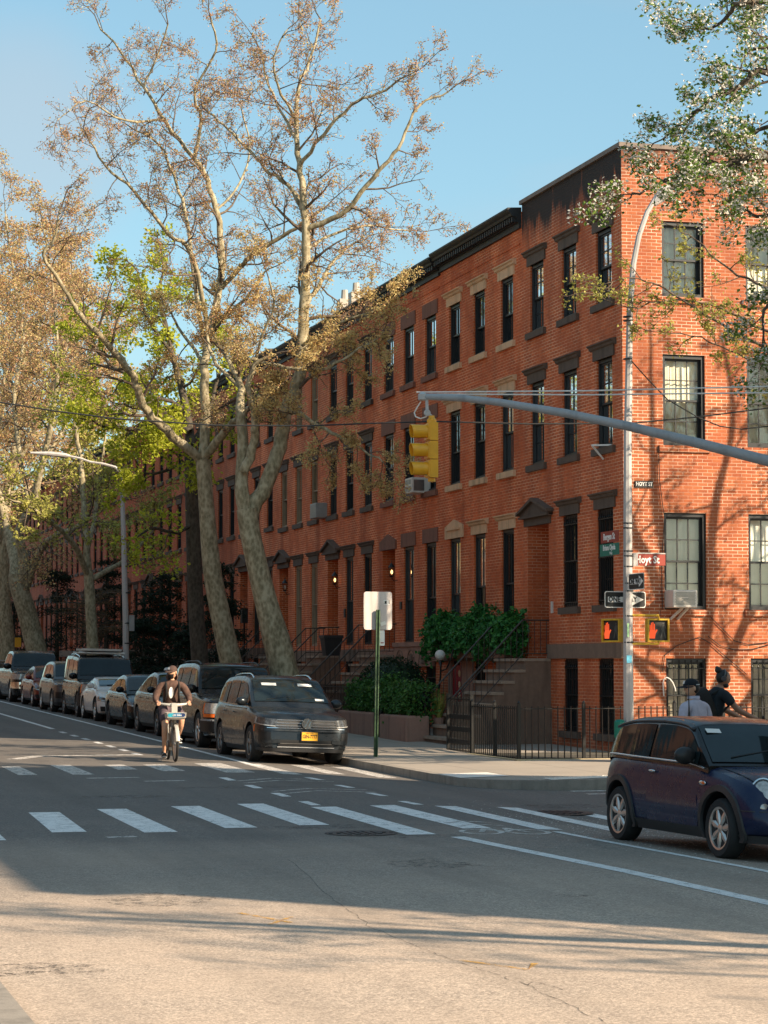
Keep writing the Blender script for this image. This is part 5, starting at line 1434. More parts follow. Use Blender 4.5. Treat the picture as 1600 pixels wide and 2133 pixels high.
tree('sycamore_tree', 'sycamore trunk cut off by the left edge of the picture', 'tree', GRP, (14,1410), 66,
     [(18,1410,.44),(14,1350,.42),(8,1280,.4),(4,1200,.36),(6,1120,.32)],
     [[(6,1130,.26),(20,1000,.22,.5),(40,880,.18,1),(50,760,.13,1.6),(40,640,.09,2),(20,520,.05,2.5),(10,420,.02,3)],
      [(4,1150,.2),(-30,1020,.16,-1),(-50,880,.12,-2),(-40,740,.06,-3)],
      [(24,980,.16),(80,880,.13,-1),(120,780,.1,-2),(150,660,.06,-2.8),(150,560,.03,-3.4)],
      [(44,840,.12,1),(0,740,.1,2),(-20,620,.06,3),(-10,520,.03,3.6)],
      [(50,760,.1,1.6),(100,660,.08,2.4),(130,560,.05,3),(140,470,.02,3.4)]],
     'bark_syc', ['bud_gold','bud_red'], 6, **FAR)
tree('sycamore_tree', 'farthest hazy sycamore closing the street at the left', 'tree', GRP, (-60,1400), 88,
     [(-55,1400,.5),(-50,1300,.46),(-40,1180,.4)],
     [[(-40,1190,.3),(0,1040,.24,0),(60,920,.2,1),(110,800,.14,2),(140,680,.08,3),(150,580,.03,4)],
      [(-40,1180,.3),(-30,1000,.24,1),(0,860,.18,2),(30,740,.13,3),(40,620,.06,4)],
      [(0,1040,.2),(90,1000,.16,2),(160,940,.12,3),(220,880,.06,4),(260,830,.03,5)],
      [(60,920,.16),(150,850,.12,0),(200,760,.08,-1),(230,690,.03,-2)]],
     'bark_syc', ['bud_gold','bud_red'], 7, **dict(FAR, lsize=[.15,.16], blen=4.2))
# flowering pear leaning into the picture from the near corner
PEAR = dict(leaves=5, leafp=.9, spread=.07, lsize=[.075,.055], mix=[.42,.58], gap=.26, blen=1.15, kids=[0,5,4,3], up=.08, fwd=.6, levels=3, rmin=.004, depth=1.0)
pear_limbs = [
      [(2050,700,.10,-2),(1850,500,.09,-1),(1720,370,.08,0),(1600,331,.06),(1540,337,.052,.2),(1480,346,.046,.3),(1440,362,.04,.3),(1390,374,.03,.2),(1345,395,.02,0),(1308,415,.01)],
      [(2050,640,.10,-2),(1860,380,.08,-1),(1720,220,.07,-.4),(1600,152,.05,-.3),(1560,166,.045,-.3),(1520,190,.04,-.2),(1470,215,.034,0),(1425,255,.026,.2),(1380,290,.014,.3)],
      [(2050,600,.10,-2),(1850,250,.08,-1),(1700,60,.06,0),(1600,5,.045),(1545,8,.04),(1510,40,.03,.3),(1470,58,.02,.4),(1440,50,.01,.4)],
      [(2050,720,.09,-2),(1900,620,.07,-1),(1750,540,.05),(1660,560,.04),(1610,610,.03),(1590,680,.018),(1590,740,.01)],
      [(1720,220,.05,-.3),(1640,250,.04,.4),(1580,270,.035,.7),(1530,290,.028,.9),(1490,310,.015,1)],
      [(1720,370,.04),(1640,420,.035,.6),(1590,450,.03,.8),(1540,430,.02,.9),(1500,410,.01,1)],
      [(1700,60,.04),(1640,90,.035,.8),(1580,100,.03,1),(1550,120,.015,1.2)],
      [(1700,330,.04),(1650,390,.03,-.4),(1600,430,.025,-.6),(1560,390,.014,-.7)]]
tree('pear_tree', 'flowering pear with white blossom and dark leaves reaching in at the upper right', 'tree', None, tuple(atY(2060,1700,-13.4)), -11,
     [(2070,1640,.17,-2.4),(2060,1300,.15,-2.3),(2055,1000,.135,-2.2),(2050,760,.125,-2),(2050,690,.115,-2),(2050,610,.09,-2)], pear_limbs, 'bark_dark', ['leaf_pear','blossom'], 8, **dict(PEAR, start=.57))
# thin tree in front of the side wall, trunk out of the picture: it throws the branching shadow
TH = dict(leaves=2, leafp=.55, spread=.05, lsize=.075, mix=[1], gap=.5, blen=1.5, kids=[0,4,4,3], up=.05, levels=3, rmin=.0045)
def fan_tree(name, label, cat, group, base, bark, mats, seed, limbs, trunk, **kw):
    return tree(name, label, cat, group, base, 0, trunk, limbs, bark, mats, seed, world=True, **kw)
bx, by = 6.2, -5.2
fan = [[(bx,by,4.9,.12),(bx-.5,by+.1,6.2,.10),(bx-1.1,by+.1,7.8,.08),(bx-1.7,by,9.6,.05),(bx-2.2,by,11.5,.02)],
       [(bx,by,4.9,.12),(bx-.15,by,6.5,.10),(bx-.5,by-.2,8.5,.08),(bx-.6,by-.3,10.5,.05),(bx-.9,by,12.5,.02)],
       [(bx,by,5.0,.12),(bx+.3,by,6.6,.10),(bx+.35,by+.1,8.6,.08),(bx+.7,by+.2,10.6,.05),(bx+.6,by,12.6,.02)],
       [(bx,by,4.4,.11),(bx+.7,by,5.8,.10),(bx+1.3,by+.2,7.4,.08),(bx+1.8,by+.2,9.4,.05),(bx+2.1,by,11.2,.02)],
       [(bx,by,4.0,.10),(bx+1.1,by,5.0,.08),(bx+2.1,by,6.4,.06),(bx+2.9,by,8.2,.03)],
       [(bx,by,4.2,.10),(bx-1.0,by+.2,5.2,.08),(bx-1.9,by,6.6,.06),(bx-2.6,by-.2,8.2,.03)]]
def wpx(seq, Yp, r0, r1):
    n = len(seq); return [tuple(atY(x, y, Yp+dy)) + (r0+(r1-r0)*i/(n-1),) for i, (x, y, dy) in enumerate(seq)]
fan += [dict(l=[(bx-.5,by,6.0,.05)] + wpx([(1760,790,-1.2),(1600,728,-.6),(1500,672,0),(1400,612,.3),(1330,580,.4),(1265,590,.4)], -4, .035, .008), s0=3.2, gap=.3, blen=1.0),
        dict(l=[(bx-.6,by,6.4,.05)] + wpx([(1760,740,-.8),(1600,690,-.4),(1500,640,0),(1400,625,.2),(1310,640,.2),(1235,612,.2)], -3.6, .032, .007), s0=3.2, gap=.3, blen=1.0),
        dict(l=[(bx-.7,by,6.8,.05)] + wpx([(1760,690,-1),(1600,600,-.5),(1520,560,0),(1450,500,.3),(1400,470,.5)], -4.4, .032, .008), s0=3.2, gap=.32, blen=1.0),
        dict(l=[(bx-.5,by,5.6,.05)] + wpx([(1760,830,-1),(1600,770,-.5),(1520,730,0),(1440,700,.3),(1360,690,.3)], -4, .028, .006), s0=3.4, gap=.4, blen=.9)]
fan_tree('young_tree', 'thin tree with sparse yellow green buds crossing the corner house side wall', 'tree', None, (bx,by,0), 'bark_twig', ['leaf_olive'], 9, fan, [(bx,by,-.1,.2),(bx,by,2,.16),(bx,by,3.6,.145),(bx,by,4.9,.13)], **TH)
# trees outside the picture that only throw their shadows into it
def off_tree(bx, by, h, spread, label, seed, n=6, lean=(0,0), leafp=.7):
    rr = random.Random(seed); lm = []
    z0 = zg(by)
    for k in range(n):
        a = 2*PI*k/n + rr.uniform(-.3,.3); s = spread*rr.uniform(.6,1.1); t = h*rr.uniform(.8,1.05)
        dx, dy = math.cos(a)*s + lean[0], math.sin(a)*s + lean[1]
        b0 = h*.33
        lm.append([(bx,by,z0+b0*rr.uniform(.85,1.1),.11),(bx+dx*.3,by+dy*.3,z0+b0+(t-b0)*.3,.09),(bx+dx*.65,by+dy*.65,z0+b0+(t-b0)*.6,.06),(bx+dx*.9,by+dy*.9,z0+b0+(t-b0)*.85,.035),(bx+dx,by+dy,z0+t,.015)])
    return fan_tree('street_tree', label, 'tree', None, (bx,by,z0), 'bark_syc', ['bud_red','bud_gold'], seed, lm, [(bx,by,z0-.1,.24),(bx,by,z0+h*.15,.2),(bx,by,z0+h*.35,.15)], leaves=3, leafp=leafp, spread=.08, lsize=[.11,.11], mix=[.6,.4], gap=.9, blen=2.0, kids=[0,5,4,3], levels=3)
off_tree(-2.2, -34.5, 9.0, 2.6, 'bare street tree by the near kerb, outside the picture', 31, lean=(-1.5,.5), leafp=.12)
off_tree(3.6, -8.7, 11.5, 2.3, 'street tree on the side street kerb, outside the picture', 32, leafp=.3)
off_tree(1.5, -38.5, 11, 4, 'bare street tree past the near corner building, outside the picture', 33, leafp=.15)

ot = off_tree(-17.2, 6, 14, 4.2, 'tree on the opposite kerb, outside the picture', 34, leafp=.9)
for y in (20, 34, 48, 64, 80, 98):
    c = copy_tree(ot); c.location = (-17.2, y, zg(y)); c['label'] = 'tree on the opposite kerb, outside the picture'; c['group'] = 'opposite kerb trees'
ot['group'] = 'opposite kerb trees'

# dark evergreens in the front yards
def evergreen(px, py_top, Y, w, X, label, seed, mat='leaf_yew', n=5200, group=None, flat=False):
    rng = random.Random(seed); q = atX(px, py_top, X); z0 = walk_z(X, q.y); h = q.z - z0; y = q.y
    root = empty('yew_tree' if not flat else 'dogwood_tree', (X, y, z0)); tag(root, label, 'tree', group)
    tr = MB(); tr.tube([(X,y,z0-.05),(X,y,z0+h*.5),(X,y,z0+h*.95)], [.14,.09,.03], 7)
    lf = MB()
    for k in range(44):
        t = rng.uniform(.12 if not flat else .45, 1)**.8; zc = z0 + h*t; rr_ = w*(1.05-t*.75 if not flat else .55+.45*rng.random())*rng.uniform(.7,1.1); a = rng.uniform(0, 2*PI)
        tip = Vector((X+math.cos(a)*rr_*.8, y+math.sin(a)*rr_, zc - (.12*rr_ if not flat else -.1)))
        tr.tube([(X,y,zc-.1*rr_), tuple(Vector((X,y,zc)).lerp(tip,.5)+Vector((0,0,.05))), tip], [.03,.02,.008], 4, cap=False)
        for _ in range(n//44):
            u = rng.random()**.6; c = Vector((X,y,zc)).lerp(tip, u)
            leaf_add(lf, c + Vector((rng.gauss(0,.16),rng.gauss(0,.22),rng.gauss(0,.07)-.06*u)), .13 if not flat else .09, rng, 0, flat=Vector((0,0,1)), elong=2.2)
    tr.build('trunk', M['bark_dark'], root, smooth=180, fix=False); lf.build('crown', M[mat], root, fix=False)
evergreen(120,1180,0,2.6,-2.3,'broad dark yew behind the grey crossover at the far left',41)
evergreen(222,1170,0,2.3,-1.7,'tall dark yew rising left of the tall lamp post',42)
evergreen(335,1190,0,2.2,-2.2,'dark yew with drooping layers right of the tall lamp post',43)
evergreen(455,1180,0,1.9,-1.5,'dark yew between the maple trunk and the slender sycamore',44)
evergreen(300,1290,0,2.0,-3.0,'low spreading yew over the railing by the tall lamp post',45, n=4200)
evergreen(395,1300,0,1.8,-2.8,'low dark yew at the foot of the maple trunk',46, n=3600)
evergreen(30,1230,0,2.4,-2.2,'dark evergreen at the far left behind the pickup',47)
evergreen(195,1235,0,2.5,-3.2,'flat layered brown dogwood over the Land of dark yews'.replace('Land of dark','row of dark'),48,'leaf_dry',3600,flat=True)

# white petals blown along the gutter by the hatchback
rng = random.Random(77); pm = MB()
for _ in range(1500):
    x = -6.6 + rng.gauss(0,.55); y = -17.8 + rng.gauss(0,2.6)
    if x > -5.2: continue
    a = rng.uniform(0, PI); s = rng.uniform(.006,.016); z = road_z(x, y)+.006
    ca, sa = math.cos(a)*s, math.sin(a)*s
    pm.add([(x-ca,y-sa,z),(x+sa*.7,y-ca*.7,z+.002),(x+ca,y+sa,z),(x-sa*.7,y+ca*.7,z)], [(0,1,2,3)])
tag(pm.build('fallen_petals', M['blossom'], fix=False), 'white petals and grit scattered on the road beside the blue hatchback', 'petals', kind='stuff')

# ------------------------------------------------------------------ vehicles
def lerp_tab(tab, x):
    if x <= tab[0][0]: return tab[0][1]
    for (a, b), (c, d) in zip(tab[:-1], tab[1:]):
        if x <= c: return b + (d-b)*(x-a)/(c-a) if c > a else d
    return tab[-1][1]

def smooth_tab(tab, x):
    """monotone-ish smooth interpolation through table points"""
    if x <= tab[0][0]: return tab[0][1]
    if x >= tab[-1][0]: return tab[-1][1]
    for i in range(len(tab)-1):
        if x <= tab[i+1][0]: break
    x0, y0 = tab[i]; x1, y1 = tab[i+1]; h = x1-x0
    m = lambda k: 0 if k <= 0 or k >= len(tab)-1 else (tab[k+1][1]-tab[k-1][1])/(tab[k+1][0]-tab[k-1][0])
    m0 = m(i) if i > 0 else (y1-y0)/h; m1 = m(i+1) if i+1 < len(tab)-1 else (y1-y0)/h
    sl = (y1-y0)/h
    for q in (0,):
        if sl == 0: m0 = m1 = 0
        else:
            if m0/sl < 0: m0 = 0
            if m1/sl < 0: m1 = 0
            m0 = max(-3*abs(sl), min(3*abs(sl), m0)); m1 = max(-3*abs(sl), min(3*abs(sl), m1))
    t = (x-x0)/h
    return (2*t**3-3*t*t+1)*y0 + (t**3-2*t*t+t)*h*m0 + (-2*t**3+3*t*t)*y1 + (t**3-t*t)*h*m1

class Car:
    PROF = [(0,.90),(.1,.965),(.3,.99),(.5,1.0),(.78,.985),(.92,.955),(1,.91)]
    def __init__(c, name, label, cat, loc, rz=0, roll=0, group=None, **s):
        c.s = s; c.L, c.W, c.H, c.wb, c.fo = s['L'], s['W'], s['H'], s['wb'], s['fo']
        c.root = empty(name, loc, rz); c.root.rotation_euler = (0, roll, rz)
        tag(c.root, label, cat, group)
        L, W = c.L, c.W/2
        fr = s.get('round', 1.0)
        c.hwt = [(0,W*(1-.27*fr)),(.05,W*(1-.16*fr)),(.16,W*(1-.075*fr)),(.42,W*(1-.02*fr)),(.85,W),(L-.8,W),(L-.35,W*.975),(L-.12,W*.93),(L,W*.82)]
        c.zb = [(0,s.get('zb0',.27)),(.5,.21),(c.fo+c.wb*.5,.20),(L-.5,.23),(L,.34)]
        c.paint = s['paint']
    def hw(c, x): return lerp_tab(c.hwt, x)
    def top(c, x): return smooth_tab(c.s['top'], x)
    def shoulder(c, x): return c.top(x) - lerp_tab(c.s.get('drop', [(0,.05),(c.s['ws0'],.05),(c.s['ws0']+.3,.012),(c.L,.02)]), x)
    def sx(c, x, z):
        zb = lerp_tab(c.zb, x); zs = c.shoulder(x); k = (z-zb)/max(.05, zs-zb)
        return c.hw(x)*lerp_tab(c.PROF, k)
    def y(c, x): return x - c.fo
    def body(c):
        L = c.L
        st = sorted(set([0,.015,.05,.1,.16,.27,.42,.6,.85,1.1,1.4] + [1.4+(L-2.2)*i/9 for i in range(1,9)] + [L-.8,L-.5,L-.35,L-.2,L-.12,L-.05,L]))
        fr = [0,.06,.16,.3,.45,.6,.75,.88,.96,1]
        mb = MB(); vs = []; fs = []; n = 0
        rake = c.s.get('rake', .05)
        for x in st:
            zb, zs, zt = lerp_tab(c.zb, x), c.shoulder(x), c.top(x); h = c.hw(x)
            ring = [(0,zb)] + [(c.hw(x)*lerp_tab(c.PROF, k)*(.93 if k == 0 else 1), zb+(zs-zb)*k) for k in fr] + [(h*.80, zs+(zt-zs)*.55), (h*.45, zt-.006), (0,zt)]
            n = len(ring)
            e0 = max(0, 1-x/.5); e1 = max(0, 1-(L-x)/.5)
            for sgn in (-1, 1):
                for (a, z) in (ring if sgn < 0 else ring[1:-1][::-1]):
                    q = (z-zb)/max(.01, zt-zb)
                    yy = c.y(x) + e0*rake*max(0, q-.45)*2 + e0*.03*max(0,.25-q)*4 - e1*rake*max(0,q-.5)*2
                    vs.append((sgn*a, yy, z))
        m = 2*n-2
        for i in range(len(st)-1):
            for k in range(m):
                k2 = (k+1) % m; fs.append((i*m+k, i*m+k2, (i+1)*m+k2, (i+1)*m+k))
        fs.append(tuple(range(m))); fs.append(tuple((len(st)-1)*m+k for k in range(m-1,-1,-1)))
        mb.add(vs, fs)
        o = mb.build('body', [c.paint, M['grille_black']], c.root, world=False)
        R_ = c.s['tyre']
        for x in (0, c.wb):
            for sgn in (-1, 1):
                k = MB(); k.lathe([(R_+.055,-.16),(R_+.055,.16)], (sgn*(c.W/2-.10), x, R_+.012), axis='x', n=36)
                ko = k.build('cut', M['grille_black'], None); 
                bo = o.modifiers.new('arch', 'BOOLEAN'); bo.operation = 'DIFFERENCE'; bo.object = ko; bo.solver = 'EXACT'; bo.material_mode = 'TRANSFER'
                ko.parent = c.root; c._cut = getattr(c, '_cut', []) + [ko]
        baked(o)
        for ko in c._cut: bpy.data.objects.remove(ko)
        o.data.polygons.foreach_set('use_smooth', [True]*len(o.data.polygons)); o.data.set_sharp_from_angle(angle=R(32))
        c.body_o = o
        return o
    # --- cabin
    def rf(c, x): return lerp_tab(c.s['roof'], x)
    def belt(c, x): return c.shoulder(x) - .01
    def cx(c, x, z):
        b = c.belt(x); return c.hw(x)*c.s.get('wbelt', .915)*(1 - c.s.get('tumble', .17)*max(0, (z-b))/max(.1, c.H-b))
    def crown(c, t): return .035*(1-t*t)
    def cabin(c, mat=None):
        tab = c.s['roof']; a, b = tab[0][0], tab[-1][0]
        st = sorted(set([a + (b-a)*i/30 for i in range(31)] + [q[0] for q in tab]))
        mb = MB(); vs = []; m = 0; fs = []
        for x in st:
            z1 = max(c.rf(x), c.belt(x)+.004); zb = c.belt(x)-.03; ring = []
            for k in (0,.35,.7,.9,1): 
                z = zb + (z1-zb)*k; ring.append((c.cx(x, z)*(1 if k < 1 else .965), z - (0 if k < 1 else .0)))
            for t in (.8,.5,.2): ring.append((c.cx(x, z1)*t, z1 + c.crown(t)*min(1,(z1-zb)*3)))
            full = [(-p, z) for p, z in ring] + [(p, z) for p, z in ring[::-1]]
            m = len(full)
            vs += [(p, c.y(x), z) for p, z in full]
        for i in range(len(st)-1):
            for k in range(m-1): fs.append((i*m+k, i*m+k+1, (i+1)*m+k+1, (i+1)*m+k))
        fs.append(tuple(range(m))); fs.append(tuple((len(st)-1)*m+k for k in range(m)))
        mb.add(vs, fs)
        return mb.build('cabin', mat or c.paint, c.root, smooth=38, world=False)
    def screen(c, x0, x1, name, glass='glass_car', tw=.9, parent=None, n=8):
        mb = MB(); vs = []; T = [-1,-.75,-.5,-.25,0,.25,.5,.75,1]
        for i in range(n+1):
            x = x0 + (x1-x0)*i/n; z = c.rf(x); dz = (c.rf(x+.01)-c.rf(x-.01))/.02; nn = Vector((0,-dz,1)).normalized()
            for t in T:
                tt = t*tw; p = Vector((c.cx(x, z)*tt, c.y(x), z + c.crown(tt)*min(1,(z-c.belt(x)+.03)*3))) + nn*.012
                vs.append(p)
        k = len(T)
        mb.add(vs, [(i*k+j, i*k+j+1, (i+1)*k+j+1, (i+1)*k+j) for i in range(n) for j in range(k-1)])
        return mb.build(name, M[glass], parent or c.root, smooth=180, world=False)
    def side_window(c, xa, xb, sgn, glass='glass_car', zl=.035, zh=.085, parent=None, rails=None):
        mb = MB(); n = 10; lo = []; hi = []
        zcap = c.H - zh - .02
        for i in range(n+1):
            x = xa + (xb-xa)*i/n; z0 = c.belt(x)+zl; z1 = max(z0+.005, min(c.rf(x)-zh, zcap))
            lo.append(Vector((sgn*(c.cx(x, z0)+.008), c.y(x), z0))); hi.append(Vector((sgn*(c.cx(x, z1)+.008), c.y(x), z1)))
        for i in range(n): mb.quad(lo[i], lo[i+1], hi[i+1], hi[i])
        return mb.build('side_window', M[glass], parent or c.root, world=False)
    # --- strips that follow the outline
    def path(c):
        pts = [Vector((0,0)), Vector((c.hwt[0][1],0))] + [Vector((h, x)) for x, h in c.hwt[1:]]
        pts += [Vector((0, c.L))]
        return pts
    def at(c, a):
        pts = c.path()
        for p, q in zip(pts[:-1], pts[1:]):
            l = (q-p).length
            if a <= l: 
                d = (q-p)/l; return p + d*a, Vector((d.y, -d.x))
            a -= l
        return pts[-1], Vector((0,1))
    def a_of(c, x):
        pts = c.path(); a = 0
        for p, q in zip(pts[:-1], pts[1:]):
            if q.y >= x and q.y > p.y: return a + (q-p).length*(x-p.y)/(q.y-p.y)
            a += (q-p).length
        return a
    def band(c, mb, a0, a1, z0, z1, off, sides=(-1,1), n=10, thick=True, mi=0):
        """z0, z1: numbers or functions of 0..1 along the strip"""
        f0 = z0 if callable(z0) else (lambda t: z0); f1 = z1 if callable(z1) else (lambda t: z1)
        rake = c.s.get('rake', .05)
        for sg in sides:
            vs = []; lim = 0
            for i in range(n+1):
                t = i/n; p, nn = c.at(a0+(a1-a0)*t)
                for (z, o) in ((f0(t), -.012), (f0(t), off), ((f0(t)+f1(t))/2, off), (f1(t), off), (f1(t), -.012)):
                    x = p.y; zb = lerp_tab(c.zb, x); zt = c.top(x); q = (z-zb)/max(.05, c.shoulder(x)-zb)
                    k = lerp_tab(c.PROF, max(0, q)); q2 = (z-zb)/max(.01, zt-zb)
                    e0 = max(0, 1-x/.5); e1 = max(0, 1-(c.L-x)/.5)
                    yy = c.y(x) + e0*rake*max(0, q2-.45)*2 + e0*.03*max(0,.25-q2)*4 - e1*rake*max(0,q2-.5)*2
                    vs.append((sg*(p.x*k + nn.x*o), yy + nn.y*o, z))
            fs = [(i*5+j, i*5+j+1, (i+1)*5+j+1, (i+1)*5+j) for i in range(n) for j in range(4)]
            fs += [(0,1,2,3,4), tuple(n*5+j for j in (4,3,2,1,0))]
            mb.add(vs, fs, mi)
        return mb
    def strip(c, name, mat, a0, a1, z0, z1, off=.012, sides=(-1,1), parent=None, n=10, each=True):
        out = None
        for sg in sides if each else (sides,):
            mb = MB(); c.band(mb, a0, a1, z0, z1, off, (sg,) if each else sg, n); out = mb.build(name, M[mat] if isinstance(mat, str) else mat, parent or c.root, world=False, smooth=40)
        return out
    def door(c, xa, xb, sgn, z0=.30, handle=True, hm=None):
        mb = MB(); zt = lambda t: c.shoulder(xa+(xb-xa)*t)-.035
        c.band(mb, c.a_of(xa), c.a_of(xb), z0, zt, .006, (sgn,), 12)
        o = mb.build('door', c.paint, c.root, world=False, smooth=40)
        if handle:
            h = MB(); x = xb-.13; z = c.shoulder(x)-.13; X = c.sx(x, z)
            h.ball((sgn*(X+.022), c.y(x), z), (.018,.085,.016), 10, 6); h.build('handle', hm or c.paint, o, world=False, smooth=180)
        return o
    def wheels(c, spokes=5, rim='alloy', rr=None, w=.215, twin=False):
        R_ = c.s['tyre']; rr = rr or R_*.66
        for x in (0, c.wb):
            for sg in (-1, 1):
                cx = sg*(c.W/2 - w/2 - .012); t = MB()
                t.lathe([(rr-.005,-w/2+.03),(rr,-w/2+.005),(R_-.03,-w/2),(R_-.005,-w/2+.03),(R_,-w/2+.06),(R_,w/2-.06),(R_-.005,w/2-.03),(R_-.03,w/2),(rr,w/2-.005),(rr-.005,w/2-.03)], (cx, x, R_), axis='x', n=40)
                to = t.build('wheel', M['rubber'], c.root, world=False, smooth=40)
                r = MB(); f = sg*(w/2-.012)
                r.lathe([(rr-.03,f-sg*.05),(rr-.022,f),(rr+.002,f+sg*.004),(rr+.002,f-sg*.03)], (cx, x, R_), axis='x', n=40)
                r.lathe([(.001,f-sg*.075),(rr-.02,f-sg*.075),(rr-.02,f-sg*.08)], (cx, x, R_), axis='x', n=24, mi=1)
                r.lathe([(.06,f-sg*.06),(.05,f-sg*.012),(.03,f-sg*.004),(.001,f-sg*.004)], (cx, x, R_), axis='x', n=16)
                for k in range(spokes):
                    for da in ((-.13,.13) if twin else (0,)):
                        a = 2*PI*k/spokes + .3 + da; u = Vector((0, math.cos(a), math.sin(a))); v = Vector((0,-math.sin(a), math.cos(a)))
                        w0, wm, w1 = (.02,.026,.024) if twin else ((.022,.047,.03) if spokes >= 7 else (.03,.042,.036)); C = Vector((cx, x, R_)); X = Vector((1,0,0))
                        vs = []
                        for (d, ww, dx) in ((.035,w0,-.02),(rr*.55,wm,-.012),(rr-.015,w1,-.022)):
                            for e in (-1,-.4,.4,1): vs.append(C + u*d + v*ww*e + X*(f + sg*(dx + (.012 if abs(e) < 1 else -.012))))
                        r.add(vs, [(j, j+1, j+5, j+4) for j in (0,1,2,4,5,6)])
                ro = r.build('rim', [M[rim], M['grille_black']], to, world=False, smooth=30)
    def mirrors(c, x, z, mat, sc=1.0, out=.15):
        for sg in (-1, 1):
            m = MB(); X = c.sx(x, min(z, c.shoulder(x)-.02))*.95
            Mx = Matrix.Rotation(sg*-.25, 3, 'Z')
            m.ball((sg*(X+out), c.y(x)+.0, z), (.12*sc,.075*sc,.085*sc), 14, 10, M=Mx); m.tube([(sg*(X-.04), c.y(x)-.0, z-.08), (sg*(X+out*.6), c.y(x), z-.04)], .03, 8)
            o = m.build('wing_mirror', mat, c.root, world=False, smooth=180)
            g = MB(); g.ball((sg*(X+out), c.y(x)+.055*sc, z), (.095*sc,.03,.065*sc), 12, 8, M=Mx); g.build('mirror_glass', M['glass_car'], o, world=False, smooth=180)
    def plate(c, x0, z, text=None, w=.31, h=.155, mat='plate_yellow', tcol='black', off=.03, frame=True):
        y = c.y(0) - off
        if frame:
            f = MB(); f.box(x0-w/2-.015, x0+w/2+.015, y+.004, y+.03, z-h/2-.015, z+h/2+.015); fo = f.build('plate_frame', M['black'], c.root, world=False)
        else: fo = c.root
        p = MB(); p.box(x0-w/2, x0+w/2, y-.002, y+.006, z-h/2, z+h/2); po = p.build('licence_plate', M[mat], fo, world=False)
        if text:
            Mx = facing(Vector((x0, y-.0035, z-.005)), 0, -1)
            t = text_mesh(text, h*.62, M[tcol], 'lettering', po if fo is c.root else fo, Mx, extrude=.001, sx=.72, bold=.002)
            t2 = text_mesh('NEW YORK', h*.19, M[tcol], 'lettering', po if fo is c.root else fo, facing(Vector((x0, y-.0035, z+h*.37)), 0, -1), extrude=.001)
    def roof_rails(c, x0, x1, mat='chrome', w=.82, up=.045):
        for sg in (-1, 1):
            r = MB(); pts = []
            for i in range(11):
                x = x0+(x1-x0)*i/10; e = min(1, min(i, 10-i)/1.2); z = c.rf(x)
                pts.append((sg*c.cx(x, z)*w, c.y(x), z + .012 + up*e))
            r.tube(pts, .018, 6); r.build('roof_rail', M[mat], c.root, world=False, smooth=60)
    def wipers(c, x):
        m = MB()
        for a, b in ((-.5,-.02), (.05,.52)):
            m.tube([(a, c.y(x)-.0, c.rf(x)+.03), (b, c.y(x+.10), c.rf(x+.10)+.035)], .009, 4)
        m.build('wiper', M['black'], c.root, world=False)
    def interior_light(c): pass

def standard_car(name, label, cat, loc, p, roll=0, group=None, rz=0):
    """an ordinary parked car seen from its front corner"""
    c = Car(name, label, cat, loc, rz=rz, roll=roll, group=group, **p)
    c.body(); c.cabin(); ws0, ws1 = p['ws0'], p['ws1']
    ra, rb = p['rear']
    wg = c.screen(ws0+.07, ws1-.02, 'windscreen', tw=.92); c.wipers(ws0+.1)
    if not p.get('pickup'): c.screen(ra+.04, rb-.08, 'rear_window', tw=.86)
    for sg in (-1, 1):
        for xa, xb in p['wins']: c.side_window(xa, xb, sg)
        for xa, xb in p['doors']: c.door(xa, xb, sg)
    c.wheels(p.get('spokes', 5), p.get('rim', 'alloy'), w=p.get('tw', .225), twin=p.get('twin', False))
    c.mirrors(ws0+.28, c.belt(ws0+.3)+.10, p.get('mirror') or c.paint, p.get('msc', 1))
    # trim shared by all: sill strip, lower intake
    c.strip('sill_trim', 'blacktrim', c.a_of(p['fo']+p['tyre']+.08), c.a_of(p['fo']+p['wb']-p['tyre']-.08), .205, .285, .004)
    return c

PT = {}
PT['grey'] = paint('grey_metallic_paint', (.030,.036,.042), .6, .3)
PT['black'] = paint('black_paint', (.008,.008,.009), .2, .22)
PT['brown'] = paint('brown_black_paint', (.03,.024,.018), .5, .28)
PT['white'] = paint('white_car_paint', (.74,.70,.66), .0, .3)
PT['silver'] = paint('silver_grey_paint', (.12,.117,.117), .6, .33)
PT['red'] = paint('dark_red_paint', (.16,.02,.015), .3, .3)
PT['blue'] = paint('deep_blue_paint', (.004,.012,.048), .1, .28, .26)
PT['green'] = paint('green_black_paint', (.012,.016,.017), .3, .25)
PT['charcoal'] = paint('charcoal_paint', (.022,.023,.024), .4, .25)

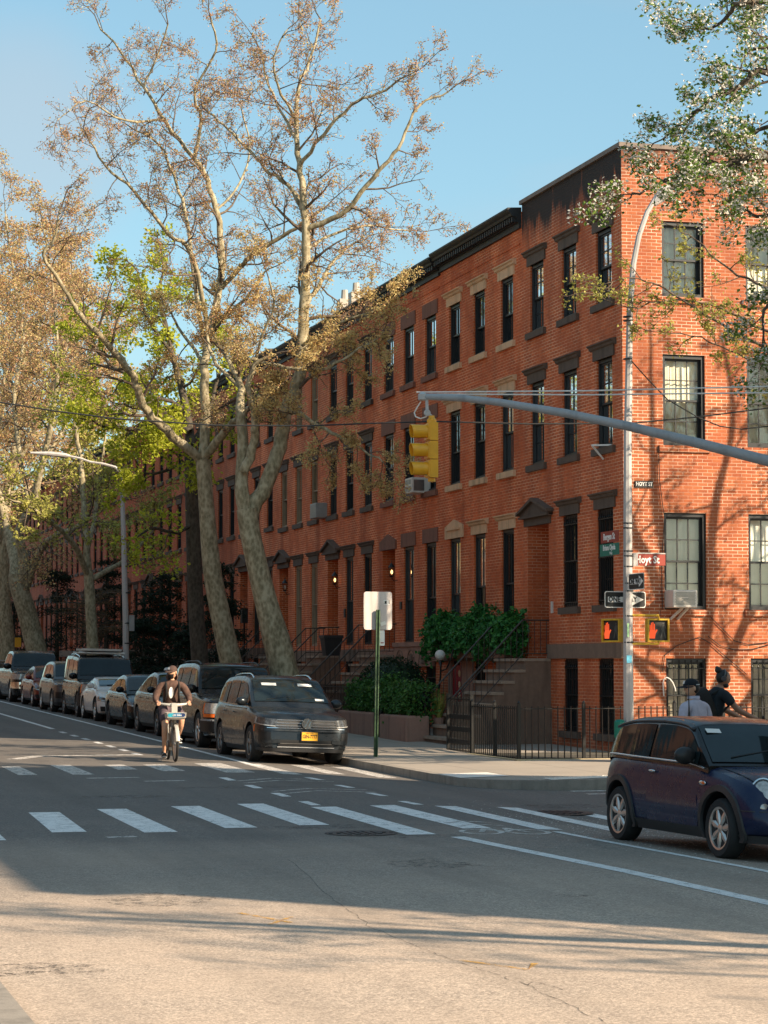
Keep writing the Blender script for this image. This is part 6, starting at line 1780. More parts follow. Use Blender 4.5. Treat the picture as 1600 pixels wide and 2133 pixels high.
# --- grey SUV at the crossing
def grey_suv(loc, roll):
    p = dict(L=4.72, W=1.84, H=1.66, wb=2.79, fo=.93, tyre=.355, paint=PT['grey'], ws0=1.20, ws1=1.98, rear=(4.05,4.66), rake=.06, zb0=.25, msc=1.05,
             top=[(0,.86),(.1,.93),(.35,.985),(.8,1.035),(1.2,1.075),(1.6,1.075),(3.2,1.09),(4.2,1.12),(4.6,1.10),(4.72,.98)],
             roof=[(1.12,1.06),(1.30,1.175),(1.90,1.55),(2.05,1.60),(2.5,1.645),(3.2,1.645),(3.9,1.605),(4.12,1.575),(4.35,1.40),(4.66,1.09)],
             wins=[(1.42,2.52),(2.62,3.42),(3.52,4.2)], doors=[(1.42,2.56),(2.575,3.48)], spokes=5, twin=True, rim='alloy_dark', tw=.235)
    c = standard_car('parked_car', 'dark grey SUV with orange plate parked first at the crossing', 'car', loc, p, roll)
    A = c.a_of
    a1 = c.hwt[0][1]
    c.strip('grille', 'grille_black', 0, a1-.06, .70, .845, .012)
    for z in (.715, .768, .825): c.strip('chrome_bar', 'chrome', 0, a1-.05, z, z+.016, .024)
    c.strip('chrome_bar', 'chrome', 0, a1+.10, .675, .690, .02)
    hl = c.strip('headlight', 'lens_dark', a1-.07, A(.50), lambda t: .715+.05*t, lambda t: .845+.045*t, .017)
    c.strip('running_light', 'lens', a1-.06, A(.46), lambda t: .705+.05*t, lambda t: .722+.05*t, .021)
    c.strip('running_light', 'lens', A(.40), A(.50), lambda t: .75+.015*t, lambda t: .872+.01*t, .021)
    c.strip('amber_marker', 'amber', A(.50), A(.54), .60, .72, .010)
    c.strip('lower_intake', 'grille_black', 0, a1-.12, .33, .46, .012); c.strip('intake_trim', 'galv_dark', 0, a1-.10, .315, .332, .02); c.strip('intake_trim', 'alloy_dark', 0, a1-.16, .385, .398, .02)
    c.strip('side_intake', 'grille_black', a1+.02, A(.26), lambda t: .40+.0*t, lambda t: .60+.02*t, .014)
    c.strip('bumper_blade', PT['grey'], a1-.16, A(.13), lambda t: .40-.02*t, lambda t: .47-.02*t, .028)
    c.strip('bumper_crease', PT['grey'], 0, A(.3), .625, .655, .022)
    c.strip('chin_spoiler', 'blacktrim', 0, A(.5), .235, .30, .015)
    # round badge with a ring, a small v and a w below it
    y = c.y(0)-.045; z = .775
    b = MB(); n = 24
    b.lathe([(.082,.012),(.086,0),(.086,-.006),(.072,-.006),(.070,0)], (0, y+.004, z), axis='y', n=n, M=Matrix.Diagonal((1.2,1,1.2))); b.lathe([(.071,.006),(.001,.006)], (0, y+.004, z), axis='y', n=n, mi=1, M=Matrix.Diagonal((1.2,1,1.2)))
    for seg in ([(-.034,.060),(0,.008)], [(.034,.060),(0,.008)], [(-.064,.026),(-.030,-.058)], [(-.030,-.058),(0,-.004)], [(0,-.004),(.030,-.058)], [(.030,-.058),(.064,.026)]):
        (xa, za), (xb, zb) = seg; b.bar((xa*1.2, y, z+za*1.2), (xb*1.2, y, z+zb*1.2), .015, .012)
    b.build('badge', [M['chrome'], M['grille_black']], c.root, world=False, smooth=30)
    c.plate(.06, .535, 'GIN-7777', off=.052)
    c.roof_rails(2.1, 4.0)
    for a, b_ in ((-.52,-.1), (.12,.5)):                  # pale sun visors behind the screen
        v = MB(); v.add([Vector((x_, c.y(q)-.006, c.rf(q)+.042)) for x_, q in ((a,1.80),(b_,1.80),(b_,1.72),(a,1.72))], [(0,1,2,3)]); v.build('sun_visor', M['white'], c.root, world=False)
    v = MB(); v.add([Vector((x_, c.y(q)-.008, c.rf(q)+.030)) for x_, q in ((.48,1.36),(.66,1.36),(.66,1.30),(.48,1.30))], [(0,1,2,3)]); v.build('paper_permit', M['white'], c.root, world=False)
    for sg in (-1, 1):
        for (xa, xb) in ((1.36,4.25),):
            t = MB(); t.tube([(sg*(c.cx(x, c.belt(x)+.03)+.008), c.y(x), c.belt(x)+.025) for x in [xa+(xb-xa)*i/10 for i in range(11)]], .008, 5); t.build('window_trim', M['chrome'], c.root, world=False)
    return c

def fit(px, py, X):
    """street position (Y) of a tyre contact seen at a pixel, for the car's side at X"""
    return atX(px, py, X).y

def place(xc, yf): return (xc, yf, (road_z(xc-.75, yf)+road_z(xc+.75, yf))/2)
ROLL = math.atan(.055/1.5)
grey_suv(place(-6.42, 1.2), ROLL)

# --- black full-size SUV
def black_suv():
    p = dict(L=5.13, W=2.0, H=1.86, wb=2.95, fo=1.0, tyre=.39, paint=PT['black'], ws0=1.45, ws1=2.15, rear=(4.75,5.1), rake=.03, round=.8,
             top=[(0,.98),(.08,1.07),(.4,1.12),(1.0,1.17),(1.45,1.20),(2.5,1.20),(4.6,1.22),(5.05,1.20),(5.13,1.05)],
             roof=[(1.38,1.18),(1.55,1.30),(2.08,1.75),(2.25,1.80),(2.8,1.845),(3.8,1.845),(4.6,1.81),(4.8,1.76),(5.1,1.22)],
             wins=[(1.66,2.72),(2.82,3.72),(3.84,4.75)], doors=[(1.62,2.76),(2.78,3.72)], spokes=6, tw=.265, msc=1.25, mirror=PT['black'])
    c = standard_car('parked_car', 'black full size SUV with roof rails parked behind the grey one', 'car', place(-6.15, 7.3), p, ROLL*.8)
    A = c.a_of; a1 = c.hwt[0][1]
    c.strip('grille', 'grille_black', 0, a1-.16, .70, 1.0, .015); c.strip('chrome_bar', 'chrome', 0, a1-.16, .86, .90, .03)
    c.strip('headlight', 'lens', a1-.15, A(.36), .76, .98, .018); c.strip('turn_signal', 'amber', a1-.13, A(.38), .68, .75, .018); c.strip('turn_signal', 'amber', A(.36), A(.44), .74, .98, .016)
    c.strip('bumper', 'grille_black', 0, A(.6), .36, .62, .03); c.strip('bumper_edge', 'galv_dark', 0, A(.5), .60, .635, .04)
    for sg in (-1, 1):
        f = MB(); f.lathe([(.07,-.05),(.07,.0),(.055,.004),(.001,.004)], (sg*.66, c.y(0)-.005, .45), axis='y', n=16); f.lathe([(.052,-.012),(.001,-.02)], (sg*.66, c.y(0)-.03, .45), axis='y', n=16); f.build('fog_lamp', M['lens'], c.root, world=False)
    c.roof_rails(2.4, 4.6, 'blacktrim', .86)
    m = MB(); m.box(-.9,.9,c.y(0)-.06,c.y(0)-.02,.30,.34); m.build('bumper_step', M['blacktrim'], c.root, world=False)
black_suv()

def sedan(label, paint_, xc, yf, L=4.75, W=1.84, H=1.43, wb=2.85, fo=.86, low=0, coupe=False, head='lens', rim='alloy', spokes=5, suv=0, grille='kidney', twin=False, mirror=None):
    d = suv
    p = dict(L=L, W=W, H=H, wb=wb, fo=fo, tyre=.335+d*.1, paint=paint_, ws0=1.18, ws1=1.98, rear=(L-1.45,L-.62) if not coupe else (L-1.35,L-.35), round=1.15,
             top=[(0,.60+d),(.1,.68+d),(.5,.80+d),(1.18,.93+d),(1.7,.95+d),(3.0,.965+d),(L-.6,1.0+d-low),(L-.12,.98+d-low),(L,.80+d-low)],
             roof=[(1.08,.91+d),(1.3,1.03+d),(1.9,H-.075),(2.1,H-.035),(2.6,H),(L-1.9,H-.02),(L-1.5,H-.07),(L-1.1,H-.22),(L-.58,1.0+d-low+.005)],
             wins=[(1.42,2.45),(2.54,L-1.15)] if not coupe else [(1.42,L-1.35)], doors=[(1.36,2.5),(2.52,3.42)] if not coupe else [(1.36,2.62)], spokes=spokes, rim=rim, twin=twin, mirror=mirror)
    c = standard_car('parked_car', label, 'car', place(xc, yf), p, ROLL*.7)
    A = c.a_of; a1 = c.hwt[0][1]
    if grille == 'kidney':
        for sg in (-1,1):
            m = MB(); c.band(m, .03, .30, .42+d, .62+d, .015, (sg,)); m.build('grille', M['grille_black'], c.root, world=False)
    else: c.strip('grille', 'grille_black', 0, a1-.2, .42+d, .58+d, .012)
    c.strip('headlight', 'lens_dark', a1-.12, A(.55), lambda t: .56+d+.06*t, lambda t: .66+d+.07*t, .015)
    c.strip('running_light', head, a1-.10, A(.5), lambda t: .565+d+.06*t, lambda t: .60+d+.06*t, .02)
    c.strip('lower_intake', 'grille_black', 0, a1-.05, .27, .40, .012)
    c.strip('side_intake', 'grille_black', a1+.05, A(.2), .30, .44, .012)
    return c
sedan('dark brown hatch parked behind the cyclist, its front hidden', PT['brown'], -6.05, 13.4, L=4.7, H=1.56, wb=2.9, suv=.10, mirror=PT['black'], rim='alloy_dark')
sedan('dark green sedan with slim curved headlight left of the cyclist', PT['green'], -6.0, 18.5, rim='blacktrim', H=1.42, mirror=PT['black'])
sedan('low white coupe tucked between black boxy SUV and dark sedan', PT['white'], -6.0, 24.0, L=4.4, W=1.8, H=1.26, wb=2.42, fo=.95, coupe=True, low=.12, head='lens', grille='none')
sedan('dark red sedan squeezed between pickup and silver grey crossover', PT['red'], -6.0, 38.6, H=1.42, grille='wide')

def boxy_suv():
    p = dict(L=4.83, W=1.92, H=1.88, wb=2.885, fo=.85, tyre=.375, paint=PT['charcoal'], ws0=1.22, ws1=1.72, rear=(4.55,4.8), rake=.02, round=.62, tumble=.11,
             top=[(0,1.0),(.06,1.08),(.4,1.12),(1.22,1.17),(2.4,1.17),(4.7,1.19),(4.83,1.1)],
             roof=[(1.16,1.16),(1.28,1.26),(1.68,1.76),(1.85,1.80),(2.3,1.83),(2.9,1.85),(3.05,1.88),(4.4,1.88),(4.6,1.84),(4.82,1.19)],
             wins=[(1.42,2.42),(2.52,3.42),(3.54,4.5)], doors=[(1.38,2.46),(2.48,3.4)], spokes=5, rim='alloy_dark', tw=.255, msc=1.2, mirror=PT['black'], wbelt=.94)
    c = standard_car('parked_car', 'black boxy off roader with pale roof rack', 'car', place(-5.95, 27.6), p, ROLL*.7)
    A = c.a_of; a1 = c.hwt[0][1]
    c.strip('grille', 'grille_black', 0, a1-.28, .80, 1.0, .014); 
    c.strip('headlight', 'lens', a1-.27, A(.16), .78, 1.0, .018); c.strip('turn_signal', 'amber', A(.16), A(.27), .76, 1.0, .016)
    c.strip('bumper', 'grille_black', 0, A(.7), .34, .66, .03)
    for sg in (-1, 1):
        f = MB(); f.lathe([(.08,-.04),(.08,.0),(.062,.004),(.001,.004)], (sg*.62, c.y(0)-.012, .52), axis='y', n=16); f.build('fog_lamp', M['lens'], c.root, world=False)
        s = MB(); s.box(sg*.72, sg*1.0, c.y(1.6), c.y(3.1), .36, .40); s.build('side_step', M['blacktrim'], c.root, world=False)
        c.strip('arch_trim', 'blacktrim', A(.42), A(.5), .55, .92, .03, (sg,))
    t = MB()
    for i, ch in enumerate(range(3)): t.box(-.16+i*.12, -.09+i*.12, c.y(0)-.005, c.y(0)+.03, 1.075, 1.10)
    t.build('bonnet_letters', M['chrome'], c.root, world=False)
    c.roof_rails(2.2, 4.3, 'chrome', .86, .05)
    # rack: two pale bars with a low carrier above them
    rk = MB()
    for x in (2.35, 3.6): rk.tube([(-.72, c.y(x), 1.98), (.72, c.y(x), 1.98)], .035, 8)
    ro = rk.build('roof_rack', M['white'], c.root, world=False, smooth=60)
    cr = MB(); cr.box(-.62,.62,c.y(2.3),c.y(2.45),2.05,2.115); cr.build('ski_clamp', M['plasticwhite'], ro, world=False)
    cr = MB(); cr.box(-.62,.62,c.y(3.5),c.y(3.65),2.05,2.115); cr.build('ski_clamp', M['plasticwhite'], ro, world=False)
    cr = MB(); cr.box(-.55,.55,c.y(2.28),c.y(3.66),2.025,2.045); cr.build('carrier_pad', M['black'], ro, world=False)
boxy_suv()

def crossover():
    p = dict(L=4.6, W=1.86, H=1.66, wb=2.69, fo=.92, tyre=.36, paint=PT['silver'], ws0=1.2, ws1=1.95, rear=(4.0,4.5), rake=.05,
             top=[(0,.84),(.08,.92),(.4,.99),(1.2,1.08),(2.0,1.09),(3.4,1.12),(4.4,1.14),(4.6,1.0)],
             roof=[(1.12,1.065),(1.3,1.18),(1.88,1.55),(2.05,1.60),(2.5,1.645),(3.4,1.635),(4.0,1.58),(4.2,1.50),(4.52,1.13)],
             wins=[(1.42,2.42),(2.52,3.35),(3.45,4.1)], doors=[(1.4,2.46),(2.48,3.38)], spokes=5, twin=True, rim='alloy', mirror=PT['black'])
    c = standard_car('parked_car', 'silver grey crossover with angular nose behind the off roader', 'car', place(-6.12, 32.4), p, ROLL*.7)
    A = c.a_of; a1 = c.hwt[0][1]
    c.strip('headlight', 'lens_dark', a1-.2, A(.5), lambda t: .80+.03*t, lambda t: .87+.07*t, .015); c.strip('upper_grille', 'grille_black', 0, a1-.2, .76, .87, .014)
    c.strip('grille', 'grille_black', 0, a1-.18, .42, .62, .014); c.strip('side_intake', 'grille_black', a1-.05, A(.25), lambda t: .46, lambda t: .66, .012); c.strip('chin', 'blacktrim', 0, A(.6), .22, .33, .012)
    for sg in (-1,1): c.strip('arch_trim', 'blacktrim', A(.42), A(.55), .35, .72, .012, (sg,))
crossover()

def pickup():
    p = dict(L=5.9, W=2.04, H=1.95, wb=3.67, fo=1.0, tyre=.41, paint=PT['charcoal'], ws0=1.45, ws1=2.05, rear=(4.0,4.25), rake=.02, round=.75, pickup=True,
             top=[(0,1.05),(.06,1.14),(.4,1.2),(1.45,1.27),(2.5,1.27),(4.2,1.28),(5.8,1.28),(5.9,1.2)],
             roof=[(1.4,1.25),(1.56,1.37),(2.02,1.82),(2.2,1.87),(2.7,1.93),(3.6,1.92),(3.9,1.86),(4.1,1.6),(4.2,1.3)],
             wins=[(1.66,2.66),(2.76,3.78)], doors=[(1.64,2.7),(2.72,3.8)], spokes=6, tw=.28, msc=1.4, mirror=PT['black'])
    c = standard_car('pickup_truck', 'dark pickup truck with chrome bumper at the left', 'pickup truck', place(-6.0, 44.6), p, ROLL*.7)
    A = c.a_of; a1 = c.hwt[0][1]
    c.strip('grille', 'grille_black', 0, a1-.24, .78, 1.08, .02); c.strip('chrome_bar', 'chrome', 0, a1-.2, 1.05, 1.10, .035); c.strip('chrome_bar', 'chrome', 0, a1-.24, .92, .95, .03)
    c.strip('headlight', 'lens', a1-.22, A(.42), .86, 1.07, .02)
    c.strip('bumper', 'chrome', 0, A(.4), .52, .76, .06); c.strip('bumper_slot', 'grille_black', 0, a1-.3, .58, .68, .066)
    for sg in (-1,1):
        f = MB(); f.lathe([(.06,-.03),(.06,0),(.001,.004)], (sg*.72, c.y(0)-.075, .62), axis='y', n=12); f.build('fog_lamp', M['grille_black'], c.root, world=False)
pickup()
sedan('silver car mostly cut off by the left edge of the picture', PT['silver'], -6.2, 53.0, H=1.5, suv=.05, grille='wide')

# --- blue hatchback in the right foreground
def hatchback(loc, rz, roll):
    p = dict(L=3.63, W=1.69, H=1.415, wb=2.467, fo=.62, tyre=.312, paint=PT['blue'], ws0=.98, ws1=1.50, rear=(3.32,3.58), rake=.09, round=1.15, tumble=.155, wbelt=.955,
             top=[(0,.66),(.05,.745),(.2,.83),(.5,.895),(.98,.955),(1.5,.965),(2.6,.985),(3.4,1.0),(3.56,.96),(3.63,.80)],
             roof=[(.92,.94),(1.04,1.03),(1.46,1.325),(1.58,1.365),(1.9,1.40),(2.4,1.405),(3.0,1.38),(3.28,1.345),(3.36,1.29),(3.60,.985)])
    c = Car('blue_hatchback', 'deep blue small hatchback parked at the right edge', 'car', loc, rz=rz, roll=roll, **p)
    c.body(); c.cabin(PT['black'])
    A = c.a_of; a1 = c.hwt[0][1]
    # dark roof with its overhanging lip
    r = MB(); vs = []; T = [-1,-.8,-.5,0,.5,.8,1]; st = [1.46,1.5,1.6,1.8,2.2,2.6,3.0,3.25,3.38,3.42]
    for x in st:
        xx = min(x, 3.27); z = c.rf(xx) - max(0, x-3.27)*.25
        for t in T: vs.append((c.cx(xx, c.rf(xx))*1.035*t, c.y(x), z + c.crown(t*.95) + .012 - (.03 if abs(t) == 1 else 0)))
    k = len(T); r.add(vs, [(i*k+j, i*k+j+1, (i+1)*k+j+1, (i+1)*k+j) for i in range(len(st)-1) for j in range(k-1)])
    ro = r.build('roof', paint('dark_roof_paint', (.03,.03,.034), .5, .3), c.root, world=False, smooth=180)
    so = ro.modifiers.new('s', 'SOLIDIFY'); so.thickness = .03; so.offset = -1; baked(ro)
    ae = MB(); ae.tube([(.0, c.y(3.02), c.rf(3.02)+.04), (.0, c.y(3.03), c.rf(3.02)+.16), (.0, c.y(3.06), c.rf(3.02)+.42)], [.016,.007,.004], 6); ae.build('aerial', M['black'], c.root, world=False)
    wg = c.screen(.96, 1.465, 'windscreen', tw=.94); c.wipers(1.0)
    v = MB(); v.add([Vector((x_, c.y(q)-.008, c.rf(q)+.038)) for x_, q in ((-.62,1.40),(-.45,1.40),(-.45,1.34),(-.62,1.34))], [(0,1,2,3)]); v.build('inspection_sticker', M['white'], c.root, world=False)
    c.screen(3.38, 3.56, 'rear_window', tw=.88)
    for sg in (-1, 1):
        c.side_window(1.16, 2.28, sg, zl=.012, zh=.055); c.side_window(2.36, 3.36, sg, zl=.012, zh=.055)
        t = MB(); t.tube([(sg*(c.hw(x)*.968), c.y(x), c.shoulder(x)+.002) for x in [.98+(3.45-.98)*i/14 for i in range(15)]], .012, 6); t.build('chrome_beltline', M['chrome'], c.root, world=False, smooth=90)
        d = c.door(1.10, 2.32, sg, .285, hm=M['chrome'])
        # arch cladding: a flat collar following each wheel opening
        for x in (0, c.wb):
            m = MB(); R0, R1 = p['tyre']+.05, p['tyre']+.125; vs = []; n = 28
            for i in range(n+1):
                a = R(-22) + R(224)*i/n
                for rr in (R0, R0+.006, R1-.006, R1):
                    yy, zz = x + rr*math.cos(a), p['tyre']+.012 + rr*math.sin(a)
                    xs = yy + c.fo; X = c.sx(min(max(xs, .02), c.L-.02), min(max(zz, lerp_tab(c.zb, xs)+.03), c.shoulder(xs)-.04))
                    vs.append((sg*(X + (.022 if rr in (R0+.006, R1-.006) else -.008)), yy, max(zz, .19)))
            m.add(vs, [(i*4+j, i*4+j+1, (i+1)*4+j+1, (i+1)*4+j) for i in range(n) for j in range(3)])
            m.build('wheel_arch', M['blacktrim'], c.root, world=False, smooth=50)
        c.strip('sill_trim', 'blacktrim', A(p['fo']+.44), A(p['fo']+p['wb']-.44), .19, .30, .014, (sg,))
        # round headlamp set in the wing
        hx, hz, hs = .56, .70, .17
        Mx = Matrix.Rotation(sg*R(24), 3, 'Z') @ Matrix.Rotation(R(-24), 3, 'X')
        h = MB(); h.lathe([(.155,.10),(.155,-.005),(.148,-.018),(.132,-.022),(.130,-.012)], (sg*hx, c.y(hs), hz), axis='y', n=28, M=Mx @ Matrix.Diagonal((.88,1,1.1)))
        ho = h.build('headlight', M['chrome'], c.root, world=False, smooth=40)
        l = MB(); l.lathe([(.131,-.012),(.10,-.035),(.05,-.048),(.001,-.052)], (sg*hx, c.y(hs), hz), axis='y', n=28, M=Mx @ Matrix.Diagonal((.88,1,1.1))); l.build('lens', M['lens'], ho, world=False, smooth=180)
        f = MB(); f.lathe([(.07,.04),(.07,-.01),(.06,-.018),(.058,-.008),(.001,-.02)], (sg*.50, c.y(.03), .42), axis='y', n=20); f.build('fog_lamp', M['chrome'], c.root, world=False, smooth=40)
        s = MB(); s.lathe([(.05,.03),(.05,-.012),(.001,-.03)], (sg*.60, c.y(.075), .55), axis='y', n=18); s.build('indicator', M['lens'], c.root, world=False, smooth=60)
        c.strip('amber_marker', 'amber', A(.245), A(.265), .36, .52, .016, (sg,))
        b = MB(); b.ball((sg*(c.sx(.98,.76)+.012), c.y(.98), .76), (.012,.085,.026), 10, 6); bo = b.build('side_repeater', M['chrome'], c.root, world=False, smooth=180)
        b = MB(); b.ball((sg*(c.sx(.98,.76)+.02), c.y(.945), .76), (.01,.035,.018), 8, 6); b.build('repeater_lens', M['amber'], bo, world=False)
    c.strip('grille', 'grille_black', 0, .42, .56, .66, .014); c.strip('grille_surround', 'chrome', 0, .44, .655, .675, .02)
    c.strip('lower_intake', 'grille_black', 0, .5, .27, .40, .012); c.strip('bumper_edge', 'blacktrim', 0, A(.30), .19, .27, .016)
    c.strip('bumper_line', 'blacktrim', 0, A(.25), .512, .522, .006)
    c.wheels(7, 'alloy', rr=.222, w=.205)
    c.mirrors(1.28, 1.03, M['black'], 1.1, .16)
    # bonnet shut line
    bl = MB()
    for sg in (-1, 1):
        bl.tube([(sg*c.hw(x)*.80, c.y(x)+max(0,1-x/.5)*.085, c.shoulder(x)+(c.top(x)-c.shoulder(x))*.55+.003) for x in (.18,.3,.5,.75,.95)], .005, 4)
    bl.build('bonnet_line', M['black'], c.root, world=False)
    return c
hatchback((-6.29, -20.25, road_z(-6.18, -20.2) + .004), R(3.0), math.atan(.06/1.5))

# ------------------------------------------------------------------ people
def skin_obj(chains, name, mat, parent, sub=2, squash=None):
    """one continuous surface grown over a skeleton of joints: chains of (point, radius); first point is the root"""
    vs = []; rad = []; ed = set(); idx = {}
    for ch in chains:
        prev = None
        for p, r in ch:
            k = tuple(round(c, 4) for c in p)
            if k not in idx:
                idx[k] = len(vs); vs.append(k); rad.append(r if isinstance(r, tuple) else (r, r))
            if prev is not None and prev != idx[k]: ed.add((prev, idx[k]))
            prev = idx[k]
    me = bpy.data.meshes.new(name); me.from_pydata(vs, list(ed), [])
    o = bpy.data.objects.new(name, me); COL.objects.link(o)
    sk = o.modifiers.new('skin', 'SKIN'); sk.use_smooth_shade = True
    if not me.skin_vertices: bpy.context.view_layer.update()
    for i, d in enumerate(me.skin_vertices[0].data): d.radius = rad[i]; d.use_root = (i == 0)
    ss = o.modifiers.new('sub', 'SUBSURF'); ss.levels = sub; ss.render_levels = sub
    baked(o); o.data.materials.clear(); o.data.materials.append(mat); o.parent = parent
    o.data.polygons.foreach_set('use_smooth', [True]*len(o.data.polygons))
    return o

def hand_chains(wrist, palm_dir, side_dir, curl_dir, s=1.0):
    """palm with four unequal, bent fingers and a thumb leaving its side"""
    w = Vector(wrist); d = Vector(palm_dir).normalized(); t = Vector(side_dir).normalized(); c = Vector(curl_dir).normalized()
    palm = w + d*.05*s; out = [[(w, .026*s), (palm, (.034*s, .018*s))]]
    for k, (off, L) in enumerate(((.030,.072),(.011,.08),(-.009,.075),(-.028,.06))):
        r0 = w + d*.088*s + t*off*s; m = r0 + (d*.75 + c*.55).normalized()*L*.5*s; e = m + (d*.15 + c).normalized()*L*.45*s
        out.append([(palm, (.034*s, .018*s)), (r0, .010*s), (m, .009*s), (e, .008*s)])
    r0 = w + d*.035*s + t*.036*s; out.append([(palm, (.034*s, .018*s)), (r0, .012*s), (r0 + (t*.5+d*.5+c*.6).normalized()*.03*s, .010*s), (r0 + (t*.2+d*.7+c*.9).normalized()*.055*s, .009*s)])
    return out

def head_geo(c, yaw, tilt, scale=1.0):
    """head with brow, nose, mouth, chin and ears; faces local -y before turning by yaw"""
    c = Vector(c); Mx = Matrix.Rotation(yaw, 3, 'Z') @ Matrix.Rotation(tilt, 3, 'X')
    mb = MB(); n, m = 22, 16; vs = []; fs = []
    for i in range(m+1):
        t = PI*i/m
        for k in range(n):
            a = 2*PI*k/n; x, y, z = math.sin(t)*math.cos(a), math.sin(t)*math.sin(a), math.cos(t)
            fx = .075*(1 - .22*max(0, -z)); fy = .097; fz = .118
            px_, py_, pz_ = x*fx, y*fy*(1 - .18*max(0, -z)*(1 if y > 0 else .3)), z*fz
            f = max(0, -y)
            py_ -= .018*f*math.exp(-((pz_+.015)/.02)**2 - (px_/.013)**2)      # nose
            py_ -= .006*f*math.exp(-((pz_-.025)/.012)**2)                       # brow
            py_ += .008*f*math.exp(-((pz_-.008)/.012)**2)*math.exp(-((abs(px_)-.032)/.014)**2)  # eye sockets
            py_ -= .006*f*math.exp(-((pz_+.055)/.01)**2)*math.exp(-(px_/.022)**2)  # lips
            py_ -= .010*f*math.exp(-((pz_+.098)/.02)**2)                         # chin
            vs.append(c + Mx @ (Vector((px_, py_, pz_))*scale))
    for i in range(m):
        for k in range(n):
            k2 = (k+1) % n; fs.append((i*n+k, (i+1)*n+k, (i+1)*n+k2, i*n+k2))
    mb.add(vs, fs)
    for s in (-1, 1): mb.ball(c + Mx @ (Vector((s*.076, .012, -.005))*scale), (.012*scale, .02*scale, .033*scale), 8, 6, M=Mx)
    return mb, Mx

def merge_into(o, mb):
    """join extra geometry into an object's single mesh"""
    bm = bmesh.new(); bm.from_mesh(o.data)
    tmp = bpy.data.meshes.new('tmp'); tmp.from_pydata(mb.v, [], mb.f); bm.from_mesh(tmp); bm.to_mesh(o.data); bm.free(); bpy.data.meshes.remove(tmp)
    o.data.polygons.foreach_set('use_smooth', [True]*len(o.data.polygons))

def eyes(c, Mx, parent, scale=1.0):
    e = MB()
    for s in (-1, 1): e.ball(Vector(c) + Mx @ (Vector((s*.03, -.083, .008))*scale), .010*scale, 8, 6)
    e.build('eyes', M['hair'], parent, world=False)

def baseball_cap(c, yaw, tilt, mat, parent, scale=1.0, patch=None, logo=None):
    c = Vector(c); Mx = Matrix.Rotation(yaw, 3, 'Z') @ Matrix.Rotation(tilt, 3, 'X'); mb = MB(); vs = []; n = 20; m = 7
    for i in range(m+1):
        t = (PI/2)*i/m
        for k in range(n):
            a = 2*PI*k/n; vs.append(c + Mx @ (Vector((.083*math.sin(t)*math.cos(a), .107*math.sin(t)*math.sin(a), .035 + .092*math.cos(t)))*scale))
    mb.add(vs, [(i*n+k, (i+1)*n+k, (i+1)*n+(k+1) % n, i*n+(k+1) % n) for i in range(m) for k in range(n)])
    br = []
    for i in range(9):
        a = PI + PI*i/8; 
        for r in (.98, 1.75): 
            x = .083*math.cos(a)*(1 if r < 1 else .9); y = .107*math.sin(a)*r if r < 1 else -.03 + .107*math.sin(a)*r
            br.append(c + Mx @ (Vector((x, y, .037 - (.016*(r > 1)) - .012*abs(math.cos(a))))*scale))
    mb.add(br, [(2*i, 2*i+1, 2*i+3, 2*i+2) for i in range(8)])
    o = mb.build('cap', mat, parent, world=False, smooth=50)
    if patch:
        p = MB(); p.add([c + Mx @ (Vector(q)*scale) for q in ((-.025,-.104,.062),(.025,-.104,.062),(.022,-.088,.102),(-.022,-.088,.102))], [(0,1,2,3)]); p.build('cap_patch', patch, o, world=False)
    return o

cloth = lambda name, col, var=.2: plain(name, col, .9, 0, var, 14)
M['hoodie'] = cloth('brown_hoodie', (.095,.05,.036), .45)
M['strap'] = cloth('dark_strap', (.014,.012,.011))
M['shorts'] = cloth('purple_grey_shorts', (.11,.075,.085), .35)
M['cap_brown'] = cloth('brown_cap', (.075,.042,.032))
M['navy'] = cloth('navy_cap', (.008,.010,.014))
M['lavender'] = cloth('lavender_shirt', (.50,.44,.50), .12)
M['tee_dark'] = cloth('dark_tee', (.010,.014,.018), .3)
M['jeans'] = cloth('dark_trousers', (.03,.035,.05))
M['white_cloth'] = cloth('white_cotton', (.75,.72,.68), .06)
M['bike_white'] = plain('bicycle_pale_grey', (.50,.46,.40), .4, .1, .08)
M['bike_frame'] = plain('bicycle_grey_frame', (.22,.20,.17), .4, .3, .1)
M['bike_blue'] = plain('blue_band', (.02,.22,.45), .5, 0, .1)
M['bike_cyan'] = plain('cyan_band', (.05,.50,.62), .5, 0, .1)
M['bike_navy'] = plain('navy_band', (.02,.05,.16), .5, 0, .1)

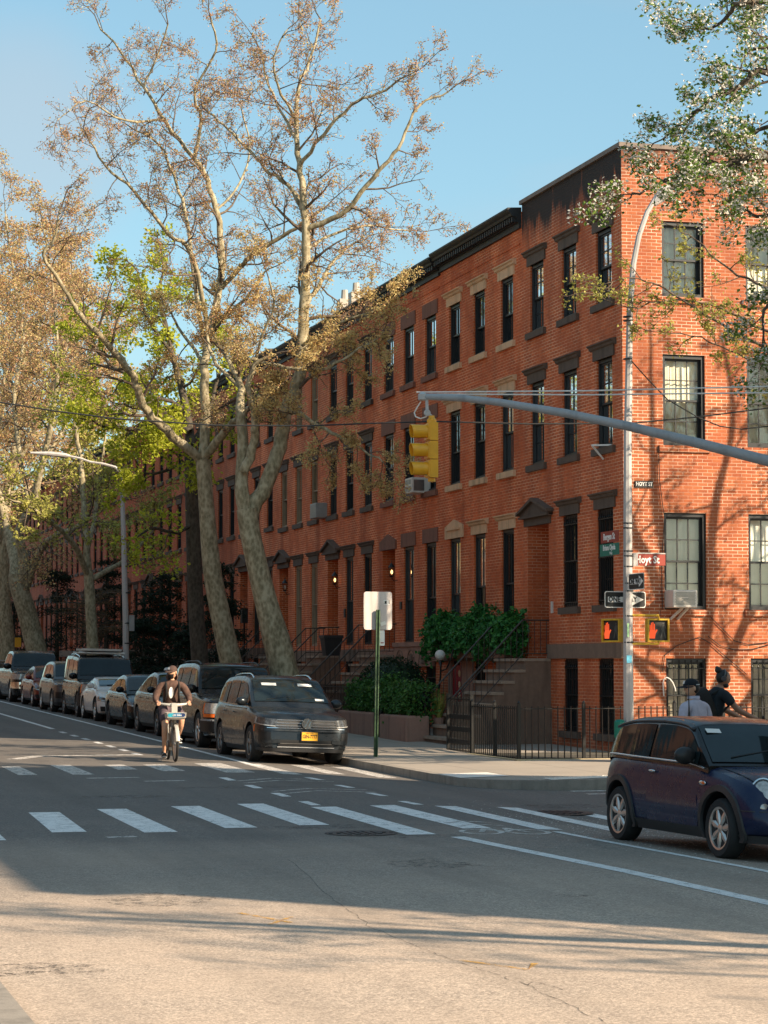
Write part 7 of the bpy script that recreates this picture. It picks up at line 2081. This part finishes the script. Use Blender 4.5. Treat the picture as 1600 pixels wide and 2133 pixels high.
def bicycle(label, loc, rz, share=True, steer=0):
    root = empty('bicycle', loc, rz); tag(root, label, 'bicycle')
    fm = M['bike_frame'] if share else M['blacktrim']; R_ = .34
    for y, nm in ((-.55, 'front'), (.55, 'rear')):
        t = MB(); n = 36; vs = []; q = 8
        for i in range(n):
            a = 2*PI*i/n
            for j in range(q):
                b = 2*PI*j/q; rr = R_-.026 + .026*math.cos(b); vs.append((.026*math.sin(b), y + rr*math.cos(a), R_ + rr*math.sin(a)))
        t.add(vs, [(i*q+j, i*q+(j+1) % q, ((i+1) % n)*q+(j+1) % q, ((i+1) % n)*q+j) for i in range(n) for j in range(q)])
        w = t.build('wheel', M['rubber'], root, world=False, smooth=180)
        r = MB(); r.lathe([(R_-.052,-.014),(R_-.045,-.014),(R_-.045,.014),(R_-.058,.012),(R_-.052,-.014)], (0,y,R_), axis='x', n=36); r.lathe([(.001,-.04),(.045,-.04),(.045,.04),(.001,.04)], (0,y,R_), axis='x', n=14)
        for k in range(18):
            a = 2*PI*k/18; s = .03*(1 if k % 2 else -1); r.tube([(s, y+.04*math.cos(a), R_+.04*math.sin(a)), (0, y+(R_-.05)*math.cos(a), R_+(R_-.05)*math.sin(a))], .0022, 3)
        r.build('rim', M['alloy'], w, world=False, smooth=40)
        f = MB(); vs = []
        for i in range(17):
            a = R(20 if y < 0 else 0) + R(150)*i/16
            for x in (-.035, 0, .035): rr = R_ + .028 - abs(x)*.3; vs.append((x, y + rr*math.cos(a), R_ + rr*math.sin(a)))
        f.add(vs, [(i*3+j, i*3+j+1, i*3+j+4, i*3+j+3) for i in range(16) for j in (0,1)]); f.build('mudguard', M['bike_white'] if share else fm, root, world=False, smooth=90)
    f = MB(); bb = (0,.08,.29); hd = (0,-.36,.74); hb = (0,-.33,.92)
    if share:
        f.tube([hb, hd, (0,-.22,.5), (0,-.05,.34), bb, (0,.2,.36)], [.035,.045,.06,.06,.06,.05], 10); f.tube([bb, (0,.17,.62), (0,.22,.82)], [.04,.036,.03], 8)
        for x in (-.07,.07): f.tube([(x*.6,.12,.33), (x,.55,R_)], .016, 6)
    else:
        f.tube([hb, (0,.2,.84)], .016, 8); f.tube([hd, bb], .018, 8); f.tube([bb, (0,.22,.88)], .016, 8)
        for x in (-.06,.06): f.tube([bb, (x,.55,R_)], .010, 6); f.tube([(0,.2,.82), (x,.55,R_)], .009, 6)
    for x in (-.055,.055): f.tube([hd, (x,-.42,.70), (x,-.55,R_)], [.02,.02,.013], 6)
    f.tube([hd, hb, (0,-.31,1.06)], .022, 8)
    f.build('frame', fm, root, world=False, smooth=60)
    s = MB(); s.tube([(0,.22,.8), (0,.235,.92)], .016, 8); s.ball((0,.26,.95), (.085,.13,.035), 12, 8); s.build('saddle', M['black'], root, world=False, smooth=60)
    h = MB(); 
    if share: h.tube([(-.33,-.20,1.09),(-.26,-.29,1.09),(-.10,-.33,1.07),(0,-.335,1.07),(.10,-.33,1.07),(.26,-.29,1.09),(.33,-.20,1.09)], [.018,.022,.03,.04,.03,.022,.018], 8); h.box(-.055,.055,-.39,-.30,.90,1.10)
    else: h.tube([(-.30,-.30,1.06),(-.14,-.36,1.03),(0,-.33,1.03),(.14,-.36,1.03),(.30,-.30,1.06)], .014, 8)
    ho = h.build('handlebar', M['bike_white'] if share else fm, root, world=False, smooth=50)
    g = MB()
    for x in (-1,1):
        g.tube([(x*.335,-.20,1.09),(x*.255,-.295,1.09)], .021, 8) if share else g.tube([(x*.31,-.29,1.065),(x*.2,-.335,1.045)], .02, 8)
        g.tube([(x*.20,-.35,1.06),(x*.30,-.33,1.05)], .007, 5)
    g.build('grips', M['black'], ho, world=False, smooth=60)
    if not share:
        m = MB(); m.tube([(-.24,-.33,1.06),(-.30,-.36,1.17)], .006, 5); m.ball((-.31,-.37,1.2), (.04,.012,.03), 10, 6); m.build('bar_mirror', M['black'], ho, world=False)
    c = MB()
    for sg, a in ((-1, R(-80)), (1, R(100))):
        e = (sg*.085, .08+.17*math.cos(a), .29+.17*math.sin(a)); c.tube([(sg*.07,.08,.29), e], .012, 6); c.box(min(sg*.09,sg*.18), max(sg*.09,sg*.18), e[1]-.045, e[1]+.045, e[2]-.012, e[2]+.012)
    c.lathe([(.001,-.065),(.10,-.065),(.10,-.05),(.001,-.05)], (0,.08,.29), axis='x', n=18); c.build('crank', M['blacktrim'], root, world=False)
    if share:
        b = MB(); b.box(-.07,.07,.02,.16,.20,.36); bo = b.build('motor_case', M['bike_white'], root, world=False); bv = bo.modifiers.new('b','BEVEL'); bv.width = .03; bv.segments = 3; baked(bo)
        b = MB(); prof = []
        def ring(z, hw_, y0, y1): 
            return [(x*hw_, y, z) for x, y in ((-1,y0+.03),(-.92,y0),(.92,y0),(1,y0+.03),(1,y1),(-1,y1))]
        rs = [ring(.80,.15,-.62,-.42), ring(.835,.185,-.66,-.41), ring(.93,.195,-.68,-.40)]
        vs = [v for r_ in rs for v in r_]; b.add(vs, [(i*6+j, i*6+(j+1) % 6, (i+1)*6+(j+1) % 6, (i+1)*6+j) for i in range(2) for j in range(6)] + [(5,4,3,2,1,0)])
        bo = b.build('basket', M['bike_white'], root, world=False); sd = bo.modifiers.new('s','SOLIDIFY'); sd.thickness = .012; baked(bo)
        for k, (xa, xb, mt) in enumerate(((-.165,-.06,'bike_cyan'),(-.06,.085,'bike_blue'),(.085,.165,'bike_navy'))):
            d = MB(); yy = lambda z: -.662 - .02*(z-.835)/.095 - .004
            z0, z1 = .85, .92
            if k == 1: poly = [(xa,z0),(xb,z0),(xb,z1),(xa,z1)]
            else:
                xo, xi = (xa, xb) if k == 0 else (xb, xa); r_ = (z1-z0)/2; sg = 1 if k == 0 else -1; cxx = xo + sg*r_
                poly = [(xi,z0)] + [(cxx - sg*r_*math.cos(R(-90+180*i/8)), (z0+z1)/2 + r_*math.sin(R(-90+180*i/8))) for i in range(9)] + [(xi,z1)]
            d.add([(x, yy(z), z) for x, z in poly], [tuple(range(len(poly)))]); d.build('basket_band', M[mt], bo, world=False)
        text_mesh('citi bike', .055, M['signwhite'], 'lettering', bo, facing(Vector((.01,-.687,.885)), 0, -1), extrude=.001, bold=.001)
    return root

# --- the rider coming down the bike lane
def rider_front():
    loc = (-8.83, 1.15, road_z(-8.8, 1.15))
    bicycle('pale grey share bicycle with a blue banded front basket', loc, R(-3))
    root = empty('person', loc, R(-3)); tag(root, 'bearded cyclist in brown hoodie, cap and shorts looking aside', 'person')
    pel = ((0,.24,.99), (.13,.11)); sp = ((0,.17,1.16), (.13,.10)); ch = ((0,.06,1.36), (.155,.11)); nk = ((0,.0,1.50), .06); n2 = ((0,-.03,1.585), .052)
    def arm(s): return [ch, ((s*.12,.04,1.45), .075), ((s*.195,.035,1.445), .06), ((s*.30,-.02,1.24), .046), ((s*.315,-.14,1.14), .036), ((s*.295,-.215,1.112), .027)]
    legR = [pel, ((-.10,.20,.95), .095), ((-.155,-.16,.66), .06), ((-.155,-.13,.52), .055), ((-.15,-.06,.36), .046), ((-.14,.02,.19), .032), ((-.14,.03,.12), .035), ((-.15,-.08,.085), .034), ((-.155,-.15,.075), .026)]
    legL = [pel, ((.10,.20,.95), .095), ((.165,-.22,.82), .06), ((.16,-.17,.68), .054), ((.145,-.06,.56), .045), ((.135,.05,.47), .032), ((.135,.06,.40), .035), ((.145,-.05,.36), .034), ((.15,-.12,.355), .026)]
    chains = [[pel, sp, ch, nk, n2], arm(-1), arm(1), legR, legL]
    for s in (-1,1): chains += hand_chains((s*.295,-.215,1.112), (-s*.0,-.75,-.05), (0-s*.8,-.1,.3), (0,-.2,-1), .95)
    bo = skin_obj(chains, 'body', M['skin'], root)
    hc = (0,-.065,1.69); yaw = R(-48); hg, Mx = head_geo(hc, yaw, R(6)); merge_into(bo, hg); eyes(hc, Mx, root)
    # beard and hair
    b = MB(); vs = []; n = 14
    for i in range(7):
        z = -.03 - .095*i/6
        for k in range(n+1):
            a = R(200) + R(140)*k/n; s = 1.03 - .1*(i/6); w = .078*(1-.25*max(0,-z/.118)); d = .100*(1 if i else .98)
            zz = math.sqrt(max(.08, 1-(z/.13)**2)); vs.append(Vector(hc) + Mx @ Vector((w*zz*math.cos(a)*1.04, d*zz*math.sin(a)*1.02 - .008, z)))
    b.add(vs, [(i*(n+1)+k, i*(n+1)+k+1, (i+1)*(n+1)+k+1, (i+1)*(n+1)+k) for i in range(6) for k in range(n)]); b.build('beard', M['hair'], root, world=False, smooth=180)
    h = MB(); h.ball(Vector(hc) + Mx @ Vector((0,.02,.015)), (.081,.092,.10), 14, 10, M=Mx); h.build('hair', M['hair'], root, world=False, smooth=180)
    g = MB()
    for s in (-1,1): g.ball(Vector(hc) + Mx @ Vector((s*.033,-.094,.010)), (.024,.008,.017), 10, 6, M=Mx)
    g.build('sunglasses', M['black'], root, world=False)
    baseball_cap(hc, yaw, R(6), M['cap_brown'], root, 1.02, M['white_cloth'])
    q = lambda p, r: (p, r)
    hoodie = [[((0,.23,1.0), (.165,.14)), ((0,.16,1.16), (.17,.135)), ((0,.05,1.36), (.19,.145)), ((0,.01,1.49), (.10,.09)), ((0,.015,1.56), (.085,.085))]]
    for s in (-1,1): hoodie.append([((0,.05,1.36), (.19,.145)), ((s*.13,.03,1.45), .10), ((s*.205,.03,1.44), .085), ((s*.315,-.02,1.24), .074), ((s*.325,-.13,1.15), .058), ((s*.30,-.19,1.12), .042)])
    ho = skin_obj(hoodie, 'hoodie', M['hoodie'], root)
    hd = MB(); vs = []
    for i in range(13):
        a = R(-40) + R(260)*i/12
        for (r, z) in ((.075,1.53),(.105,1.555),(.115,1.60),(.09,1.66)): vs.append((r*math.cos(a)*1.05, -.005 + r*math.sin(a)*1.0, z + .03*max(0, math.sin(a))))
    hd.add(vs, [(i*4+j, i*4+j+1, i*4+j+5, i*4+j+4) for i in range(12) for j in range(3)]); hd.build('hood', M['hoodie'], root, world=False, smooth=180)
    pr = MB(); pr.add([(-.03+.045*math.cos(a), -.113 + .02*abs(math.sin(a)) + .10*(1.31-z)*.0, z) for a, z in ((2*PI*k/14, 1.30+.11*math.sin(2*PI*k/14)) for k in range(14))], [tuple(range(14))])
    po = pr.build('chest_print', M['white_cloth'], ho, world=False)
    for v in po.data.vertices:
        z = v.co.z; v.co.y = -.103 - .02*math.exp(-((z-1.33)/.12)**2) + (1.36-z)*.22*(1 if z < 1.36 else .2)
    st = MB()
    for s in (-1,1): st.tube([(s*.12,-.02,1.50),(s*.125,-.105,1.42),(s*.115,-.095,1.28),(s*.15,.02,1.12)], [.02,.022,.022,.018], 6)
    st.build('backpack_straps', M['strap'], root, world=False, smooth=180)
    skin_obj([[((0,.24,.99), (.165,.145)), ((-.105,.19,.95), .125), ((-.14,-.02,.81), .105), ((-.148,-.09,.745), .10)], [((0,.24,.99), (.165,.145)), ((.105,.19,.95), .125), ((.15,-.08,.88), .105), ((.155,-.13,.86), .10)]], 'shorts', M['shorts'], root)
    for (x, y, z, pitch) in ((-.15,-.05,.10,-12), (.145,-.02,.375,-5)):
        s = MB(); Mx2 = Matrix.Rotation(R(pitch), 3, 'X'); s.ball((x,y,z), (.048,.145,.052), 14, 8, M=Mx2); s.ball((x,y+.085,z+.045), (.042,.05,.05), 12, 8)
        so = s.build('shoe', M['black'], root, world=False, smooth=180)
        s2 = MB(); s2.ball((x,y,z-.035), (.05,.15,.022), 14, 6, M=Mx2); s2.tube([(x-.045,y-.05,z+.03),(x,y-.07,z+.055),(x+.045,y-.05,z+.03)], .008, 5); s2.build('sole', M['white_cloth'], so, world=False, smooth=180)
rider_front()

# --- man in a cap, seen from behind
def walker():
    x, y = -3.80, -12.1; root = empty('person', (x, y, road_z(x, y)), R(-152)); root.scale = (1.08, 1.08, 1.04); tag(root, 'man in navy cap and pale lavender shirt seen from behind', 'person')
    pel = ((0,0,.93), (.14,.10)); sp = ((0,.01,1.1), (.13,.09)); ch = ((0,.0,1.30), (.16,.105)); nk = ((0,.01,1.44), .058); n2 = ((0,-.015,1.52), .054)
    def arm(s): return [ch, ((s*.12,.01,1.385), .075), ((s*.20,.01,1.37), .055), ((s*.265,.04,1.10), .044), ((s*.27,-.05,.88), .03)]
    def leg(s, f): return [pel, ((s*.10,0,.88), .095), ((s*.11,-.05*f,.50), .06), ((s*.11,.05-.02*f,.28), .05), ((s*.11,.05*f*-1+.03,.09), .035), ((s*.12,-.10-.06*f,.04), .032)]
    ch_ = [[pel, sp, ch, nk, n2], arm(-1), arm(1), leg(-1,1), leg(1,-1)]
    for s in (-1,1): ch_ += hand_chains((s*.27,-.05,.88), (0,-.15,-1), (0,-1,-.1), (-s*.9,-.1,-.2))
    bo = skin_obj(ch_, 'body', M['skin'], root)
    hc = (0,-.035,1.615); yaw = R(62); hg, Mx = head_geo(hc, yaw, R(4)); merge_into(bo, hg); eyes(hc, Mx, root)
    h = MB(); h.ball(Vector(hc) + Mx @ Vector((0,.028,.005)), (.079,.085,.095), 14, 10, M=Mx); h.build('hair', M['hair'], root, world=False, smooth=180)
    cp = baseball_cap(hc, yaw, R(4), M['navy'], root, 1.04, M['white_cloth'])
    st = MB(); st.tube([Vector(hc) + Mx @ (Vector((.085*math.cos(a), .11*math.sin(a), .042))) for a in [R(20+14*i) for i in range(11)]], .006, 5); st.build('cap_strap', M['white_cloth'], cp, world=False)
    sh = [[((0,.0,.90), (.185,.14)), ((0,.015,1.1), (.175,.13)), ((0,.005,1.30), (.195,.14)), ((0,.01,1.42), (.09,.08)), ((0,.0,1.465), (.075,.072))]]
    for s in (-1,1): sh.append([((0,.005,1.30), (.195,.14)), ((s*.13,.01,1.385), .10), ((s*.205,.015,1.365), .085), ((s*.275,.04,1.10), .072), ((s*.28,-.045,.90), .05)])
    so = skin_obj(sh, 'shirt', M['lavender'], root)
    cl = MB(); vs = []
    for i in range(17):
        a = 2*PI*i/16
        for (r, z) in ((.070,1.475),(.078,1.51),(.085,1.47)): vs.append((r*math.cos(a), .0+r*math.sin(a), z))
    cl.add(vs, [(i*3+j, i*3+j+1, i*3+j+4, i*3+j+3) for i in range(16) for j in (0,1)]); cl.build('collar', M['lavender'], so, world=False, smooth=180)
    skin_obj([[((0,0,.93), (.165,.125)), ((-.10,0,.86), .115), ((-.11,-.05,.50), .082), ((-.11,.0,.1), .07)], [((0,0,.93), (.165,.125)), ((.10,0,.86), .115), ((.11,.05,.50), .082), ((.11,.05,.1), .07)]], 'trousers', M['jeans'], root)
    for s, yy in ((-1,-.06), (1,.0)):
        b = MB(); b.ball((s*.115, yy, .05), (.048,.14,.05), 12, 8); b.build('shoe', M['black'], root, world=False, smooth=180)
walker()

# --- rider with a bun and backpack, crossing to the right
def rider_side():
    x, y = -2.33, -9.9; z = road_z(x, y); rz = R(90)
    bicycle('dark bicycle mostly hidden behind the blue hatchback, ridden to the right', (x+.12, y, z), rz, share=False)
    root = empty('person', (x, y, z), rz); root.scale = (1.06, 1.06, 1.06); tag(root, 'rider with dark hair bun, headphones and black backpack heading right', 'person')
    pel = ((0,.24,1.0), (.13,.11)); sp = ((0,.16,1.18), (.125,.10)); ch = ((0,.12,1.39), (.15,.105)); nk = ((0,.085,1.53), .066); n2 = ((0,.05,1.61), .058)
    def arm(s): return [ch, ((s*.12,.10,1.475), .07), ((s*.185,.09,1.465), .056), ((s*.24,-.10,1.235), .045), ((s*.25,-.32,1.13), .035), ((s*.245,-.40,1.10), .027)]
    legR = [pel, ((-.10,.2,.96), .095), ((-.13,-.14,.66), .06), ((-.13,-.05,.4), .048), ((-.13,.05,.2), .032), ((-.14,-.10,.09), .03)]
    legL = [pel, ((.10,.2,.96), .095), ((.13,-.2,.84), .06), ((.13,-.05,.6), .048), ((.13,.06,.46), .032), ((.14,-.10,.36), .03)]
    chains = [[pel, sp, ch, nk, n2], arm(-1), arm(1), legR, legL]
    for s in (-1,1): chains += hand_chains((s*.245,-.40,1.10), (0,-.9,-.15), (-s*.9,0,.2), (0,-.2,-1))
    bo = skin_obj(chains, 'body', M['skin_dark'], root)
    hc = (0,.015,1.685); yaw = R(-12); hg, Mx = head_geo(hc, yaw, R(16)); merge_into(bo, hg); eyes(hc, Mx, root)
    h = MB(); h.ball(Vector(hc) + Mx @ Vector((0,.022,.018)), (.083,.094,.108), 16, 10, M=Mx); ho = h.build('hair', M['hair'], root, world=False, smooth=180)
    b = MB(); b.ball(Vector(hc) + Mx @ Vector((0,.105,.095)), (.05,.052,.048), 12, 8, M=Mx); b.ball(Vector(hc) + Mx @ Vector((.01,.13,.12)), (.025,.03,.03), 8, 6, M=Mx); b.build('hair_bun', M['hair'], ho, world=False, smooth=180)
    b = MB(); vs = []
    bd = MB(); bd.ball(Vector(hc) + Mx @ Vector((0,-.045,-.085)), (.055,.058,.042), 12, 8, M=Mx); bd.build('beard', M['hair'], root, world=False, smooth=180)
    hp = MB(); hp.tube([Vector(hc) + Mx @ Vector((.088*math.cos(a), .015, .02+.11*math.sin(a))) for a in [PI*i/12 for i in range(13)]], .010, 6)
    for s in (-1,1): hp.lathe([(.001,s*.02),(.036,s*.018),(.042,0),(.036,-s*.012)], Vector(hc) + Mx @ Vector((s*.085,.012,-.005)), axis='x', n=14)
    hp.build('headphones', plain('grey_headphones', (.06,.06,.065), .35), root, world=False, smooth=50)
    sh = [[((0,.24,1.0), (.16,.135)), ((0,.16,1.18), (.16,.13)), ((0,.12,1.39), (.185,.14)), ((0,.095,1.53), (.095,.085)), ((0,.085,1.56), (.08,.075))]]
    for s in (-1,1): sh.append([((0,.12,1.39), (.185,.14)), ((s*.13,.10,1.475), .095), ((s*.195,.085,1.46), .08), ((s*.235,-.02,1.31), .078)])
    skin_obj(sh, 'tee_shirt', M['tee_dark'], root)
    skin_obj([[((0,.24,1.0), (.165,.14)), ((-.105,.2,.95), .12), ((-.135,-.14,.66), .085), ((-.13,.04,.24), .062)], [((0,.24,1.0), (.165,.14)), ((.105,.2,.95), .12), ((.135,-.2,.84), .085), ((.13,.05,.5), .062)]], 'trousers', M['tee_dark'], root)
    for s, yy, zz in ((-1,-.02,.10), (1,-.02,.38)):
        b = MB(); b.ball((s*.135, yy, zz), (.048,.14,.05), 12, 8); b.build('shoe', M['black'], root, world=False, smooth=180)
    bp = empty('backpack', (x, y, z), rz); bp.scale = (1.06, 1.06, 1.06); tag(bp, 'bulky black backpack on the back of the rider with the bun', 'backpack')
    p = MB(); Mx3 = Matrix.Rotation(R(-22), 3, 'X')
    n, m = 18, 12; vs = []
    for i in range(m+1):
        t = PI*i/m
        for k in range(n):
            a = 2*PI*k/n; e = lambda v: math.copysign(abs(v)**.42, v)
            vs.append(Vector((0,.325,1.31)) + Mx3 @ Vector((.16*(1-.25*max(0,math.cos(t)))*e(math.sin(t))*e(math.cos(a)),   .115*e(math.sin(t))*e(math.sin(a)), .25*e(math.cos(t)))))
    p.add(vs, [(i*n+k, (i+1)*n+k, (i+1)*n+(k+1) % n, i*n+(k+1) % n) for i in range(m) for k in range(n)]); p.build('bag', M['strap'], bp, world=False, smooth=180)
    p = MB()
    for s in (-1,1): p.tube([(s*.12,.25,1.46),(s*.125,.13,1.525),(s*.125,.02,1.47),(s*.14,.0,1.30),(s*.15,.18,1.14)], .02, 6)
    p.build('shoulder_strap', M['strap'], bp, world=False, smooth=180)
    p = MB(); p.ball(Vector((0,.42,1.21)), (.11,.05,.12), 12, 8, M=Mx3); p.build('front_pocket', M['strap'], bp, world=False, smooth=180)
rider_side()

# --- someone on the pavement behind the parked cars
def bystander():
    q = atX(346, 1391, -4.75); root = empty('person', (q.x, q.y, walk_z(q.x, q.y)), R(60)); s0 = (q.z - walk_z(q.x, q.y))/1.74
    root.scale = (s0, s0, s0); tag(root, 'person in a white hat half hidden behind the parked cars', 'person')
    pel = ((0,0,.93), (.14,.10)); sp = ((0,.01,1.1), (.13,.09)); ch = ((0,.0,1.30), (.16,.105)); nk = ((0,.01,1.44), .058); n2 = ((0,-.015,1.52), .054)
    def arm(s): return [ch, ((s*.12,.01,1.385), .075), ((s*.20,.01,1.37), .055), ((s*.25,.03,1.10), .044), ((s*.25,-.06,.88), .03)]
    def leg(s): return [pel, ((s*.10,0,.88), .095), ((s*.11,-.01,.50), .06), ((s*.11,.03,.09), .035), ((s*.12,-.10,.04), .032)]
    ch_ = [[pel, sp, ch, nk, n2], arm(-1), arm(1), leg(-1), leg(1)]
    for s in (-1,1): ch_ += hand_chains((s*.25,-.06,.88), (0,-.15,-1), (0,-1,-.1), (-s*.9,-.1,-.2))
    bo = skin_obj(ch_, 'body', M['skin'], root); hc = (0,-.035,1.615); hg, Mx = head_geo(hc, 0, 0); merge_into(bo, hg); eyes(hc, Mx, root)
    h = MB(); h.ball(Vector(hc) + Vector((0,.028,.0)), (.08,.085,.10), 14, 10); h.build('hair', M['hair'], root, world=False, smooth=180)
    baseball_cap(hc, 0, 0, M['white_cloth'], root, 1.08)
    sh = [[((0,.0,.90), (.185,.14)), ((0,.015,1.1), (.175,.13)), ((0,.005,1.30), (.195,.14)), ((0,.01,1.43), (.09,.08))]]
    for s in (-1,1): sh.append([((0,.005,1.30), (.195,.14)), ((s*.13,.01,1.385), .10), ((s*.205,.015,1.365), .085), ((s*.26,.03,1.10), .072), ((s*.26,-.045,.90), .05)])
    skin_obj(sh, 'jacket', M['tee_dark'], root)
    skin_obj([[((0,0,.93), (.165,.125)), ((-.10,0,.86), .115), ((-.11,0,.50), .082), ((-.11,.03,.1), .07)], [((0,0,.93), (.165,.125)), ((.10,0,.86), .115), ((.11,0,.50), .082), ((.11,.03,.1), .07)]], 'trousers', M['jeans'], root)
bystander()

# ------------------------------------------------------------------ sun, sky, camera
SUN_EL, SUN_AZ = R(29), math.atan2(.67, -.74)       # azimuth measured from +Y towards +X
sd = Vector((math.sin(SUN_AZ)*math.cos(SUN_EL), math.cos(SUN_AZ)*math.cos(SUN_EL), math.sin(SUN_EL)))
su = bpy.data.lights.new('sun', 'SUN'); su.energy = 9.5; su.angle = R(.5); su.color = (1, .83, .62)
so = bpy.data.objects.new('sun', su); COL.objects.link(so); so.rotation_euler = sd.to_track_quat('Z', 'Y').to_euler()
w = bpy.data.worlds.new('World'); sc.world = w; w.use_nodes = True
nt = w.node_tree; nt.nodes.clear()
sky = nt.nodes.new('ShaderNodeTexSky'); sky.sky_type = 'NISHITA'; sky.sun_disc = False
sky.sun_elevation = SUN_EL; sky.sun_rotation = SUN_AZ; sky.air_density = 1.0; sky.dust_density = .6; sky.ozone_density = 1.2
bg = nt.nodes.new('ShaderNodeBackground'); bg.inputs['Strength'].default_value = .27
out = nt.nodes.new('ShaderNodeOutputWorld')
# thin bank of cloud low in one part of the sky
tc = nt.nodes.new('ShaderNodeTexCoord')
mp = nt.nodes.new('ShaderNodeMapping'); mp.inputs['Scale'].default_value = (2.2, 2.2, 7)
nz = nt.nodes.new('ShaderNodeTexNoise'); nz.inputs['Scale'].default_value = 1.6; nz.inputs['Detail'].default_value = 5; nz.inputs['Roughness'].default_value = .55
rp = nt.nodes.new('ShaderNodeValToRGB'); rp.color_ramp.elements[0].position = .48; rp.color_ramp.elements[1].position = .72
mx = nt.nodes.new('ShaderNodeMix'); mx.data_type = 'RGBA'
L_ = nt.links.new
L_(tc.outputs['Generated'], mp.inputs[0]); L_(mp.outputs[0], nz.inputs['Vector']); L_(nz.outputs['Fac'], rp.inputs[0])
cd = nt.nodes.new('ShaderNodeVectorMath'); cd.operation = 'DOT_PRODUCT'; cd.inputs[1].default_value = Vector(ray(40, 290)).normalized()
nv = nt.nodes.new('ShaderNodeVectorMath'); nv.operation = 'NORMALIZE'; L_(tc.outputs['Generated'], nv.inputs[0]); L_(nv.outputs[0], cd.inputs[0])
cr_ = nt.nodes.new('ShaderNodeMapRange'); cr_.interpolation_type = 'SMOOTHSTEP'; cr_.inputs['From Min'].default_value = math.cos(R(3.6)); cr_.inputs['From Max'].default_value = math.cos(R(.4)); L_(cd.outputs['Value'], cr_.inputs['Value'])
ad = nt.nodes.new('ShaderNodeMath'); ad.operation = 'MULTIPLY_ADD'; ad.inputs[1].default_value = .5; L_(cr_.outputs[0], ad.inputs[0])
m2 = nt.nodes.new('ShaderNodeMath'); m2.operation = 'MULTIPLY'; m2.inputs[1].default_value = .28; L_(rp.outputs[0], m2.inputs[0]); L_(m2.outputs[0], ad.inputs[2])
ml = nt.nodes.new('ShaderNodeMath'); ml.operation = 'MULTIPLY'; ml.inputs[1].default_value = .85; ml.use_clamp = True
L_(ad.outputs[0], ml.inputs[0]); L_(ml.outputs[0], mx.inputs[0])
wbm = nt.nodes.new('ShaderNodeMix'); wbm.data_type = 'RGBA'; wbm.blend_type = 'MULTIPLY'; wbm.inputs[0].default_value = 1; wbm.inputs[7].default_value = (.84, .96, .86, 1)
L_(sky.outputs[0], wbm.inputs[6]); hz = nt.nodes.new('ShaderNodeMix'); hz.data_type = 'RGBA'; hz.inputs[0].default_value = .55; hz.inputs[7].default_value = (.95, 1.72, 2.25, 1)   # high thin haze
L_(wbm.outputs[2], hz.inputs[6]); L_(hz.outputs[2], mx.inputs[6]); mx.inputs[7].default_value = (2.2, 2.3, 2.45, 1)
L_(mx.outputs[2], bg.inputs[0]); L_(bg.outputs[0], out.inputs[0])

cam = bpy.data.cameras.new('camera'); co = bpy.data.objects.new('camera', cam); COL.objects.link(co)
cam.sensor_fit = 'HORIZONTAL'; cam.sensor_width = 36; cam.lens = 36*F/1600; cam.clip_end = 3000; cam.clip_start = .5
co.location = CAM; co.rotation_euler = (PI/2 + PITCH, 0, -math.atan2(VX, VY))
sc.camera = co
sc.view_settings.view_transform = 'Standard'; sc.view_settings.look = 'None'; sc.view_settings.exposure = 0; sc.view_settings.gamma = 1
sc.render.engine = 'CYCLES'; sc.cycles.max_bounces = 6; sc.cycles.transparent_max_bounces = 16
